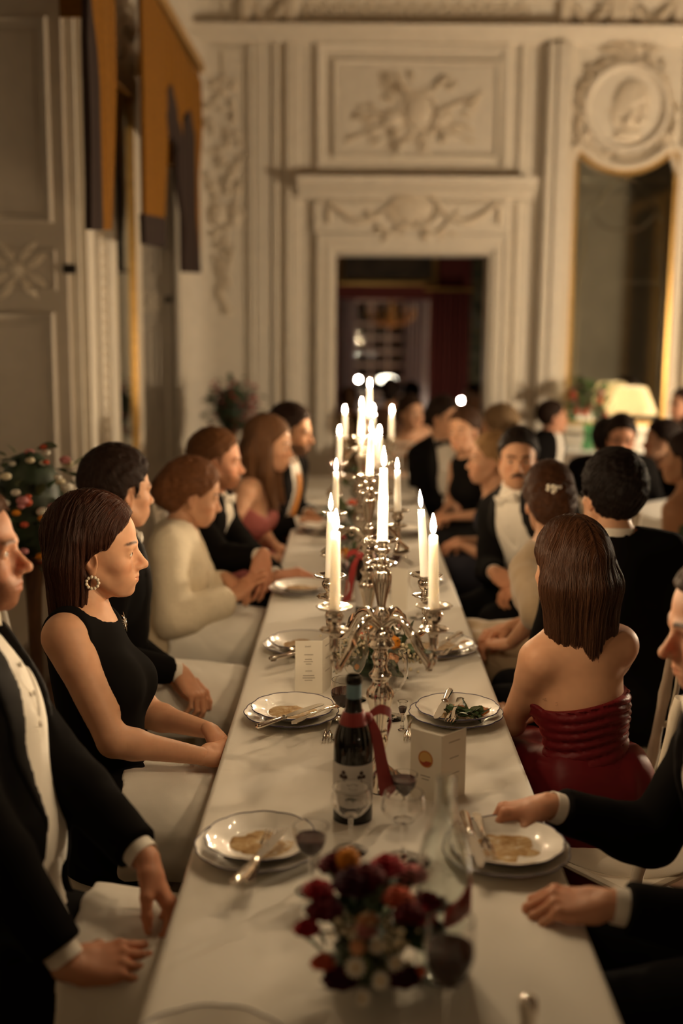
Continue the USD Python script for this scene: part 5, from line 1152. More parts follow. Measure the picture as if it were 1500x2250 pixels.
# --- cutlery
def fork_mesh(L=.195):
    S = [(0, .0), (.01, .0095), (.03, .0085), (.06, .0055), (.10, .0038), (.13, .0036), (.143, .009), (.152, .0122), (.165, .0122)]
    top = [(x, w) for x, w in S]; poly = sg.Polygon(top + [(x, -w) for x, w in top[::-1]]); pr = [poly]
    for i in range(4): y = -.0102 + i * .0068; pr.append(sg.Polygon([(.160, y - .0022), (.205, y - .0011), (.205, y + .0011), (.160, y + .0022)]))
    u = pr[0]
    for q in pr[1:]: u = u.union(q)
    m = extrude(u.segmentize(.008), .0022); v = np.array(m.vertices); v[:, 2] += .004 * np.sin((v[:, 0] - .02) / .09 * 1.6) * (v[:, 0] < .14) + np.where(v[:, 0] >= .135, .006 * np.sin((v[:, 0] - .135) / .07 * 3.14) * -.6 + .003, 0); m.vertices = v; return m
def knife_meshes(L=.235):
    h = lathe(smoothprof([(0, 0), (.0085, .002), (.0098, .02), (.0085, .06), (.0072, .085), (.0095, .094), (.006, .098), (.0045, .102), (0, .103)], 3), 14); h.apply_transform(trimesh.transformations.rotation_matrix(math.pi / 2, [0, 1, 0])); v = np.array(h.vertices); v[:, 2] *= .62; v[:, 2] += .0062; h.vertices = v
    b = extrude(sg.Polygon([(.098, .006), (.13, .010), (.18, .0115), (.215, .010), (.232, .003), (.235, -.004), (.225, -.0085), (.14, -.0085), (.098, -.005)]), .0016); b.apply_translation((0, 0, .0052)); return h, b
def spoon_mesh():
    S = [(0, .0), (.01, .0075), (.03, .0065), (.06, .0042), (.10, .003), (.125, .0035)]; m = extrude(sg.Polygon(S + [(x, -w) for x, w in S[::-1]]).segmentize(.008), .002); b = trimesh.creation.icosphere(3, 1.0); v = np.array(b.vertices); v = v[:, :] * (.026, .017, .008); v[:, 2] = np.where(v[:, 2] > 0, -v[:, 2] * .75, v[:, 2]) + .008; b.vertices = v; b.apply_translation((.147, 0, 0)); return cat(m, b)
KN = FK = SP = None
def knife(label, loc, rz, tilt=(0, 0, 0)):
    global KN
    if KN is None:
        KN = thing('table_knife', label, 'knife', loc, rz, 'silver table knives', tilt); h, b = knife_meshes(); part('handle', h, SILVER, KN, smooth=True); part('blade', b, STEEL, KN)
    else: dup(KN, loc, rz, label, 'silver table knives', tilt)
def fork(label, loc, rz, tilt=(0, 0, 0)):
    global FK
    if FK is None: FK = thing('table_fork', label, 'fork', loc, rz, 'silver table forks', tilt); part('fork_body', fork_mesh(), SILVER, FK)
    else: dup(FK, loc, rz, label, 'silver table forks', tilt)
def spoon(label, loc, rz, tilt=(0, 0, 0)):
    global SP
    if SP is None: SP = thing('table_spoon', label, 'spoon', loc, rz, 'silver spoons', tilt); part('spoon_body', spoon_mesh(), SILVER, SP, smooth=True)
    else: dup(SP, loc, rz, label, 'silver spoons', tilt)
def lay(f, label, a, b, z, lift=0.0, rev=False):
    """Lays a piece with its handle end at the photograph's point a, pointing to b."""
    p, q = at(*a, z=z), at(*b, z=z); d = q - p; f(label, (p[0], p[1], p[2] + lift), math.degrees(math.atan2(d[1], d[0])), (0, 0, 0) if not lift else (0, math.degrees(math.atan2(lift, .2)), 0))
ZP = TZ + .0385
lay(knife, 'knife crossing the nearest left plate, handle towards the camera', (512, 1948), (632, 1822), ZP + .001); lay(fork, 'fork crossing the nearest left plate beside its knife', (545, 1940), (600, 1822), ZP + .001)
lay(knife, 'knife on the plate by the ringed hand', (1018, 1790), (1062, 1925), ZP + .001); lay(fork, 'fork on the plate by the ringed hand', (1045, 1785), (1082, 1905), ZP + .001)
lay(knife, 'knife laid over the plate before the woman in black', (564, 1602), (655, 1570), ZP + .001); lay(fork, 'fork laid over the plate before the woman in black', (640, 1590), (725, 1557), ZP + .003)
lay(knife, 'knife on the salad plate, blade down among the leaves', (988, 1520), (955, 1590), ZP + .003); lay(fork, 'fork on the salad plate beside its knife', (1013, 1532), (985, 1590), ZP + .004)
lay(knife, 'knife with raised handle on the right plate behind the salad', (1012, 1394), (945, 1430), ZP + .003); lay(fork, 'fork on the right plate behind the salad', (1028, 1407), (960, 1445), ZP + .002)
lay(knife, 'knife on the plate behind the left menu card', (592, 1452), (650, 1440), ZP); lay(spoon, 'spoon on the plate behind the left menu card', (596, 1455), (640, 1432), ZP)
lay(fork, 'unused dessert fork on the cloth right of the left plate', (727, 1570), (719, 1622), TZ + .003); lay(spoon, 'unused dessert spoon lying by the wine bottle', (748, 1628), (744, 1585), TZ + .003); lay(fork, 'unused dessert fork on the cloth left of the salad plate', (901, 1570), (897, 1622), TZ + .003)
lay(fork, 'fork at the far left setting', (690, 1172), (712, 1160), ZP); lay(spoon, 'spoon lying before the moustached man', (905, 1240), (880, 1222), TZ + .003)
# --- glasses
def glass_obj(name, label, loc, h, r, kind='bowl', wine=None, group=None, cut=0):
    """A stemmed glass with real wall thickness; wine is the fraction of the bowl that is filled."""
    g = thing(name, label, 'glass', (loc[0], loc[1], TZ + .0022), 0, group); hb = h * (.48 if kind != 'tall' else .66); zb = h - hb
    if kind == 'tumbler': zb, hb = .004, h - .004
    if kind in ('bowl', 'tall'): o = [(.004, zb), (r * .55, zb + hb * .14), (r * .92, zb + hb * .40), (r, zb + hb * .62), (r * .93, h)]
    else: o = [(.004 if kind == 'cone' else r * .7, zb), (r * .62 if kind == 'cone' else r * .78, zb + hb * .25), (r * .84, zb + hb * .55), (r * .95, zb + hb * .8), (r, h)]
    O = smoothprof(o, 5); I = [(max(a - .0016, 0), b + (.003 if i == 0 else 0)) for i, (a, b) in enumerate(O)][::-1]; I = [(a, max(b, zb + .006)) for a, b in I]
    foot = [(0, 0), (r * .86, 0), (r * .88, .0012), (r * .5, .004), (.005, .010), (.0034, .02), (.0032, zb * .5), (.0045, zb - .006)] if kind != 'tumbler' else [(0, 0), (r * .68, 0)]
    prof = foot + [tuple(x) for x in O] + [(x[0], x[1]) for x in I] + [(0, zb + .007)]
    part('bowl', lathe(prof, 32 if not cut else 48, flute=cut, depth=.05 if cut else 0, zr=[(zb + hb * .1, zb + hb * .7)]), GLS, g, smooth=60)
    if wine:
        zt = zb + hb * wine; W = [(max(a - .0014, .0004), b) for a, b in O if b < zt and b > zb + .006]; rt = np.interp(zt, O[:, 1], O[:, 0]) - .0014; part('wine', lathe([(0, zb + .0062)] + W + [(rt, zt), (0, zt)], 32), WINE, g, smooth=50)
    return g
glass_obj('wine_glass', 'small glass of red wine behind the near left plate and bouquet', (-.067, 1.90), .124, .032, 'cone', .66)
glass_obj('wine_glass', 'glass of dark red wine at the bottom in front of the water bottle', (.138, 1.42), .215, .034, 'bowl', .62)
glass_obj('wine_glass', 'small glass of red wine before the right menu card', (.112, 2.20), .100, .028, 'cone', .80)
glass_obj('goblet', 'empty cut-crystal goblet in front of the small wine glass', (.103, 2.03), .132, .041, 'bowl', None, cut=14)
glass_obj('goblet', 'cut-crystal goblet in front of the near wine bottle label', (.004, 2.06), .130, .038, 'bowl', None, cut=14)
glass_obj('wine_glass', 'large glass of red wine behind the neck of the near bottle', (-.010, 2.66), .152, .0375, 'bowl', .62)
glass_obj('goblet', 'tall empty wine glass right of the candelabrum stem before the flowers', (.105, 2.82), .180, .044, 'tall', None)
glass_obj('liqueur_glass', 'tiny stemmed liqueur glass left of the salad plate', (.132, 2.73), .075, .013, 'cone', .6)
glass_obj('goblet', 'empty glass standing among the mid-table flowers', (.01, 2.96), .19, .040, 'tall', None)
glass_obj('wine_glass', 'glass of red wine beside the second wine bottle', (-.002, 4.10), .175, .040, 'bowl', .55)
glass_obj('goblet', 'empty glass behind the left arm of the near candelabrum', (-.045, 3.75), .16, .040, 'bowl', None)
glass_obj('goblet', 'empty glass at right behind the near candelabrum', (.235, 3.85), .16, .038, 'bowl', None)
glass_obj('wine_glass', 'round glass of red wine right of the second candelabrum', (.15, 4.25), .17, .040, 'bowl', .6)
glass_obj('goblet', 'empty glass by the far left plates', (-.03, 5.2), .17, .036, 'bowl', None)
glass_obj('goblet', 'empty glass by the far right plates', (.16, 5.1), .17, .036, 'bowl', None)
# --- bottles
BOTG = pm('dark_bottle_glass', (.006, .005, .004), rough=.06, spec=.5); FOIL = pm('blue_foil', (.16, .29, .36), rough=.4); LABEL = pm('bottle_label', (.62, .60, .58), rough=.7); RIBBON = pm('red_ribbon', (.30, .020, .018), rough=.5, sheen=.3, bump=.15, scale=500); INK = pm('ink', (.06, .035, .03), rough=.7)
def ribbon_tail(P, w, nrm_):
    P = np.array(P); n = len(P); W = np.asarray(w)[:, None] * nrm(nrm_) if np.ndim(w) else w * nrm(nrm_); t = np.array([.0006, -.0006, 0]); v = np.vstack([P - W, P + W, P - W + t, P + W + t]); f = []
    for i in range(n - 1): a, b, c, d = i, i + 1, n + i + 1, n + i; f += [(a, b, c), (a, c, d), (a + 2 * n, c + 2 * n, b + 2 * n), (a + 2 * n, d + 2 * n, c + 2 * n)]
    return trimesh.Trimesh(v, f, process=False)
def wine_bottle(label, loc, ribbon_dir, marks=True):
    b = thing('wine_bottle', label, 'bottle', (loc[0], loc[1], TZ + .0025)); r = .0405
    part('glass', lathe(smoothprof([(0, .004), (.025, .002), (r - .003, 0), (r, .006), (r, .10), (r, .152), (r * .93, .178), (r * .72, .203), (r * .48, .224), (.0155, .245), (.0145, .265), (.0143, .288), (0, .289)], 4), 40), BOTG, b, smooth=60)
    part('lip', lathe([(0, .286), (.0158, .286), (.0168, .290), (.0165, .299), (.015, .302), (.0105, .302), (.010, .292), (0, .292)], 24), BOTG, b, smooth=50)
    part('foil', lathe([(.0147, .256), (.0153, .256), (.0155, .284), (.0146, .286)], 24), FOIL, b, smooth=50)
    lb = part('label', lathe([(r - .0002, .035), (r + .0006, .035), (r + .0006, .125), (r - .0002, .125)], 48), LABEL, b, smooth=50)
    if marks:
        for a in (-118, -66):                                                 # two trefoil marks on the label
            d = az(a); c = d * (r + .0007) + np.array([0, 0, .104]); tq = np.cross((0, 0, 1), d)
            for k in range(3):
                t = math.radians(90 + 120 * k); m = ball((0, 0, 0), 1.0, 1); v = np.array(m.vertices) * .0046; m.vertices = c + tq * .0056 * math.cos(t) + np.array([0, 0, .0056 * math.sin(t)]) + v[:, :1] * tq + v[:, 1:2] * (0, 0, 1) + v[:, 2:3] * d * .12; part('trefoil_lobe', m, INK, lb, smooth=True)
            part('trefoil_stem', box(-.001, .001, -.001, .001, 0, .012).apply_translation(c + np.array([0, 0, -.013])), INK, lb)
        for k in range(4):
            z = .086 - .011 * k; w = (.020, .014, .026, .012)[k]; n = 9; A = [az(-92 + a_) * (r + .0009) + np.array([0, 0, z]) for a_ in np.linspace(-w * 900, w * 900, n)]; part('label_line', tube(A, .0006, 4), INK, lb)
        vg = [az(-92 + a_) * (r + .0008) + np.array([0, 0, .055 + .004 * math.sin(a_)]) for a_ in np.linspace(-16, 16, 12)]; part('label_vignette', tube(vg, .0045, 6, flat=.2), GREEN[1], lb, smooth=True)
    a = np.linspace(0, 2 * np.pi, 33); z = .205; part('ribbon', cat(lathe([(.0285, .196), (.0300, .200), (.0262, .216), (.0215, .228), (.0195, .228), (.027, .200)], 28)), RIBBON, b, smooth=60)
    d = nrm(ribbon_dir); k = part('ribbon_knot', ball(d * .028 + np.array([0, 0, .212]), (.011, .011, .012), 2), RIBBON, b, smooth=True)
    tl = smoothprof([tuple(d * .030 + np.array([0, 0, .212])), tuple(d * .046 + np.array([0, -.012, .18])), tuple(d * .056 + np.array([0, -.014, .13])), tuple(d * .066 + np.array([0, -.012, .075])), tuple(d * .073 + np.array([0, -.010, .050]))], 5); part('ribbon_tail', ribbon_tail(tl, np.linspace(.009, .0165, len(tl)), (.92, .35, .18)), RIBBON, b, smooth=True)
    tl = smoothprof([tuple(d * .030 + np.array([0, .0, .214])), tuple(d * .050 + np.array([.004, .02, .222])), tuple(d * .074 + np.array([.004, .03, .205])), tuple(d * .070 + np.array([0, .02, .172]))], 5); part('ribbon_tail', ribbon_tail(tl, np.linspace(.008, .013, len(tl)), (0, .5, .9)), RIBBON, b, smooth=True)
    return b
wine_bottle('dark wine bottle with blue foil, red ribbon and pale label by the near candelabrum', (.008, 2.215), (1, .15, 0))
wine_bottle('second dark wine bottle with red ribbon, behind the near candelabrum', (.055, 3.88), (-1, -.1, 0))
wb_ = thing('water_bottle', 'clear glass water bottle with red label standing right of the bouquet', 'bottle', (.148, 1.645, TZ + .0025)); r = .0425
CLEARB = pm('clear_bottle_glass', (.93, .97, .96), rough=.03, trans=1.0, ior=1.45); WAT = pm('water', (1, 1, 1), rough=.0, trans=1.0, ior=1.33)
O = smoothprof([(r * .9, .0), (r, .006), (r, .15), (r * .96, .185), (r * .80, .222), (r * .58, .250), (.0165, .280), (.0145, .305), (.0150, .315), (.0150, .320)], 4); part('glass', lathe([(0, 0)] + [tuple(x) for x in O] + [(max(a - .003, .008), max(b, .004)) for a, b in O[::-1]] + [(0, .004)], 40), CLEARB, wb_, smooth=60)
def wrap(poly, R_, t): # a flat shape wound on the bottle
    m = extrude(poly.segmentize(.004), t); v = np.array(m.vertices); m.vertices = np.stack([(R_ + v[:, 2]) * np.cos(v[:, 0] / R_), (R_ + v[:, 2]) * np.sin(v[:, 0] / R_), v[:, 1]], 1); return m
def arcx(a): return math.radians(a) * (r + .001)
lb = part('label', wrap(sg.Polygon([(arcx(-165), .128), (arcx(-88), .128), (arcx(-88), .150), (arcx(-165), .150)]), r + .0004, .0005), pm('water_label', (.55, .53, .50), rough=.6), wb_)
part('red_band', wrap(sg.Polygon([(arcx(-96), .098), (arcx(-20), .112), (arcx(-20), .168), (arcx(-60), .146), (arcx(-96), .130)]), r + .001, .0006), pm('label_red', (.42, .03, .03), rough=.5), lb)
# --- shaker at the very front
sh_ = thing('pepper_mill', 'small silver-topped shaker at the bottom right edge', 'shaker', (.250, 1.44, TZ + .0025)); part('shaker_body', lathe(smoothprof([(0, 0), (.018, 0), (.019, .01), (.014, .03), (.0105, .05), (.012, .062), (.0135, .07), (.012, .084), (.008, .090), (0, .091)], 4), 28), SILVER, sh_, smooth=50)
# --- menu cards
CARD = pm('card', (.78, .74, .64), rough=.75); PRINT = pm('print', (.16, .12, .09), rough=.8); ORNG = pm('emblem_orange', (.50, .20, .03), rough=.7); EMR = pm('emblem_red', (.34, .05, .02), rough=.7)
def menu(label, fold, dl, dr, w, h, front):
    """A folded card standing on the cloth: fold at the given place, its two leaves running in the directions dl and dr."""
    c = thing('menu_card', label, 'menu card', (fold[0], fold[1], TZ + .002))
    for i, d in enumerate((dl, dr)):
        d = nrm((d[0], d[1], 0)); n = np.cross(d, (0, 0, 1)); n = n if n[1] < 0 else -n; n = n if i == 0 or abs(n[1]) > .05 else n
        lf_ = part('leaf', wmap(box(0, w, 0, h, -.0005, .0005), (np.zeros(3), d, np.array([0, 0, 1.0]), n)), CARD, c); M_ = (n * .0008, d, np.array([0, 0, 1.0]), n)
        random.seed(int(w * 1e4) + i)
        if front == 'text' and i == 0:
            for s_, z in (('TISCH', h - .022),): part('heading', wmap(moved(moved(meshkit.text_mesh('Menü', .0045, .0002), (0, 0, 0)), (w * .42, h - .018, 0)), (M_[0], -d if False else d, M_[2], n)), PRINT, lf_, smooth=False)
            z = h - .040
            for wd in (.024, 0, .016, .022, .014, 0, 0, .018, 0, .030, .034, .020):
                if wd: part('text_line', wmap(cat(*[bar(x, x + .0022, z, z + .0018, 0, .0002, 0) for x in np.arange(w / 2 - wd / 2, w / 2 + wd / 2, .0031)]), M_), PRINT, lf_)
                z -= .0066
        if front == 'emblem' and i == 0:
            cx_, cz_ = w * .50, h * .60; e = wmap(moved(extrude(sg.Point(0, 0).buffer(.0185, 24), .0002), (cx_, cz_, 0)), M_); part('emblem_ring', e, ORNG, lf_); part('emblem_field', wmap(moved(extrude(sg.Point(0, 0).buffer(.0155, 24), .0003), (cx_, cz_, 0)), M_), pm('emblem_yellow', (.62, .38, .12), rough=.7), lf_)
            part('emblem_base', wmap(moved(extrude(sg.Point(0, 0).buffer(.0155, 24).intersection(sg.box(-.02, -.02, .02, -.004)).difference(sg.Point(.007, .001).buffer(.009)), .0005), (cx_, cz_, 0)), M_), EMR, lf_)
            for k, wd in enumerate((.024, .018)): part('text_line', wmap(cat(*[bar(x, x + .0022, h * .34 - k * .007, h * .34 - k * .007 + .0018, 0, .0002, 0) for x in np.arange(w / 2 - wd / 2, w / 2 + wd / 2, .0031)]), M_), PRINT, lf_)
        if i == 1:
            for z_, wd in ((h * .86, .034), (h * .62, .026), (h * .38, .034)): part('text_line', wmap(cat(*[bar(x, x + .0026, z_, z_ + .0016, 0, .0002, 0) for x in np.arange(w / 2 - wd / 2, w / 2 + wd / 2, .0036)]), M_), PRINT, lf_)
menu('folded menu card with printed lines standing left of the flowers', (-.077, 3.01), (-.98, -.06), (.35, .94), .074, .150, 'text')
menu('folded menu card with a round orange emblem behind the small wine glass', (.194, 2.285), (-.80, .60), (.72, .69), .078, .150, 'emblem')
menu('blank-looking folded card beyond the near candelabrum', (.20, 3.95), (-.75, .66), (.66, .75), .075, .15, 'none')
# --- flowers
def posy(label, loc, R_, H_, n_leaf, flowers, seed, leafL=(.05, .09), low=False, olive=False):
    c = thing('flower_arrangement', label, 'flowers', (loc[0], loc[1], TZ + .002)); rs = random.Random(seed)
    part('moss_base', ball((0, 0, H_ * .24), (R_ * .46, R_ * .42, H_ * .24), 2), GREEN[3], c, smooth=True)
    st = []
    for i in range(n_leaf):
        a = rs.uniform(0, 360); e = rs.uniform(-12 if olive else 5, 70); b = np.array([math.cos(math.radians(a)), math.sin(math.radians(a)) * .85, 0]) * R_ * rs.uniform(.2, .62) + np.array([0, 0, H_ * rs.uniform(.25, .7)]); b[2] = max(b[2], .02)
        l = rs.uniform(*leafL); m = orient(leaf3(l, l * rs.uniform(.24, .34) if olive else l * rs.uniform(.35, .55), rs.uniform(-.1, .4), .25), b, a + rs.uniform(-30, 30), e, rs.uniform(-30, 30)); v = np.array(m.vertices); v[:, 2] = np.maximum(v[:, 2], .001); m.vertices = v; part('leaf', m, GREEN[i % 4], c, smooth=True)
    for kind, col, x, y, z, r_ in flowers:
        if kind == 'rose':
            ms = []
            for ring, (k, rr, tilt) in enumerate(((3, .30, 75), (5, .55, 55), (6, .85, 32), (7, 1.0, 12))):
                for q in range(k): ms.append(orient(moved(ball((0, 0, 0), (r_ * .42, r_ * .40, r_ * .10), 1), (r_ * rr * .62, 0, 0)), (0, 0, r_ * (.5 - .12 * ring)), 360 * q / k + ring * 25, tilt * .6))
            f_ = part('rose', moved(cat(*ms), (x, y, z)), col, c, smooth=True)
        elif kind == 'daisy':
            dirn = nrm((x / R_, y / R_ - .9, .7)); ms = [orient(moved(ball((0, 0, 0), (r_ * .46, r_ * .17, r_ * .06), 1), (r_ * .58, 0, 0)), (0, 0, 0), 360 * q / 13, 6) for q in range(13)]; m = cat(*ms); ctr = ball((0, 0, r_ * .05), (r_ * .26, r_ * .26, r_ * .16), 1)
            T = trimesh.geometry.align_vectors([0, 0, 1], dirn); m.apply_transform(T); ctr.apply_transform(T); f_ = part('daisy', moved(m, (x, y, z)), col, c, smooth=True); part('daisy_centre', moved(ctr, (x, y, z)), pm('daisy_yellow', (.5, .3, .04), rough=.8), f_, smooth=True)
        elif kind == 'ball':
            m = ball((0, 0, 0), r_, 3); v = np.array(m.vertices); v *= (1 + .16 * (noise(v * (9 / r_) * .35, seed)[:, None] - .5) * 2); m.vertices = v; part('blossom', moved(m, (x, y, z)), col, c, smooth=40)
        else:
            ms = [ball((rs.gauss(0, r_ * .5), rs.gauss(0, r_ * .5), rs.gauss(0, r_ * .4)), r_ * rs.uniform(.10, .18), 0) for _ in range(26)]; part('spray', moved(cat(*ms), (x, y, z)), col, c, kind='stuff')
    return c
FC = {k: pm('petal_' + k, v, rough=.75, vary=.25, scale=60, spec=.15) for k, v in dict(maroon=(.11, .006, .012), crimson=(.32, .010, .02), coral=(.52, .10, .05), peach=(.55, .27, .14), pink=(.50, .20, .20), white=(.72, .68, .58), orange=(.55, .20, .02), cream=(.62, .55, .38), plum=(.05, .008, .02)).items()}
fl_ = []; rs = random.Random(8)
for col, x, y, z, r_ in (('plum', -.02, -.03, .19, .036), ('maroon', -.065, -.05, .155, .030), ('crimson', -.075, -.02, .175, .026), ('coral', .045, -.04, .175, .026), ('crimson', .075, -.05, .150, .026), ('pink', -.005, -.085, .145, .020), ('coral', -.065, -.095, .092, .020), ('maroon', .06, -.07, .165, .026), ('peach', .0, -.075, .160, .017), ('crimson', -.09, -.06, .13, .022), ('maroon', .0, -.02, .2, .03), ('maroon', .09, -.03, .165, .022), ('crimson', .03, .03, .19, .03), ('maroon', -.05, .05, .18, .03), ('pink', .07, .04, .17, .026), ('plum', -.04, -.11, .07, .028), ('plum', .05, -.11, .075, .028)): fl_.append(('rose', FC[col], x, y, z, r_))
for x, y, z, r_ in ((-.018, -.118, .108, .0155), (.018, -.125, .090, .014), (.040, -.112, .112, .013), (.092, -.06, .118, .013), (-.008, -.122, .055, .013), (.012, -.10, .135, .012)): fl_.append(('daisy', FC['white'], x, y, z, r_))
fl_ += [('ball', FC['peach'], -.015, -.105, .135, .011), ('ball', FC['coral'], .075, -.095, .085, .009), ('ball', FC['orange'], -.03, .02, .22, .018), ('spray', FC['cream'], .035, -.095, .15, .03), ('spray', FC['cream'], -.03, -.09, .16, .026)]
fl_ = [(k_, c_, x_, y_, z_ * .86, r_) for k_, c_, x_, y_, z_, r_ in fl_]
posy('round near bouquet of maroon, coral and crimson blooms with white daisies', (.030, 1.62), .112, .175, 90, fl_, 4, (.04, .075))
fl_ = [('ball', FC['orange'], .045, -.07, .125, .020), ('ball', FC['peach'], .048, -.085, .085, .019), ('ball', FC['coral'], -.05, -.05, .135, .016), ('ball', FC['orange'], -.02, -.05, .155, .014), ('ball', FC['orange'], -.055, -.10, .062, .008), ('rose', FC['pink'], .075, -.01, .15, .024), ('rose', FC['maroon'], .04, .01, .16, .024), ('rose', FC['coral'], -.01, .0, .165, .022), ('rose', FC['pink'], .02, -.06, .12, .018)]
fl_ += [('spray', FC['cream'], x, y, z, .034) for x, y, z in ((-.10, -.07, .075), (-.07, -.085, .105), (-.12, -.04, .11), (-.04, -.07, .14), (.085, -.06, .10), (.10, -.04, .07), (-.085, -.02, .14))]
posy('mid-table arrangement of olive leaves, orange and pink flowers behind the candelabrum', (.075, 3.16), .15, .15, 76, fl_, 9, (.06, .105), olive=True)
fl_ = [('ball', FC['orange'], -.05, -.05, .12, .022), ('rose', FC['crimson'], .03, -.06, .13, .03), ('rose', FC['crimson'], -.07, -.02, .17, .03), ('rose', FC['coral'], .06, .0, .16, .028), ('spray', FC['cream'], -.09, -.06, .09, .035), ('rose', FC['maroon'], .095, -.07, .08, .032)]
posy('arrangement with red and orange blooms at the second candelabrum foot', (.02, 4.42), .14, .17, 48, fl_, 12, (.05, .09), olive=True)
fl_ = [('rose', FC['maroon'], -.05, -.04, .13, .03), ('ball', FC['orange'], .05, -.05, .13, .02), ('rose', FC['coral'], .02, -.03, .17, .03), ('spray', FC['cream'], .08, -.04, .10, .03)]
posy('dark leafy arrangement at the third candelabrum foot', (-.02, 5.30), .15, .20, 44, fl_, 15, (.06, .1)); posy('leafy arrangement at the far end of the table', (.06, 6.6), .15, .20, 36, fl_, 17, (.06, .1))
# ---------------------------------------------------------------- chairs and guests
BLACK = cloth('black', (.0060, .0052, .0050), rough=.95, bump=.3, scale=1200, spec=.06); SATIN = cloth('satin', (.009, .008, .008), rough=.6, bump=.05, spec=.12); WHITE = cloth('white', (.78, .74, .66), rough=.8, bump=.15); TROUSER = cloth('trouser', (.006, .0055, .0055), spec=.06); BTN = pm('stud', (.7, .66, .58), rough=.25)
CHW = pm('chair_white', (.70, .62, .50), rough=.4, vary=.06, scale=20)
CHAIR = [None]
def chair_proto(label, loc, rz):
    """A white cane-style banquet chair facing +x."""
    c = thing('banquet_chair', label, 'chair', loc, rz, 'white spindle-back banquet chairs')
    def post(p, q, r): return tube(np.linspace(p, q, 12), r * (1 + .22 * (np.arange(12) % 4 == 2)), 8)
    for y in (-.17, .17):
        part('front_leg', post((.18, y, 0), (.17, y, .425), .015), CHW, c, smooth=60); part('rear_leg', post((-.22, y, 0), (-.19, y, .425), .015), CHW, c, smooth=60)
        part('back_post', post((-.19, y, .425), (-.29, y, .93), .015), CHW, c, smooth=60)
        for z in (.14, .26): part('side_rail', tube([(-.20, y, z), (.175, y, z)], .008, 6), CHW, c)
    for z in (.16, .28): part('cross_rail', tube([(.175, -.17, z), (.175, .17, z)], .008, 6), CHW, c)
    part('seat_frame', box(-.21, .20, -.195, .195, .405, .428, .008), CHW, c); part('cushion', moved(ball((0, 0, 0), (.205, .19, .016), 3), (-.005, 0, .428)), cloth('cushion', (.62, .55, .44)), c, smooth=True)
    bk = lambda z: -.19 - (z - .425) / .505 * .10
    for z in (.60, .86, .91): part('back_rail', tube([(bk(z), -.17, z), (bk(z), .17, z)], .010, 8), CHW, c, smooth=60)
    for i in range(6):
        y = -.13 + i * .052; part('spindle', post((bk(.60), y, .60), (bk(.86), y, .86), .0075), CHW, c, smooth=60)
    return c
def chair(label, loc, rz):
    loc = (loc[0], loc[1], .0015)
    if CHAIR[0] is None: CHAIR[0] = chair_proto(label, loc, rz)
    else: dup(CHAIR[0], loc, rz, label)
def tails(b, tie=WHITE, vest=True, hair=((.02, .01, .007), 'short'), tailed=True, jk=BLACK, op=None, strands=0, hk={}, studs=True, col=.045):
    b.flesh(); b.shirt(WHITE)
    if vest: b.waistcoat(WHITE)
    b.collar(WHITE, col)
    if tie is not None: b.bowtie(tie)
    if studs and b.q != 'lo': b.buttons(BTN, 3, -.10, -.06)
    b.jacket(jk, SATIN if b.q != 'lo' else None, op=op); b.cuffs(WHITE); b.trousers(TROUSER)
    b.hair(hair[1], hair[0], strands=strands, **hk); return b
S_ = {'fair': (.55, .305, .185), 'rosy': (.54, .275, .17), 'tan': (.45, .245, .14)}
# left row, nearest first
b = Body('man in evening tails with a ginger beard, cut by the left picture edge', at(-78, 1212, s=1140), (6, 3, 0), (-.62, 1.96), 0, sh=-4, skin=S_['rosy'], q='hi', head=dict(beard=(.16, .055, .02), beard_w=.75, nose=1.15, brow=(.12, .05, .02)), key='L0', eyes=(.1, .05), build=1.02,
         hands={'R': dict(pos=(-.475, 1.795, .665), dir=(.93, .36, -.06), up=(.1, -.35, .95), pose='rest'), 'L': dict(pos=(-.375, 1.985, .765), dir=(.50, -.30, -.80), up=(.80, .25, .5), pose='fold')})
tails(b, hair=((.10, .042, .016), 'short'), strands=2500)
b.lap_napkin(LINEN, 'white napkin over the lap of the bearded man at the left edge', f0=.12, f1=.50, w=.22)
chair('white banquet chair under the bearded man at the left edge', (-.66, 1.96), 0)
H1 = at(213, 1203, s=900)
b = Body('woman in a sleeveless black dress with bobbed brown hair and a pearl hoop earring', H1, (7, -3, 5), (-.56, 2.62), 8, sh=-6, fem=1, skin=S_['fair'], q='hi', head=dict(smile=.9, nose=1.12, lips=.7, chin=1.12, brow=(.05, .02, .01), jaw=.98), key='L1', eyes=(.1, .1), legs=4, pz=.58,
         hands={'R': dict(pos=at(448, 1662, s=905), dir=(.72, .55, .05), up=(.1, -.45, .9), pose='fold'), 'L': dict(pos=at(462, 1606, s=870), dir=(.80, -.30, -.52), up=(.35, .15, .92), pose='fold')}, elbow={'R': np.array([-.05, -.55, -.8]), 'L': np.array([-.1, .5, -.8])})
b.flesh(); b.dress(BLACK, lambda L, p: np.maximum(L[:, 2] + .060 - .055 * np.clip((np.abs(L[:, 1]) - .085) / .045, 0, 1) + .03 * (L[:, 0] > .02), np.abs(L[:, 1]) * 0 - 1) if 0 else np.maximum(L[:, 2] + np.interp(np.abs(L[:, 1]), [0, .06, .095, .115, .2], [.050, .044, .022, -.06, -.06]) - .01 * (L[:, 0] < 0), np.abs(L[:, 1]) - np.interp(L[:, 2], [-.22, -.14, -.06, .05], [.30, .150, .138, .140])), o=.006, name='dress', bust=.064)
b.skirt(BLACK); b.hair('bob', (.050, .017, .009), vol=.95, length=.30, strands=9000, seed=3, line=1.25)
b.lap_napkin(LINEN, 'white napkin over the lap of the woman in the black dress', f0=.02, f1=.55, w=.20, drop=.15, seed=3)
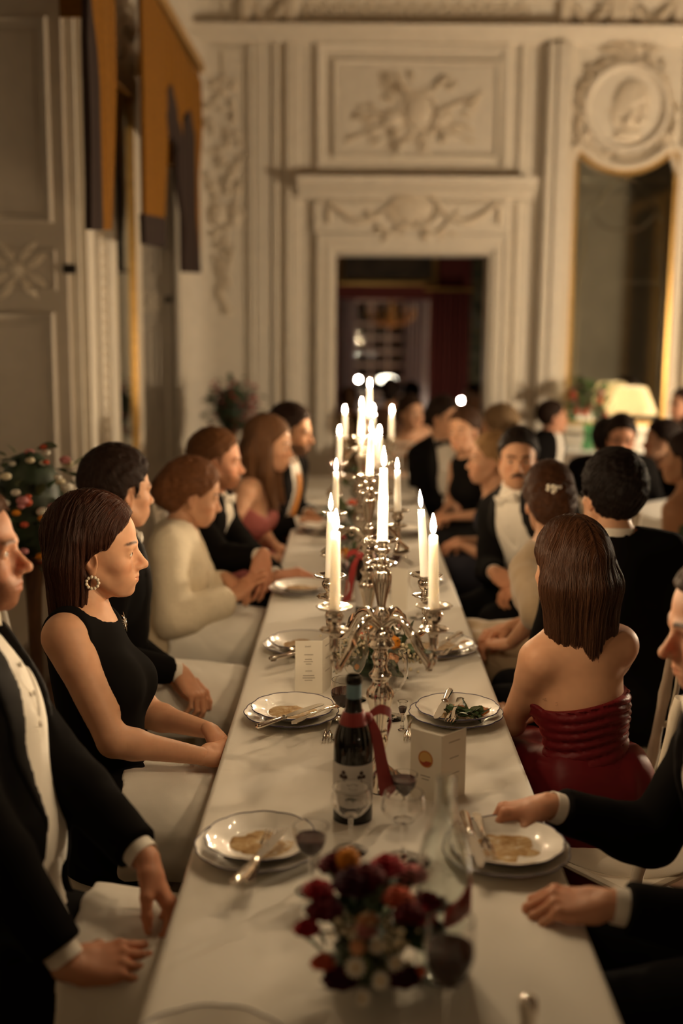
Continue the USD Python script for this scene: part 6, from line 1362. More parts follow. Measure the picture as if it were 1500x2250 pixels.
# earring, brooch, ring
e = b.hd((-.002, -.0815, -.052)); er = []
for k in range(11):
    t = 2 * math.pi * k / 11; er.append(b.trimmed('earring_pearl', ball(e + .0145 * (math.cos(t) * b.R[:, 0] + math.sin(t) * b.R[:, 2]) + np.array([0, 0, -.012]), .0042, 2), pm('pearl', (.72, .66, .54), rough=.12, coat=.6), smooth=True))
b.trimmed('earring_hoop', moved(trimesh.Trimesh((np.asarray(trimesh.creation.torus(.0125, .0018, 20, 6).vertices)[:, [0, 2, 1]]) @ b.R.T, trimesh.creation.torus(.0125, .0018, 20, 6).faces[:, ::-1], process=False), e + np.array([0, 0, -.012])), GILT, smooth=True)
T = b.torso(.006, neck=False); br = b.C(0, .062, -.055); ps = br[None].repeat(120, 0) + b.fw * np.linspace(-.02, .25, 120)[:, None]; c0 = ps[int(np.argmax(T(ps.astype(np.float32)) > .001))] + b.fw * .003; ms = []
for k in range(14):
    t = 2 * math.pi * k / 14; L_ = .012 + .008 * (k % 2) + .006 * abs(math.sin(t)); d = math.cos(t) * b.lf + math.sin(t) * b.up; ms.append(tube([c0, c0 + d * L_ * .6 + b.fw * .002, c0 + d * L_], [.0016, .0013, .0005], 5))
b.trimmed('brooch', cat(*ms), SILVER, smooth=60); b.trimmed('brooch_stone', ball(c0 + b.fw * .003, .004, 2), pm('diamond', (.8, .8, .8), rough=.05, metal=.6), smooth=True)
chair('white banquet chair under the woman in the black dress', (-.60, 2.60), 6)
b = Body('dark-haired man in black tails turned away, behind the woman in the black dress', at(262, 1078, s=690), (40, -2, 0), (-.80, 3.50), 12, sh=20, skin=S_['fair'], q='mid', head=dict(nose=1.1), key='L2', build=1.0,
         hands={'R': dict(pos=at(398, 1478, s=715), dir=(.62, -.35, -.70), up=(.55, -.1, .8), pose='fold'), 'L': dict(pos=at(372, 1478, s=700), dir=(.93, -.3, -.25), up=(.2, .1, .95), pose='rest')})
tails(b, hair=((.018, .009, .006), 'short'), strands=1500, hk=dict(vol=1.5))
b.lap_napkin(LINEN, 'white napkin on the lap of the dark-haired man behind the woman in black', f0=.14, f1=.56, w=.22, drop=.10)
chair('white banquet chair under the dark-haired man at left', (-.84, 3.49), 12)
IVORY = cloth('ivory', (.70, .62, .47), rough=.8, bump=.4, scale=180, vary=.1)
b = Body('woman in an ivory jacket with an auburn chignon, arms folded at the table', at(424, 1085, s=572), (14, -14, 4), (-.70, 4.22), 4, sh=-2, fem=1, skin=S_['fair'], q='mid', head=dict(nose=.95, lips=.8), key='L3', build=1.06,
         hands={'R': dict(pos=at(512, 1312, s=585), dir=(.62, .45, .55), up=(-.4, -.5, .75), pose='flat'), 'L': dict(pos=at(497, 1268, s=572), dir=(.85, -.42, -.30), up=(.2, .1, .95), pose='fold')}, elbow={'R': np.array([-.1, -.5, -.8])})
b.flesh(); b.dress(IVORY, lambda L, p: np.maximum(L[:, 2] - .035, np.interp(L[:, 2], [-.16, .03], [.0, .06]) - np.abs(L[:, 1])) * 1.0 if 0 else np.maximum(L[:, 2] - .045, np.minimum(np.interp(L[:, 2], [-.17, .03], [-.03, .055]) - np.abs(L[:, 1]), L[:, 0] - .01)), o=.018, sleeves=(.90, .018), fold=.009, name='jacket', seed=7)
b.skirt(cloth('cream_skirt', (.66, .56, .40), rough=.6, bump=.2), fold=.03); b.hair('updo', (.135, .055, .022), vol=1.0, strands=2500, seed=5)
b.lap_napkin(LINEN, 'large white napkin over the lap of the woman in the ivory jacket', f0=.02, f1=.52, w=.22, drop=.14, seed=9, o=.05)
chair('white banquet chair under the woman in the ivory jacket', (-.74, 4.20), 4)
b = Body('ginger-bearded man in tails and white tie, hands over the table edge at left', at(476, 1012, s=512), (2, -4, 0), (-.72, 4.82), -4, sh=-16, skin=S_['rosy'], q='mid', head=dict(beard=(.20, .075, .028), beard_w=.7, nose=1.05, brow=(.12, .05, .02)), key='L4', build=1.06,
         hands={'R': dict(pos=at(578, 1222, s=570), dir=(-.10, -.55, -.80), up=(.55, -.72, .45), pose='rest'), 'L': dict(pos=at(610, 1268, s=556), dir=(.97, .12, .18), up=(-.1, -.35, .93), pose='fold')}, elbow={'R': np.array([.5, -.6, -.5]), 'L': np.array([-.1, .1, -1.0])})
tails(b, hair=((.10, .042, .016), 'short'), strands=1200, hk=dict(line=1.15)); chair('white banquet chair under the ginger-bearded man in white tie', (-.76, 4.82), -4)
PINK = cloth('pink', (.42, .13, .12), rough=.6, bump=.3, scale=120, vary=.1)
b = Body('woman in a strapless pink dress with long light-brown hair', at(592, 976, s=466), (-8, -8, 3), (-.60, 5.42), -4, sh=-14, fem=1, skin=S_['fair'], q='mid', head=dict(lips=.9), key='L5', eyes=(.1, -.1),
         hands={'R': dict(pos=(-.36, 5.05, .71), dir=(.8, .5, -.1), pose='rest'), 'L': dict(pos=(-.35, 5.25, .72), dir=(.8, -.5, -.1), pose='rest')}, elbow={'R': np.array([-.3, -.5, -.8])})
b.flesh(); b.dress(PINK, lambda L, p: L[:, 2] + .135 - .02 * np.cos(L[:, 1] * 40), fold=.004, o=.010, bust=.062); b.skirt(PINK); b.hair('longfront', (.13, .062, .028), length=.34, seed=4, strands=2500); chair('white banquet chair under the woman in the pink dress', (-.64, 5.42), -4)
b = Body('bearded dark-haired man with an orange necktie at the far end of the left row', at(640, 948, s=432), (-14, -6, 0), (-.50, 5.95), -6, sh=-28, skin=S_['tan'], q='mid', head=dict(beard=(.03, .014, .008), beard_w=.8, nose=1.1), key='L6',
         hands={'R': dict(pos=(-.25, 5.62, .785), dir=(.95, .2, -.05), pose='rest'), 'L': dict(pos=(-.22, 5.85, .785), dir=(.95, -.2, -.05), pose='rest')})
b.flesh(); b.shirt(WHITE); b.collar(WHITE); b.jacket(BLACK, SATIN, op=dict(top=.055, mid=.062, low=.02)); b.necktie(cloth('orange_tie', (.55, .22, .05), rough=.5)); b.cuffs(WHITE); b.trousers(TROUSER); b.hair('short', (.020, .010, .007), strands=1000, vol=1.3); chair('white banquet chair at the far end of the left row', (-.54, 5.95), -6)
# right row, nearest first
b = Body('man in a tailcoat at the right picture edge wearing a gold signet ring', at(1592, 1372, s=1190), (183, -8, 0), (.87, 1.98), 180, sh=184, skin=(.50, .27, .17), q='hi', head=dict(nose=1.25, fat=.4), key='R0', build=1.05,
         hands={'R': dict(pos=(.400, 2.175, .800), dir=(-.97, -.06, -.10), up=(-.12, .12, .98), pose='grip'), 'L': dict(pos=(.440, 1.80, .788), dir=(-.95, .20, -.05), up=(-.05, -.12, .99), pose='fold')}, elbow={'R': np.array([.3, .3, -.9]), 'L': np.array([.4, -.3, -.9])})
tails(b, hair=((.03, .016, .01), 'short'))
w_, d_ = b.hands['L']['pos'], nrm(b.hands['L']['dir']); rg = trimesh.creation.torus(.0098, .0020, 20, 8); rg.apply_transform(trimesh.geometry.align_vectors([0, 0, 1], nrm(d_ + np.array([0, 0, -.55])))); sd = np.cross((0, 0, 1), d_)
rp = w_ + d_ * .096 + sd * -.024 + np.array([0, 0, -.006]); b.trimmed('signet_ring', moved(rg, rp), GILT, smooth=True); b.trimmed('signet', ball(rp + np.array([0, 0, .011]), (.006, .007, .003), 2), GILT, smooth=True)
chair('white banquet chair under the man at the right edge', (.90, 1.98), 180)
VEL = mat('velvet', {'p': ('principled_bsdf', {'base_color': (.10, .006, .009), 'roughness': .5, 'specular_ior_level': .15, 'sheen_weight': .6, 'sheen_roughness': .35, 'sheen_tint': (.7, .12, .10)})})
def ruche(L): 
    a = L[:, 2] * 118 + 9.0 * noise(np.stack([L[:, 1] * 9, L[:, 2] * 6, L[:, 0] * 3], 1), 3) + L[:, 1] * 12
    return .0125 * (.25 + noise(np.stack([L[:, 1] * 14, L[:, 2] * 9, L[:, 0] * 5], 1), 9)) * np.abs(np.sin(a)) ** .8 * np.clip((-L[:, 2] - .13) * 20, 0, 1)
b = Body('woman in a strapless dark red velvet dress seen from behind, long straight brown hair', at(1250, 1248, s=835), (112, -4, 0), (.635, 2.86), 112, sh=112, fem=1, skin=S_['fair'], q='hi', head=dict(), key='R1', legs=126, pz=.56, build=.90,
         hands={'R': dict(pos=(.55, 3.20, .64), dir=(-.8, .3, -.2), pose='rest'), 'L': dict(pos=(.43, 3.16, .66), dir=(.2, .9, -.2), pose='rest')}, elbow={'L': np.array([-.15, -1.0, -.9]), 'R': np.array([.6, 0, -1])})
b.flesh(); b.dress(VEL, lambda L, p: L[:, 2] + .185 - .010 * np.clip(-L[:, 1] / .12, -1, 1) - .05 * np.clip(L[:, 0] / .1, 0, 1), rib=ruche, o=.008, bot=-.60); b.skirt(VEL, o=.004, fold=.02); b.hair('long', (.055, .022, .010), vol=.9, length=.37, seed=9, strands=12000); chair('white banquet chair behind the woman in red velvet', (.70, 2.80), 128)
b = Body('black-haired man in a black tailcoat seen from behind, white collar showing', at(1342, 1088, s=690), (108, 0, 2), (.94, 3.52), 112, sh=96, skin=S_['fair'], q='hi', head=dict(), key='R1b', build=1.05, hands={'L': dict(pos=(.73, 3.70, .70), dir=(-.3, .9, -.2)), 'R': dict(pos=(.84, 3.80, .70), dir=(-.9, .3, -.2))}, legs=160)
tails(b, hair=((.010, .006, .005), 'short'), strands=5000, hk=dict(vol=1.6, line=1.0), studs=False, col=.038); chair('white banquet chair under the black-haired man seen from behind', (.98, 3.48), 112)
BEIGE = cloth('beige_knit', (.40, .30, .19), rough=.9, bump=.4, scale=500, vary=.08, sheen=.3)
b = Body('woman in a beige short-sleeved knit with curly brown hair pinned up', at(1203, 1100, s=605), (92, -6, 0), (.80, 4.06), 158, sh=130, fem=1, skin=S_['fair'], q='mid', head=dict(), key='R2', build=1.08,
         hands={'L': dict(pos=(.56, 3.86, .66), dir=(-.75, .5, -.1), pose='fold'), 'R': dict(pos=(.56, 4.02, .67), dir=(-.7, -.5, -.05), pose='fold')}, elbow={'L': np.array([-.2, -.6, -.8]), 'R': np.array([.2, .6, -.8])})
b.flesh(); b.dress(BEIGE, lambda L, p: L[:, 2] - .03, o=.018, sleeves=(.52, .022), fold=.008, name='cardigan'); b.skirt(BEIGE, fold=.02); b.hair('updo', (.060, .024, .011), vol=1.22, strands=3500, seed=14)
cl_ = b.hd((-.158, .012, .052)); random.seed(2)
for k in range(9): b.trimmed('hair_flower', ball(cl_ + np.array([random.uniform(-.022, .022), random.uniform(-.012, .006), random.uniform(-.014, .014)]), .0075, 1), MATS['petal_white'], smooth=True)
chair('white banquet chair under the woman in the beige knit', (.84, 4.00), 150)
b = Body('heavy dark-haired man with a moustache and white waistcoat, facing the camera', at(1138, 1008, s=500), (-97, 0, 0), (.92, 5.02), 215, sh=224, skin=S_['fair'], q='mid', head=dict(fat=1.0, width=1.05, jaw=1.06, beard=None, brow_w=1.0), key='R3', build=1.20, pz=.58, eyes=(-.05, .0),
         hands={'R': dict(pos=(.60, 4.66, .74), dir=(.6, -.55, -.30), up=(-.3, -.5, .8), pose='fold'), 'L': dict(pos=(.74, 4.56, .70), dir=(-.55, .1, -.1), up=(0, -.3, .95), pose='fold')})
tails(b, tie=WHITE, hair=((.012, .007, .005), 'short'), strands=1200, op=dict(top=.075, mid=.105, low=.085))
mo = [b.hd((.1060 - .014 * abs(t) ** 2, .034 * t, -.0600 - .013 * t * t)) for t in np.linspace(-1, 1, 11)]; b.trimmed('moustache', tube(mo, .0092 * (1 - .75 * np.abs(np.linspace(-1, 1, 11)) ** 2), 8, flat=.9), pm('moustache_hair', (.016, .009, .006), rough=.6), smooth=True)
chair('white banquet chair under the moustached man', (.96, 5.06), 215)
b = Body('blonde woman in profile facing left, behind the moustached man', at(1078, 1010, s=446), (178, 0, 0), (.80, 5.62), 185, fem=1, skin=S_['fair'], q='mid', head=dict(nose=.95), key='R4')
b.flesh(); b.dress(cloth('navy', (.02, .02, .03)), lambda L, p: L[:, 2] + .03, o=.010, sleeves=(.35, .01)); b.skirt(cloth('navy', (.02, .02, .03))); b.hair('updo', (.26, .15, .065), vol=.9, seed=6, strands=1200)
ear_ = b.hd((.0, .0, 0)); chair('white banquet chair under the blonde woman in profile', (.84, 5.62), 185)
b = Body('woman in a sleeveless black dress with dark hair drawn back, right of the candles', at(1020, 946, s=384), (-128, -4, 3), (.78, 6.55), 205, sh=215, fem=1, skin=S_['fair'], q='mid', head=dict(), key='R5')
b.flesh(); b.dress(BLACK, lambda L, p: np.maximum(L[:, 2] - .012, np.abs(L[:, 1]) - .118 - .2 * np.maximum(-L[:, 2] - .1, 0)), o=.008); b.skirt(BLACK); b.hair('bun', (.05, .024, .013), vol=.7, seed=2); chair('white banquet chair under the woman in sleeveless black at right', (.82, 6.55), 205)
b = Body('guest with grey-blond curly hair seen from behind, far right side of the table', at(1092, 936, s=338), (150, 0, 0), (1.06, 7.55), 170, fem=1, skin=S_['fair'], q='lo', head=dict(), key='loF')
b.flesh(); b.dress(BLACK, lambda L, p: L[:, 2] - .03, o=.012, sleeves=(.9, .012)); b.skirt(BLACK); b.hair('wavy', (.20, .13, .07), vol=1.12, seed=8)
b = Body('dark-haired man in black tie and white shirt at the far end of the right row', at(976, 920, s=348), (-42, -4, 0), (.62, 7.25), -80, sh=-78, skin=S_['fair'], q='mid', head=dict(), key='R7', hands={})
tails(b, tie=SATIN, vest=False, hair=((.018, .010, .007), 'short'), hk=dict(vol=1.3), op=dict(top=.060, mid=.082, low=.03))
chair('empty white banquet chair standing at the end of the long table', (.37, 7.98), -90)
b = Body('woman with dark hair and bare shoulders behind the empty white chair', at(903, 908, s=300), (-60, 0, 0), (.45, 8.72), -70, fem=1, skin=S_['fair'], q='lo', head=dict(), key='loF')
b.flesh(); b.dress(cloth('brown', (.12, .06, .03)), lambda L, p: L[:, 2] + .12, o=.010); b.skirt(cloth('brown', (.12, .06, .03))); b.hair('updo', (.03, .016, .010), vol=1.0, seed=3)
# the second table, by the lamp
t2 = thing('round_table', 'round table under a white cloth at the right behind the black-haired man', 'table', (2.22, 6.25, 0)); part('table_top', lathe([(0, .70), (.62, .70), (.62, .735), (0, .735)], 40), DARKWOOD, t2); part('pedestal', lathe([(0, 0), (.28, 0), (.27, .03), (.06, .08), (.05, .4), (.06, .70), (0, .70)], 24), DARKWOOD, t2)
a = np.arange(72) * 2 * np.pi / 72; rr = np.concatenate([np.linspace(0, .62, 8), [.635, .64, .645, .65]]); zz_ = np.concatenate([np.full(8, .742), [.735, .68, .55, .40]]); V = np.stack([np.stack([(r_ + (.018 * np.sin(a * 13) * (k - 8) / 3 if k > 8 else 0)) * np.cos(a), (r_ + (.018 * np.sin(a * 13) * (k - 8) / 3 if k > 8 else 0)) * np.sin(a), np.full(72, z_)], 1) for k, (r_, z_) in enumerate(zip(rr, zz_))]).reshape(-1, 3)
i, j = np.meshgrid(np.arange(11), np.arange(72), indexing='ij'); k = (j + 1) % 72; q = np.stack([i * 72 + j, (i + 1) * 72 + j, (i + 1) * 72 + k, i * 72 + k], -1).reshape(-1, 4); single('tablecloth', moved(trimesh.Trimesh(np.vstack([V, V - (0, 0, .0015)]), np.vstack([q[:, [0, 1, 2]], q[:, [0, 2, 3]], q[:, [0, 2, 1]] + len(V), q[:, [0, 3, 2]] + len(V)]), process=False), (2.22, 6.25, 0)), LINEN, 'white cloth of the round table at the right edge', 'tablecloth', smooth=True)
dup(P1, (1.86, 6.02, .7445), 0, 'white plate on the round table at the right edge', 'blue-rimmed under-plates'); dup(P1, (2.2, 5.85, .7445), 0, 'second white plate on the round table at the right edge', 'blue-rimmed under-plates')
b = Body('man in a dark suit and white shirt in profile before the mirror frame', at(1214, 918, s=286), (8, 4, 0), (1.45, 8.80), -20, sh=-32, skin=S_['rosy'], q='lo', head=dict(nose=1.1), key='loM', hands={})
tails(b, tie=None, vest=False, hair=((.022, .012, .008), 'short'), op=dict(top=.055, mid=.07, low=.04))
b = Body('dark-haired man with spectacles facing the camera under the lamp', at(1364, 963, s=366), (-96, -8, 0), (1.68, 7.0), -95, skin=S_['rosy'], q='mid', head=dict(brow_w=1.0), key='R9', hands={'R': dict(pos=(1.50, 6.62, .80), dir=(.3, -.9, -.1), pose='fold')})
tails(b, tie=SATIN, vest=False, hair=((.014, .008, .006), 'short'), hk=dict(vol=1.5))
for g in (1, -1):
    tr_ = trimesh.creation.torus(.021, .0016, 20, 6); v = np.asarray(tr_.vertices)[:, [2, 0, 1]] * (1, 1, .8); b.trimmed('spectacle_rim', trimesh.Trimesh(b.hd(v + (.104, .031 * g, -.006)), tr_.faces, process=False), pm('spectacle_frame', (.03, .02, .015), rough=.3)); b.trimmed('spectacle_arm', tube([b.hd((.104, .051 * g, 0)), b.hd((.02, .079 * g, .0)), b.hd((-.01, .079 * g, -.01))], .0015, 5), MATS['spectacle_frame'])
b = Body('guest with dark hair seen from behind, left of the man with spectacles', at(1330, 968, s=350), (80, 0, 0), (1.62, 7.55), 80, skin=S_['fair'], q='lo', head=dict(), key='loM', hands={}); tails(b, tie=None, vest=False, hair=((.012, .008, .006), 'short'), hk=dict(vol=1.4), studs=False)
b = Body('dark-haired woman in black in profile facing left, right of the lamp', at(1452, 968, s=345), (176, 0, 0), (2.10, 7.30), 190, fem=1, skin=(.44, .26, .17), q='lo', head=dict(), key='loF', legs=255)
b.flesh(); b.dress(BLACK, lambda L, p: L[:, 2] - .0, o=.014, sleeves=(.9, .014)); b.skirt(BLACK); b.hair('updo', (.016, .010, .008), vol=1.1, seed=4)
b = Body('woman with long dark hair in a strapless green dress at the right edge', at(1505, 1010, s=455), (150, 0, 0), (1.72, 5.42), 140, sh=120, fem=1, skin=S_['tan'], q='mid', head=dict(), key='loFm', hands={}, legs=100)
GRN = cloth('green_dress', (.06, .09, .055), rough=.6); b.flesh(); b.dress(GRN, lambda L, p: L[:, 2] + .13, o=.010); b.skirt(GRN); b.hair('long', (.022, .012, .009), vol=1.0, length=.30, seed=6)
chair('white banquet chair under the woman in the green dress', (1.72, 5.38), 130)
b = Body('guest at the far right wall, half cut by the right picture edge', at(1500, 890, s=280), (200, 0, 0), (2.72, 8.70), 200, skin=S_['rosy'], q='lo', head=dict(), key='loM', hands={}); tails(b, tie=None, vest=False, hair=((.03, .016, .01), 'short'), studs=False)
# beyond the doorway
for i, (x, y, s_, fa, lb, hc, cl, fem) in enumerate(((858, 862, 232, 80, 'dim guest with dark hair in the red room, under the bright bowl', (.014, .008, .006), (.10, .05, .03), 1), (905, 868, 215, 70, 'dim guest in black in the red room, right of the bright bowl', (.010, .007, .006), (.012, .01, .01), 0), (1040, 872, 218, 200, 'dim guest in black in the red room, below the tapestry', (.012, .008, .006), (.012, .01, .01), 0), (765, 880, 226, 100, 'dim guest with brown hair in the red room, by the left door jamb', (.06, .03, .015), (.16, .10, .05), 1), (1062, 880, 232, 190, 'dim guest at the right door jamb, mostly hidden', (.05, .025, .012), (.10, .06, .03), 1))):
    H_ = at(x, y, s=s_); b = Body(lb, H_, (fa, 0, 0), (H_[0], H_[1]), fa, fem=fem, skin=S_['tan'], q='lo', head=dict(), key='loF' if fem else 'loM', hands={}); c_ = cloth('guest_%d' % i, cl); b.flesh(); b.dress(c_, lambda L, p: L[:, 2] - .02, o=.012, sleeves=(.9, .014), name='jacket'); b.skirt(c_) if fem else b.trousers(TROUSER); b.hair('updo' if fem else 'short', hc, seed=i)
# ---------------------------------------------------------------- console with lamp, flowers, bystanding pieces, chandelier
def lamp_light(c, p, r, inten, color=(1, .72, .42)):
    l = UsdLux.SphereLight.Define(stage, str(c.GetPath()) + '/glow'); l.CreateRadiusAttr(r); l.CreateIntensityAttr(inten); l.CreateColorAttr(Gf.Vec3f(*color)); l.AddTranslateOp().Set(Gf.Vec3d(*p))
BULB = mat('bulb', {'e': ('emission', {'color': (1, .86, .64), 'strength': 330.0})}, surface='e.emission')
SHADE = mat('lamp_shade', {'d': ('diffuse_bsdf', {'color': (.82, .74, .58)}), 't': ('translucent_bsdf', {'color': (.88, .79, .60)}), 'm': ('mix_closure', {'fac': .55})}, [('d.BSDF', 'm.closure1'), ('t.BSDF', 'm.closure2')], 'm.closure')
cx, cyy = 2.27, 9.62; ct = thing('console_table', 'console table with a white cloth top under the wall mirror', 'table', (cx, cyy, 0))
part('table_top', box(-.62, .62, -.24, .24, .70, .735, .006), pm('console_paint', (.30, .24, .18), rough=.5), ct); part('apron', box(-.56, .56, -.20, .20, .58, .70, .004), MATS['console_paint'], ct)
for x in (-.55, .55):
    for y in (-.19, .19): part('leg', lathe([(0, 0), (.02, 0), (.025, .3), (.032, .58), (0, .58)], 12).apply_translation((x, y, 0)), MATS['console_paint'], ct)
single('table_runner', box(cx - .60, cx + .60, cyy - .245, cyy + .22, .7365, .739), LINEN, 'white runner on the console table below the lamp', 'runner')
LX, LY = 2.335, 9.60
lp = thing('table_lamp', 'cream shaded table lamp with a stacked white ball base before the mirror', 'lamp', (LX, LY, .7395))
part('base', lathe(smoothprof([(0, 0), (.07, 0), (.07, .02), (.03, .03), (.062, .055), (.072, .085), (.058, .118), (.026, .128), (.052, .145), (.062, .170), (.050, .195), (.018, .205), (.012, .26), (0, .26)], 4), 36), pm('lamp_white', (.80, .77, .70), rough=.2, coat=.4), lp, smooth=60)
sz0, sz1 = at(1385, 909, Y=LY)[2] - .7395, at(1385, 850, Y=LY)[2] - .7395
part('shade', lathe([(.218, sz0), (.118, sz1), (.115, sz1), (.214, sz0), (.218, sz0)], 48), SHADE, lp, smooth=60); part('bulb', ball((0, 0, .33), .028, 2), BULB, lp, smooth=True); part('stem', tube([(0, 0, .25), (0, 0, .31)], .006, 8), GILT, lp)
for i in range(3): a = az(i * 120); part('spider', tube([a * .006 + (0, 0, sz1 - .012), a * .117 + (0, 0, sz1 - .004)], .0022, 5), GILT, lp)
vs = thing('flower_vase', 'green glass vase of leafy flowers on the console, left of the lamp', 'vase', (1.98, 9.56, .7395)); part('vase', lathe(smoothprof([(0, 0), (.05, 0), (.055, .02), (.04, .10), (.05, .20), (.062, .22), (.057, .22), (.045, .2), (.035, .1), (.045, .02), (0, .012)], 3), 28), pm('green_glass', (.45, .85, .55), rough=.05, trans=.9), vs, smooth=60); random.seed(31)
VG = pm('vase_leaf', (.09, .15, .05), rough=.55, vary=.3, scale=30)
for i in range(70):
    a, e = random.uniform(0, 360), random.uniform(-10, 80); l = random.uniform(.06, .11); r_ = random.uniform(.03, .17); z = .26 + random.uniform(0, .28) ; part('leaf', orient(leaf3(l, l * .5, random.uniform(0, .5)), (r_ * math.cos(math.radians(a)), r_ * .7 * math.sin(math.radians(a)), z), a, e, random.uniform(-40, 40)), VG, vs, smooth=True)
for i in range(9):
    a = random.uniform(0, 6.28); part('blossom', ball((.15 * math.cos(a), .10 * math.sin(a), .27 + random.uniform(0, .22)), .03, 1), FC['pink' if i % 2 else 'coral'], vs, smooth=True)
for i in range(10):
    a = random.uniform(0, 6.28); part('stem', tube([(0.015 * math.cos(a), .015 * math.sin(a), .03), (.03 * math.cos(a), .03 * math.sin(a), .2), (.10 * math.cos(a), .08 * math.sin(a), .42)], .003, 5), GREEN[1], vs)
bx = thing('gift_box', 'small red box on the console right of the lamp', 'box', (2.62, 9.48, .7395)); part('carton', box(-.06, .06, -.04, .04, 0, .05, .003), WHITE, bx); part('lid', box(-.063, .063, -.043, .043, .05, .10, .004), pm('red_card', (.45, .02, .02), rough=.5), bx)
# flowers on stands by the left wall
def stand_flowers(label, loc, zc, R_, seed, stand_h, cols):
    c = thing('flower_stand', label, 'flowers', (loc[0], loc[1], 0)); rs = random.Random(seed); part('stand', lathe(smoothprof([(0, 0), (.13, 0), (.12, .03), (.03, .06), (.025, stand_h * .6), (.04, stand_h - .05), (.11, stand_h), (0, stand_h)], 3), 24), DARKWOOD, c, smooth=60); part('foam_ball', ball((0, 0, zc), (R_ * .6, R_ * .6, (zc - stand_h + .02)), 2), GREEN[3], c, smooth=True)
    for i in range(120):
        d = nrm((rs.gauss(0, 1), rs.gauss(0, 1), rs.gauss(0, 1.1))); p = d * np.array((R_, R_, R_ * 1.15)) * rs.uniform(.5, 1.0) + (0, 0, zc); l = rs.uniform(.05, .09); part('leaf', orient(leaf3(l, l * .5, .3), p, math.degrees(math.atan2(d[1], d[0])), rs.uniform(-20, 60), rs.uniform(-40, 40)), GREEN[i % 4], c, smooth=True)
    for i in range(64):
        d = nrm((rs.gauss(0, 1) + .5, rs.gauss(0, 1) - 1.0, rs.gauss(0, 1))); p = d * np.array((R_, R_, R_ * 1.15)) * rs.uniform(.8, 1.03) + (0, 0, zc); part('blossom', ball(p, np.array((1, 1, .7)) * rs.uniform(.011, .024), 1), FC[cols[i % len(cols)]], c, smooth=True)
stand_flowers('tall stand of white, pink and orange flowers at the left picture edge', (-1.16, 4.05), 1.10, .20, 3, .92, ['white', 'white', 'coral', 'cream', 'orange', 'pink'])
stand_flowers('flower stand with red blooms in the corner behind the left row', (-.99, 9.35), 1.08, .24, 5, .92, ['maroon', 'crimson', 'pink'])
# lights of the red room and the third room
def bowl_light(name, label, loc, r):
    c = thing(name, label, 'lamp', loc); part('foot', lathe([(0, 0), (.05, 0), (.045, .01), (.008, .02), (.008, .10), (0, .10)], 16), SILVER, c); part('flame', ball((0, 0, .10 + r), r, 2), BULB, c, smooth=True); return c
tb3 = thing('side_table', 'dim side table in the red room carrying candles', 'table', (.42, 13.1, 0)); part('table_top', box(-.55, 1.2, -.3, .3, .70, .74, .01), DARKWOOD, tb3); part('legs_frame', box(-.5, 1.15, -.25, .25, 0, .70, .01), DARKWOOD, tb3)
bowl_light('tea_light', 'pale round candle light left of the bright bowl, in the red room', (at(787, 833, Y=13.1)[0], 13.1, at(787, 833, Y=13.1)[2] - .125), .022); bowl_light('tea_light', 'small round candle light in front of the dark red curtain', (at(1013, 878, Y=13.0)[0], 13.0, at(1013, 878, Y=13.0)[2] - .130), .020)
c = thing('lamp_bowl', 'bright white glowing bowl on a stem in the red room', 'lamp', (at(850, 838, Y=13.15)[0], 13.15, .741)); zt = at(850, 834, Y=13.15)[2] - .741; part('foot', lathe([(0, 0), (.06, 0), (.05, .012), (.009, .03), (.009, zt - .05), (0, zt - .05)], 16), SILVER, c); part('bowl', ball((0, 0, zt), (.11, .11, .045), 2), mat('bowl_glow', {'e': ('emission', {'color': (1, .88, .66), 'strength': 9.0})}, surface='e.emission'), c, smooth=True)
ch = thing('chandelier', 'gilt chandelier hanging in the third room before the far window', 'chandelier', (at(858, 690, Y=17.2)[0], 17.2, at(858, 690, Y=17.2)[2]))
part('stem', lathe(smoothprof([(0, -.22), (.03, -.20), (.09, -.10), (.05, .0), (.07, .08), (.025, .18), (.012, .5), (.012, 2.6), (0, 2.6)], 3), 18), GILT, ch, smooth=60)
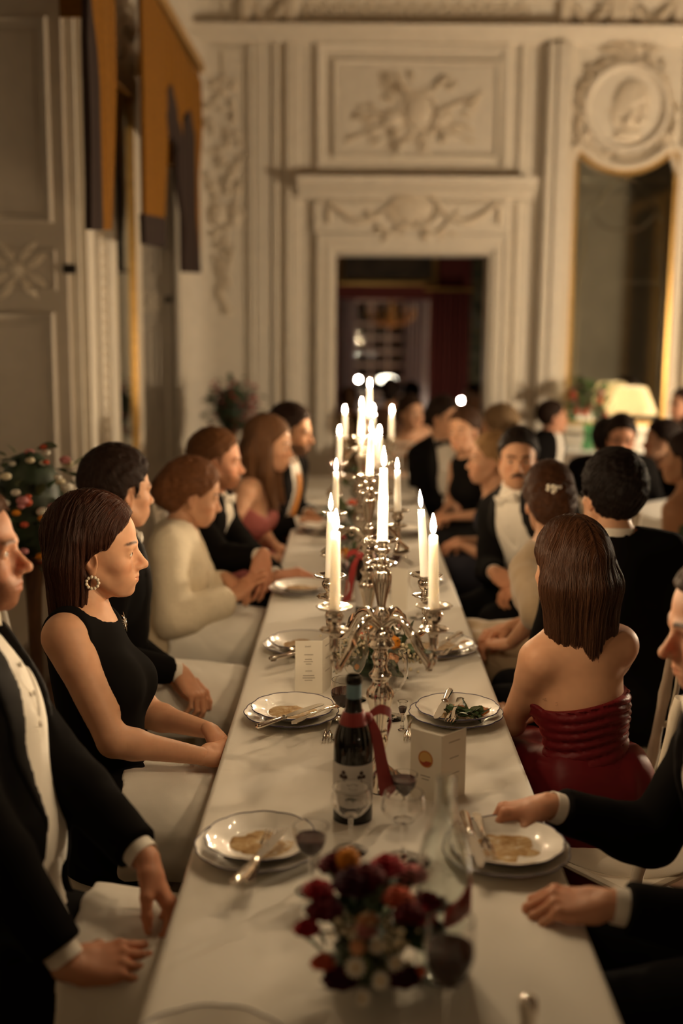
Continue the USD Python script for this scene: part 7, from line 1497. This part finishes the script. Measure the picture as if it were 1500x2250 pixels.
for i in range(10):
    a = az(i * 36 + 10); P = smoothprof([(.03, -.08, 0), (.16, -.16, 0), (.30, -.08, 0), (.36, .02, 0)], 4); part('arm', tube([a * u + (0, 0, v) for u, v, _ in P], .012, 6), GILT, ch, smooth=60); part('cup', ball(a * .36 + (0, 0, .04), (.03, .03, .02), 1), GILT, ch); part('candle', tube([a * .36 + (0, 0, .05), a * .36 + (0, 0, .14)], .011, 6), WAX, ch)
lf_ = thing('added_floor_lamp', 'unseen floor lamp added behind the wall to light the far window', 'lamp', (2.55, 17.6, 0)); part('base', lathe([(0, 0), (.15, 0), (.14, .03), (.014, .05), (.014, 1.5), (0, 1.5)], 20), GILT, lf_); part('shade', lathe([(.22, 1.45), (.15, 1.72), (.147, 1.72), (.216, 1.45), (.22, 1.45)], 32), SHADE, lf_, smooth=60); part('bulb', ball((0, 0, 1.56), .05, 2), mat('bulb_strong', {'e': ('emission', {'color': (1, .80, .62), 'strength': 5200.0})}, surface='e.emission'), lf_, smooth=True)  # lamp added out of view to brighten the third room
# unseen lamp tables, added to brighten the far wall and fill from behind
for i, (x, y, st_) in enumerate(((4.45, 6.4, 5600.0), (2.5, -1.6, 60.0))):
    tq = thing('round_table', 'unseen round side table added to carry the %s fill lamp' % ('farther' if i == 0 else 'nearer'), 'table', (x, y, 0)); part('table_top', lathe([(0, .70), (.45, .70), (.45, .735), (0, .735)], 40), DARKWOOD, tq); part('pedestal', lathe([(0, 0), (.22, 0), (.20, .03), (.05, .08), (.05, .70), (0, .70)], 24), DARKWOOD, tq)
    lq = thing('added_globe_lamp', 'unseen globe lamp added as fill light on the %s lamp table' % ('farther' if i == 0 else 'nearer'), 'lamp', (x, y, .7365)); part('foot', lathe([(0, 0), (.09, 0), (.08, .02), (.016, .04), (.012, .66), (0, .66)], 20), GILT, lq)
    part('globe', ball((0, 0, .72), .055, 2), mat('globe_%d' % i, {'e': ('emission', {'color': (1.0, .78, .52), 'strength': st_})}, surface='e.emission'), lq, smooth=True)
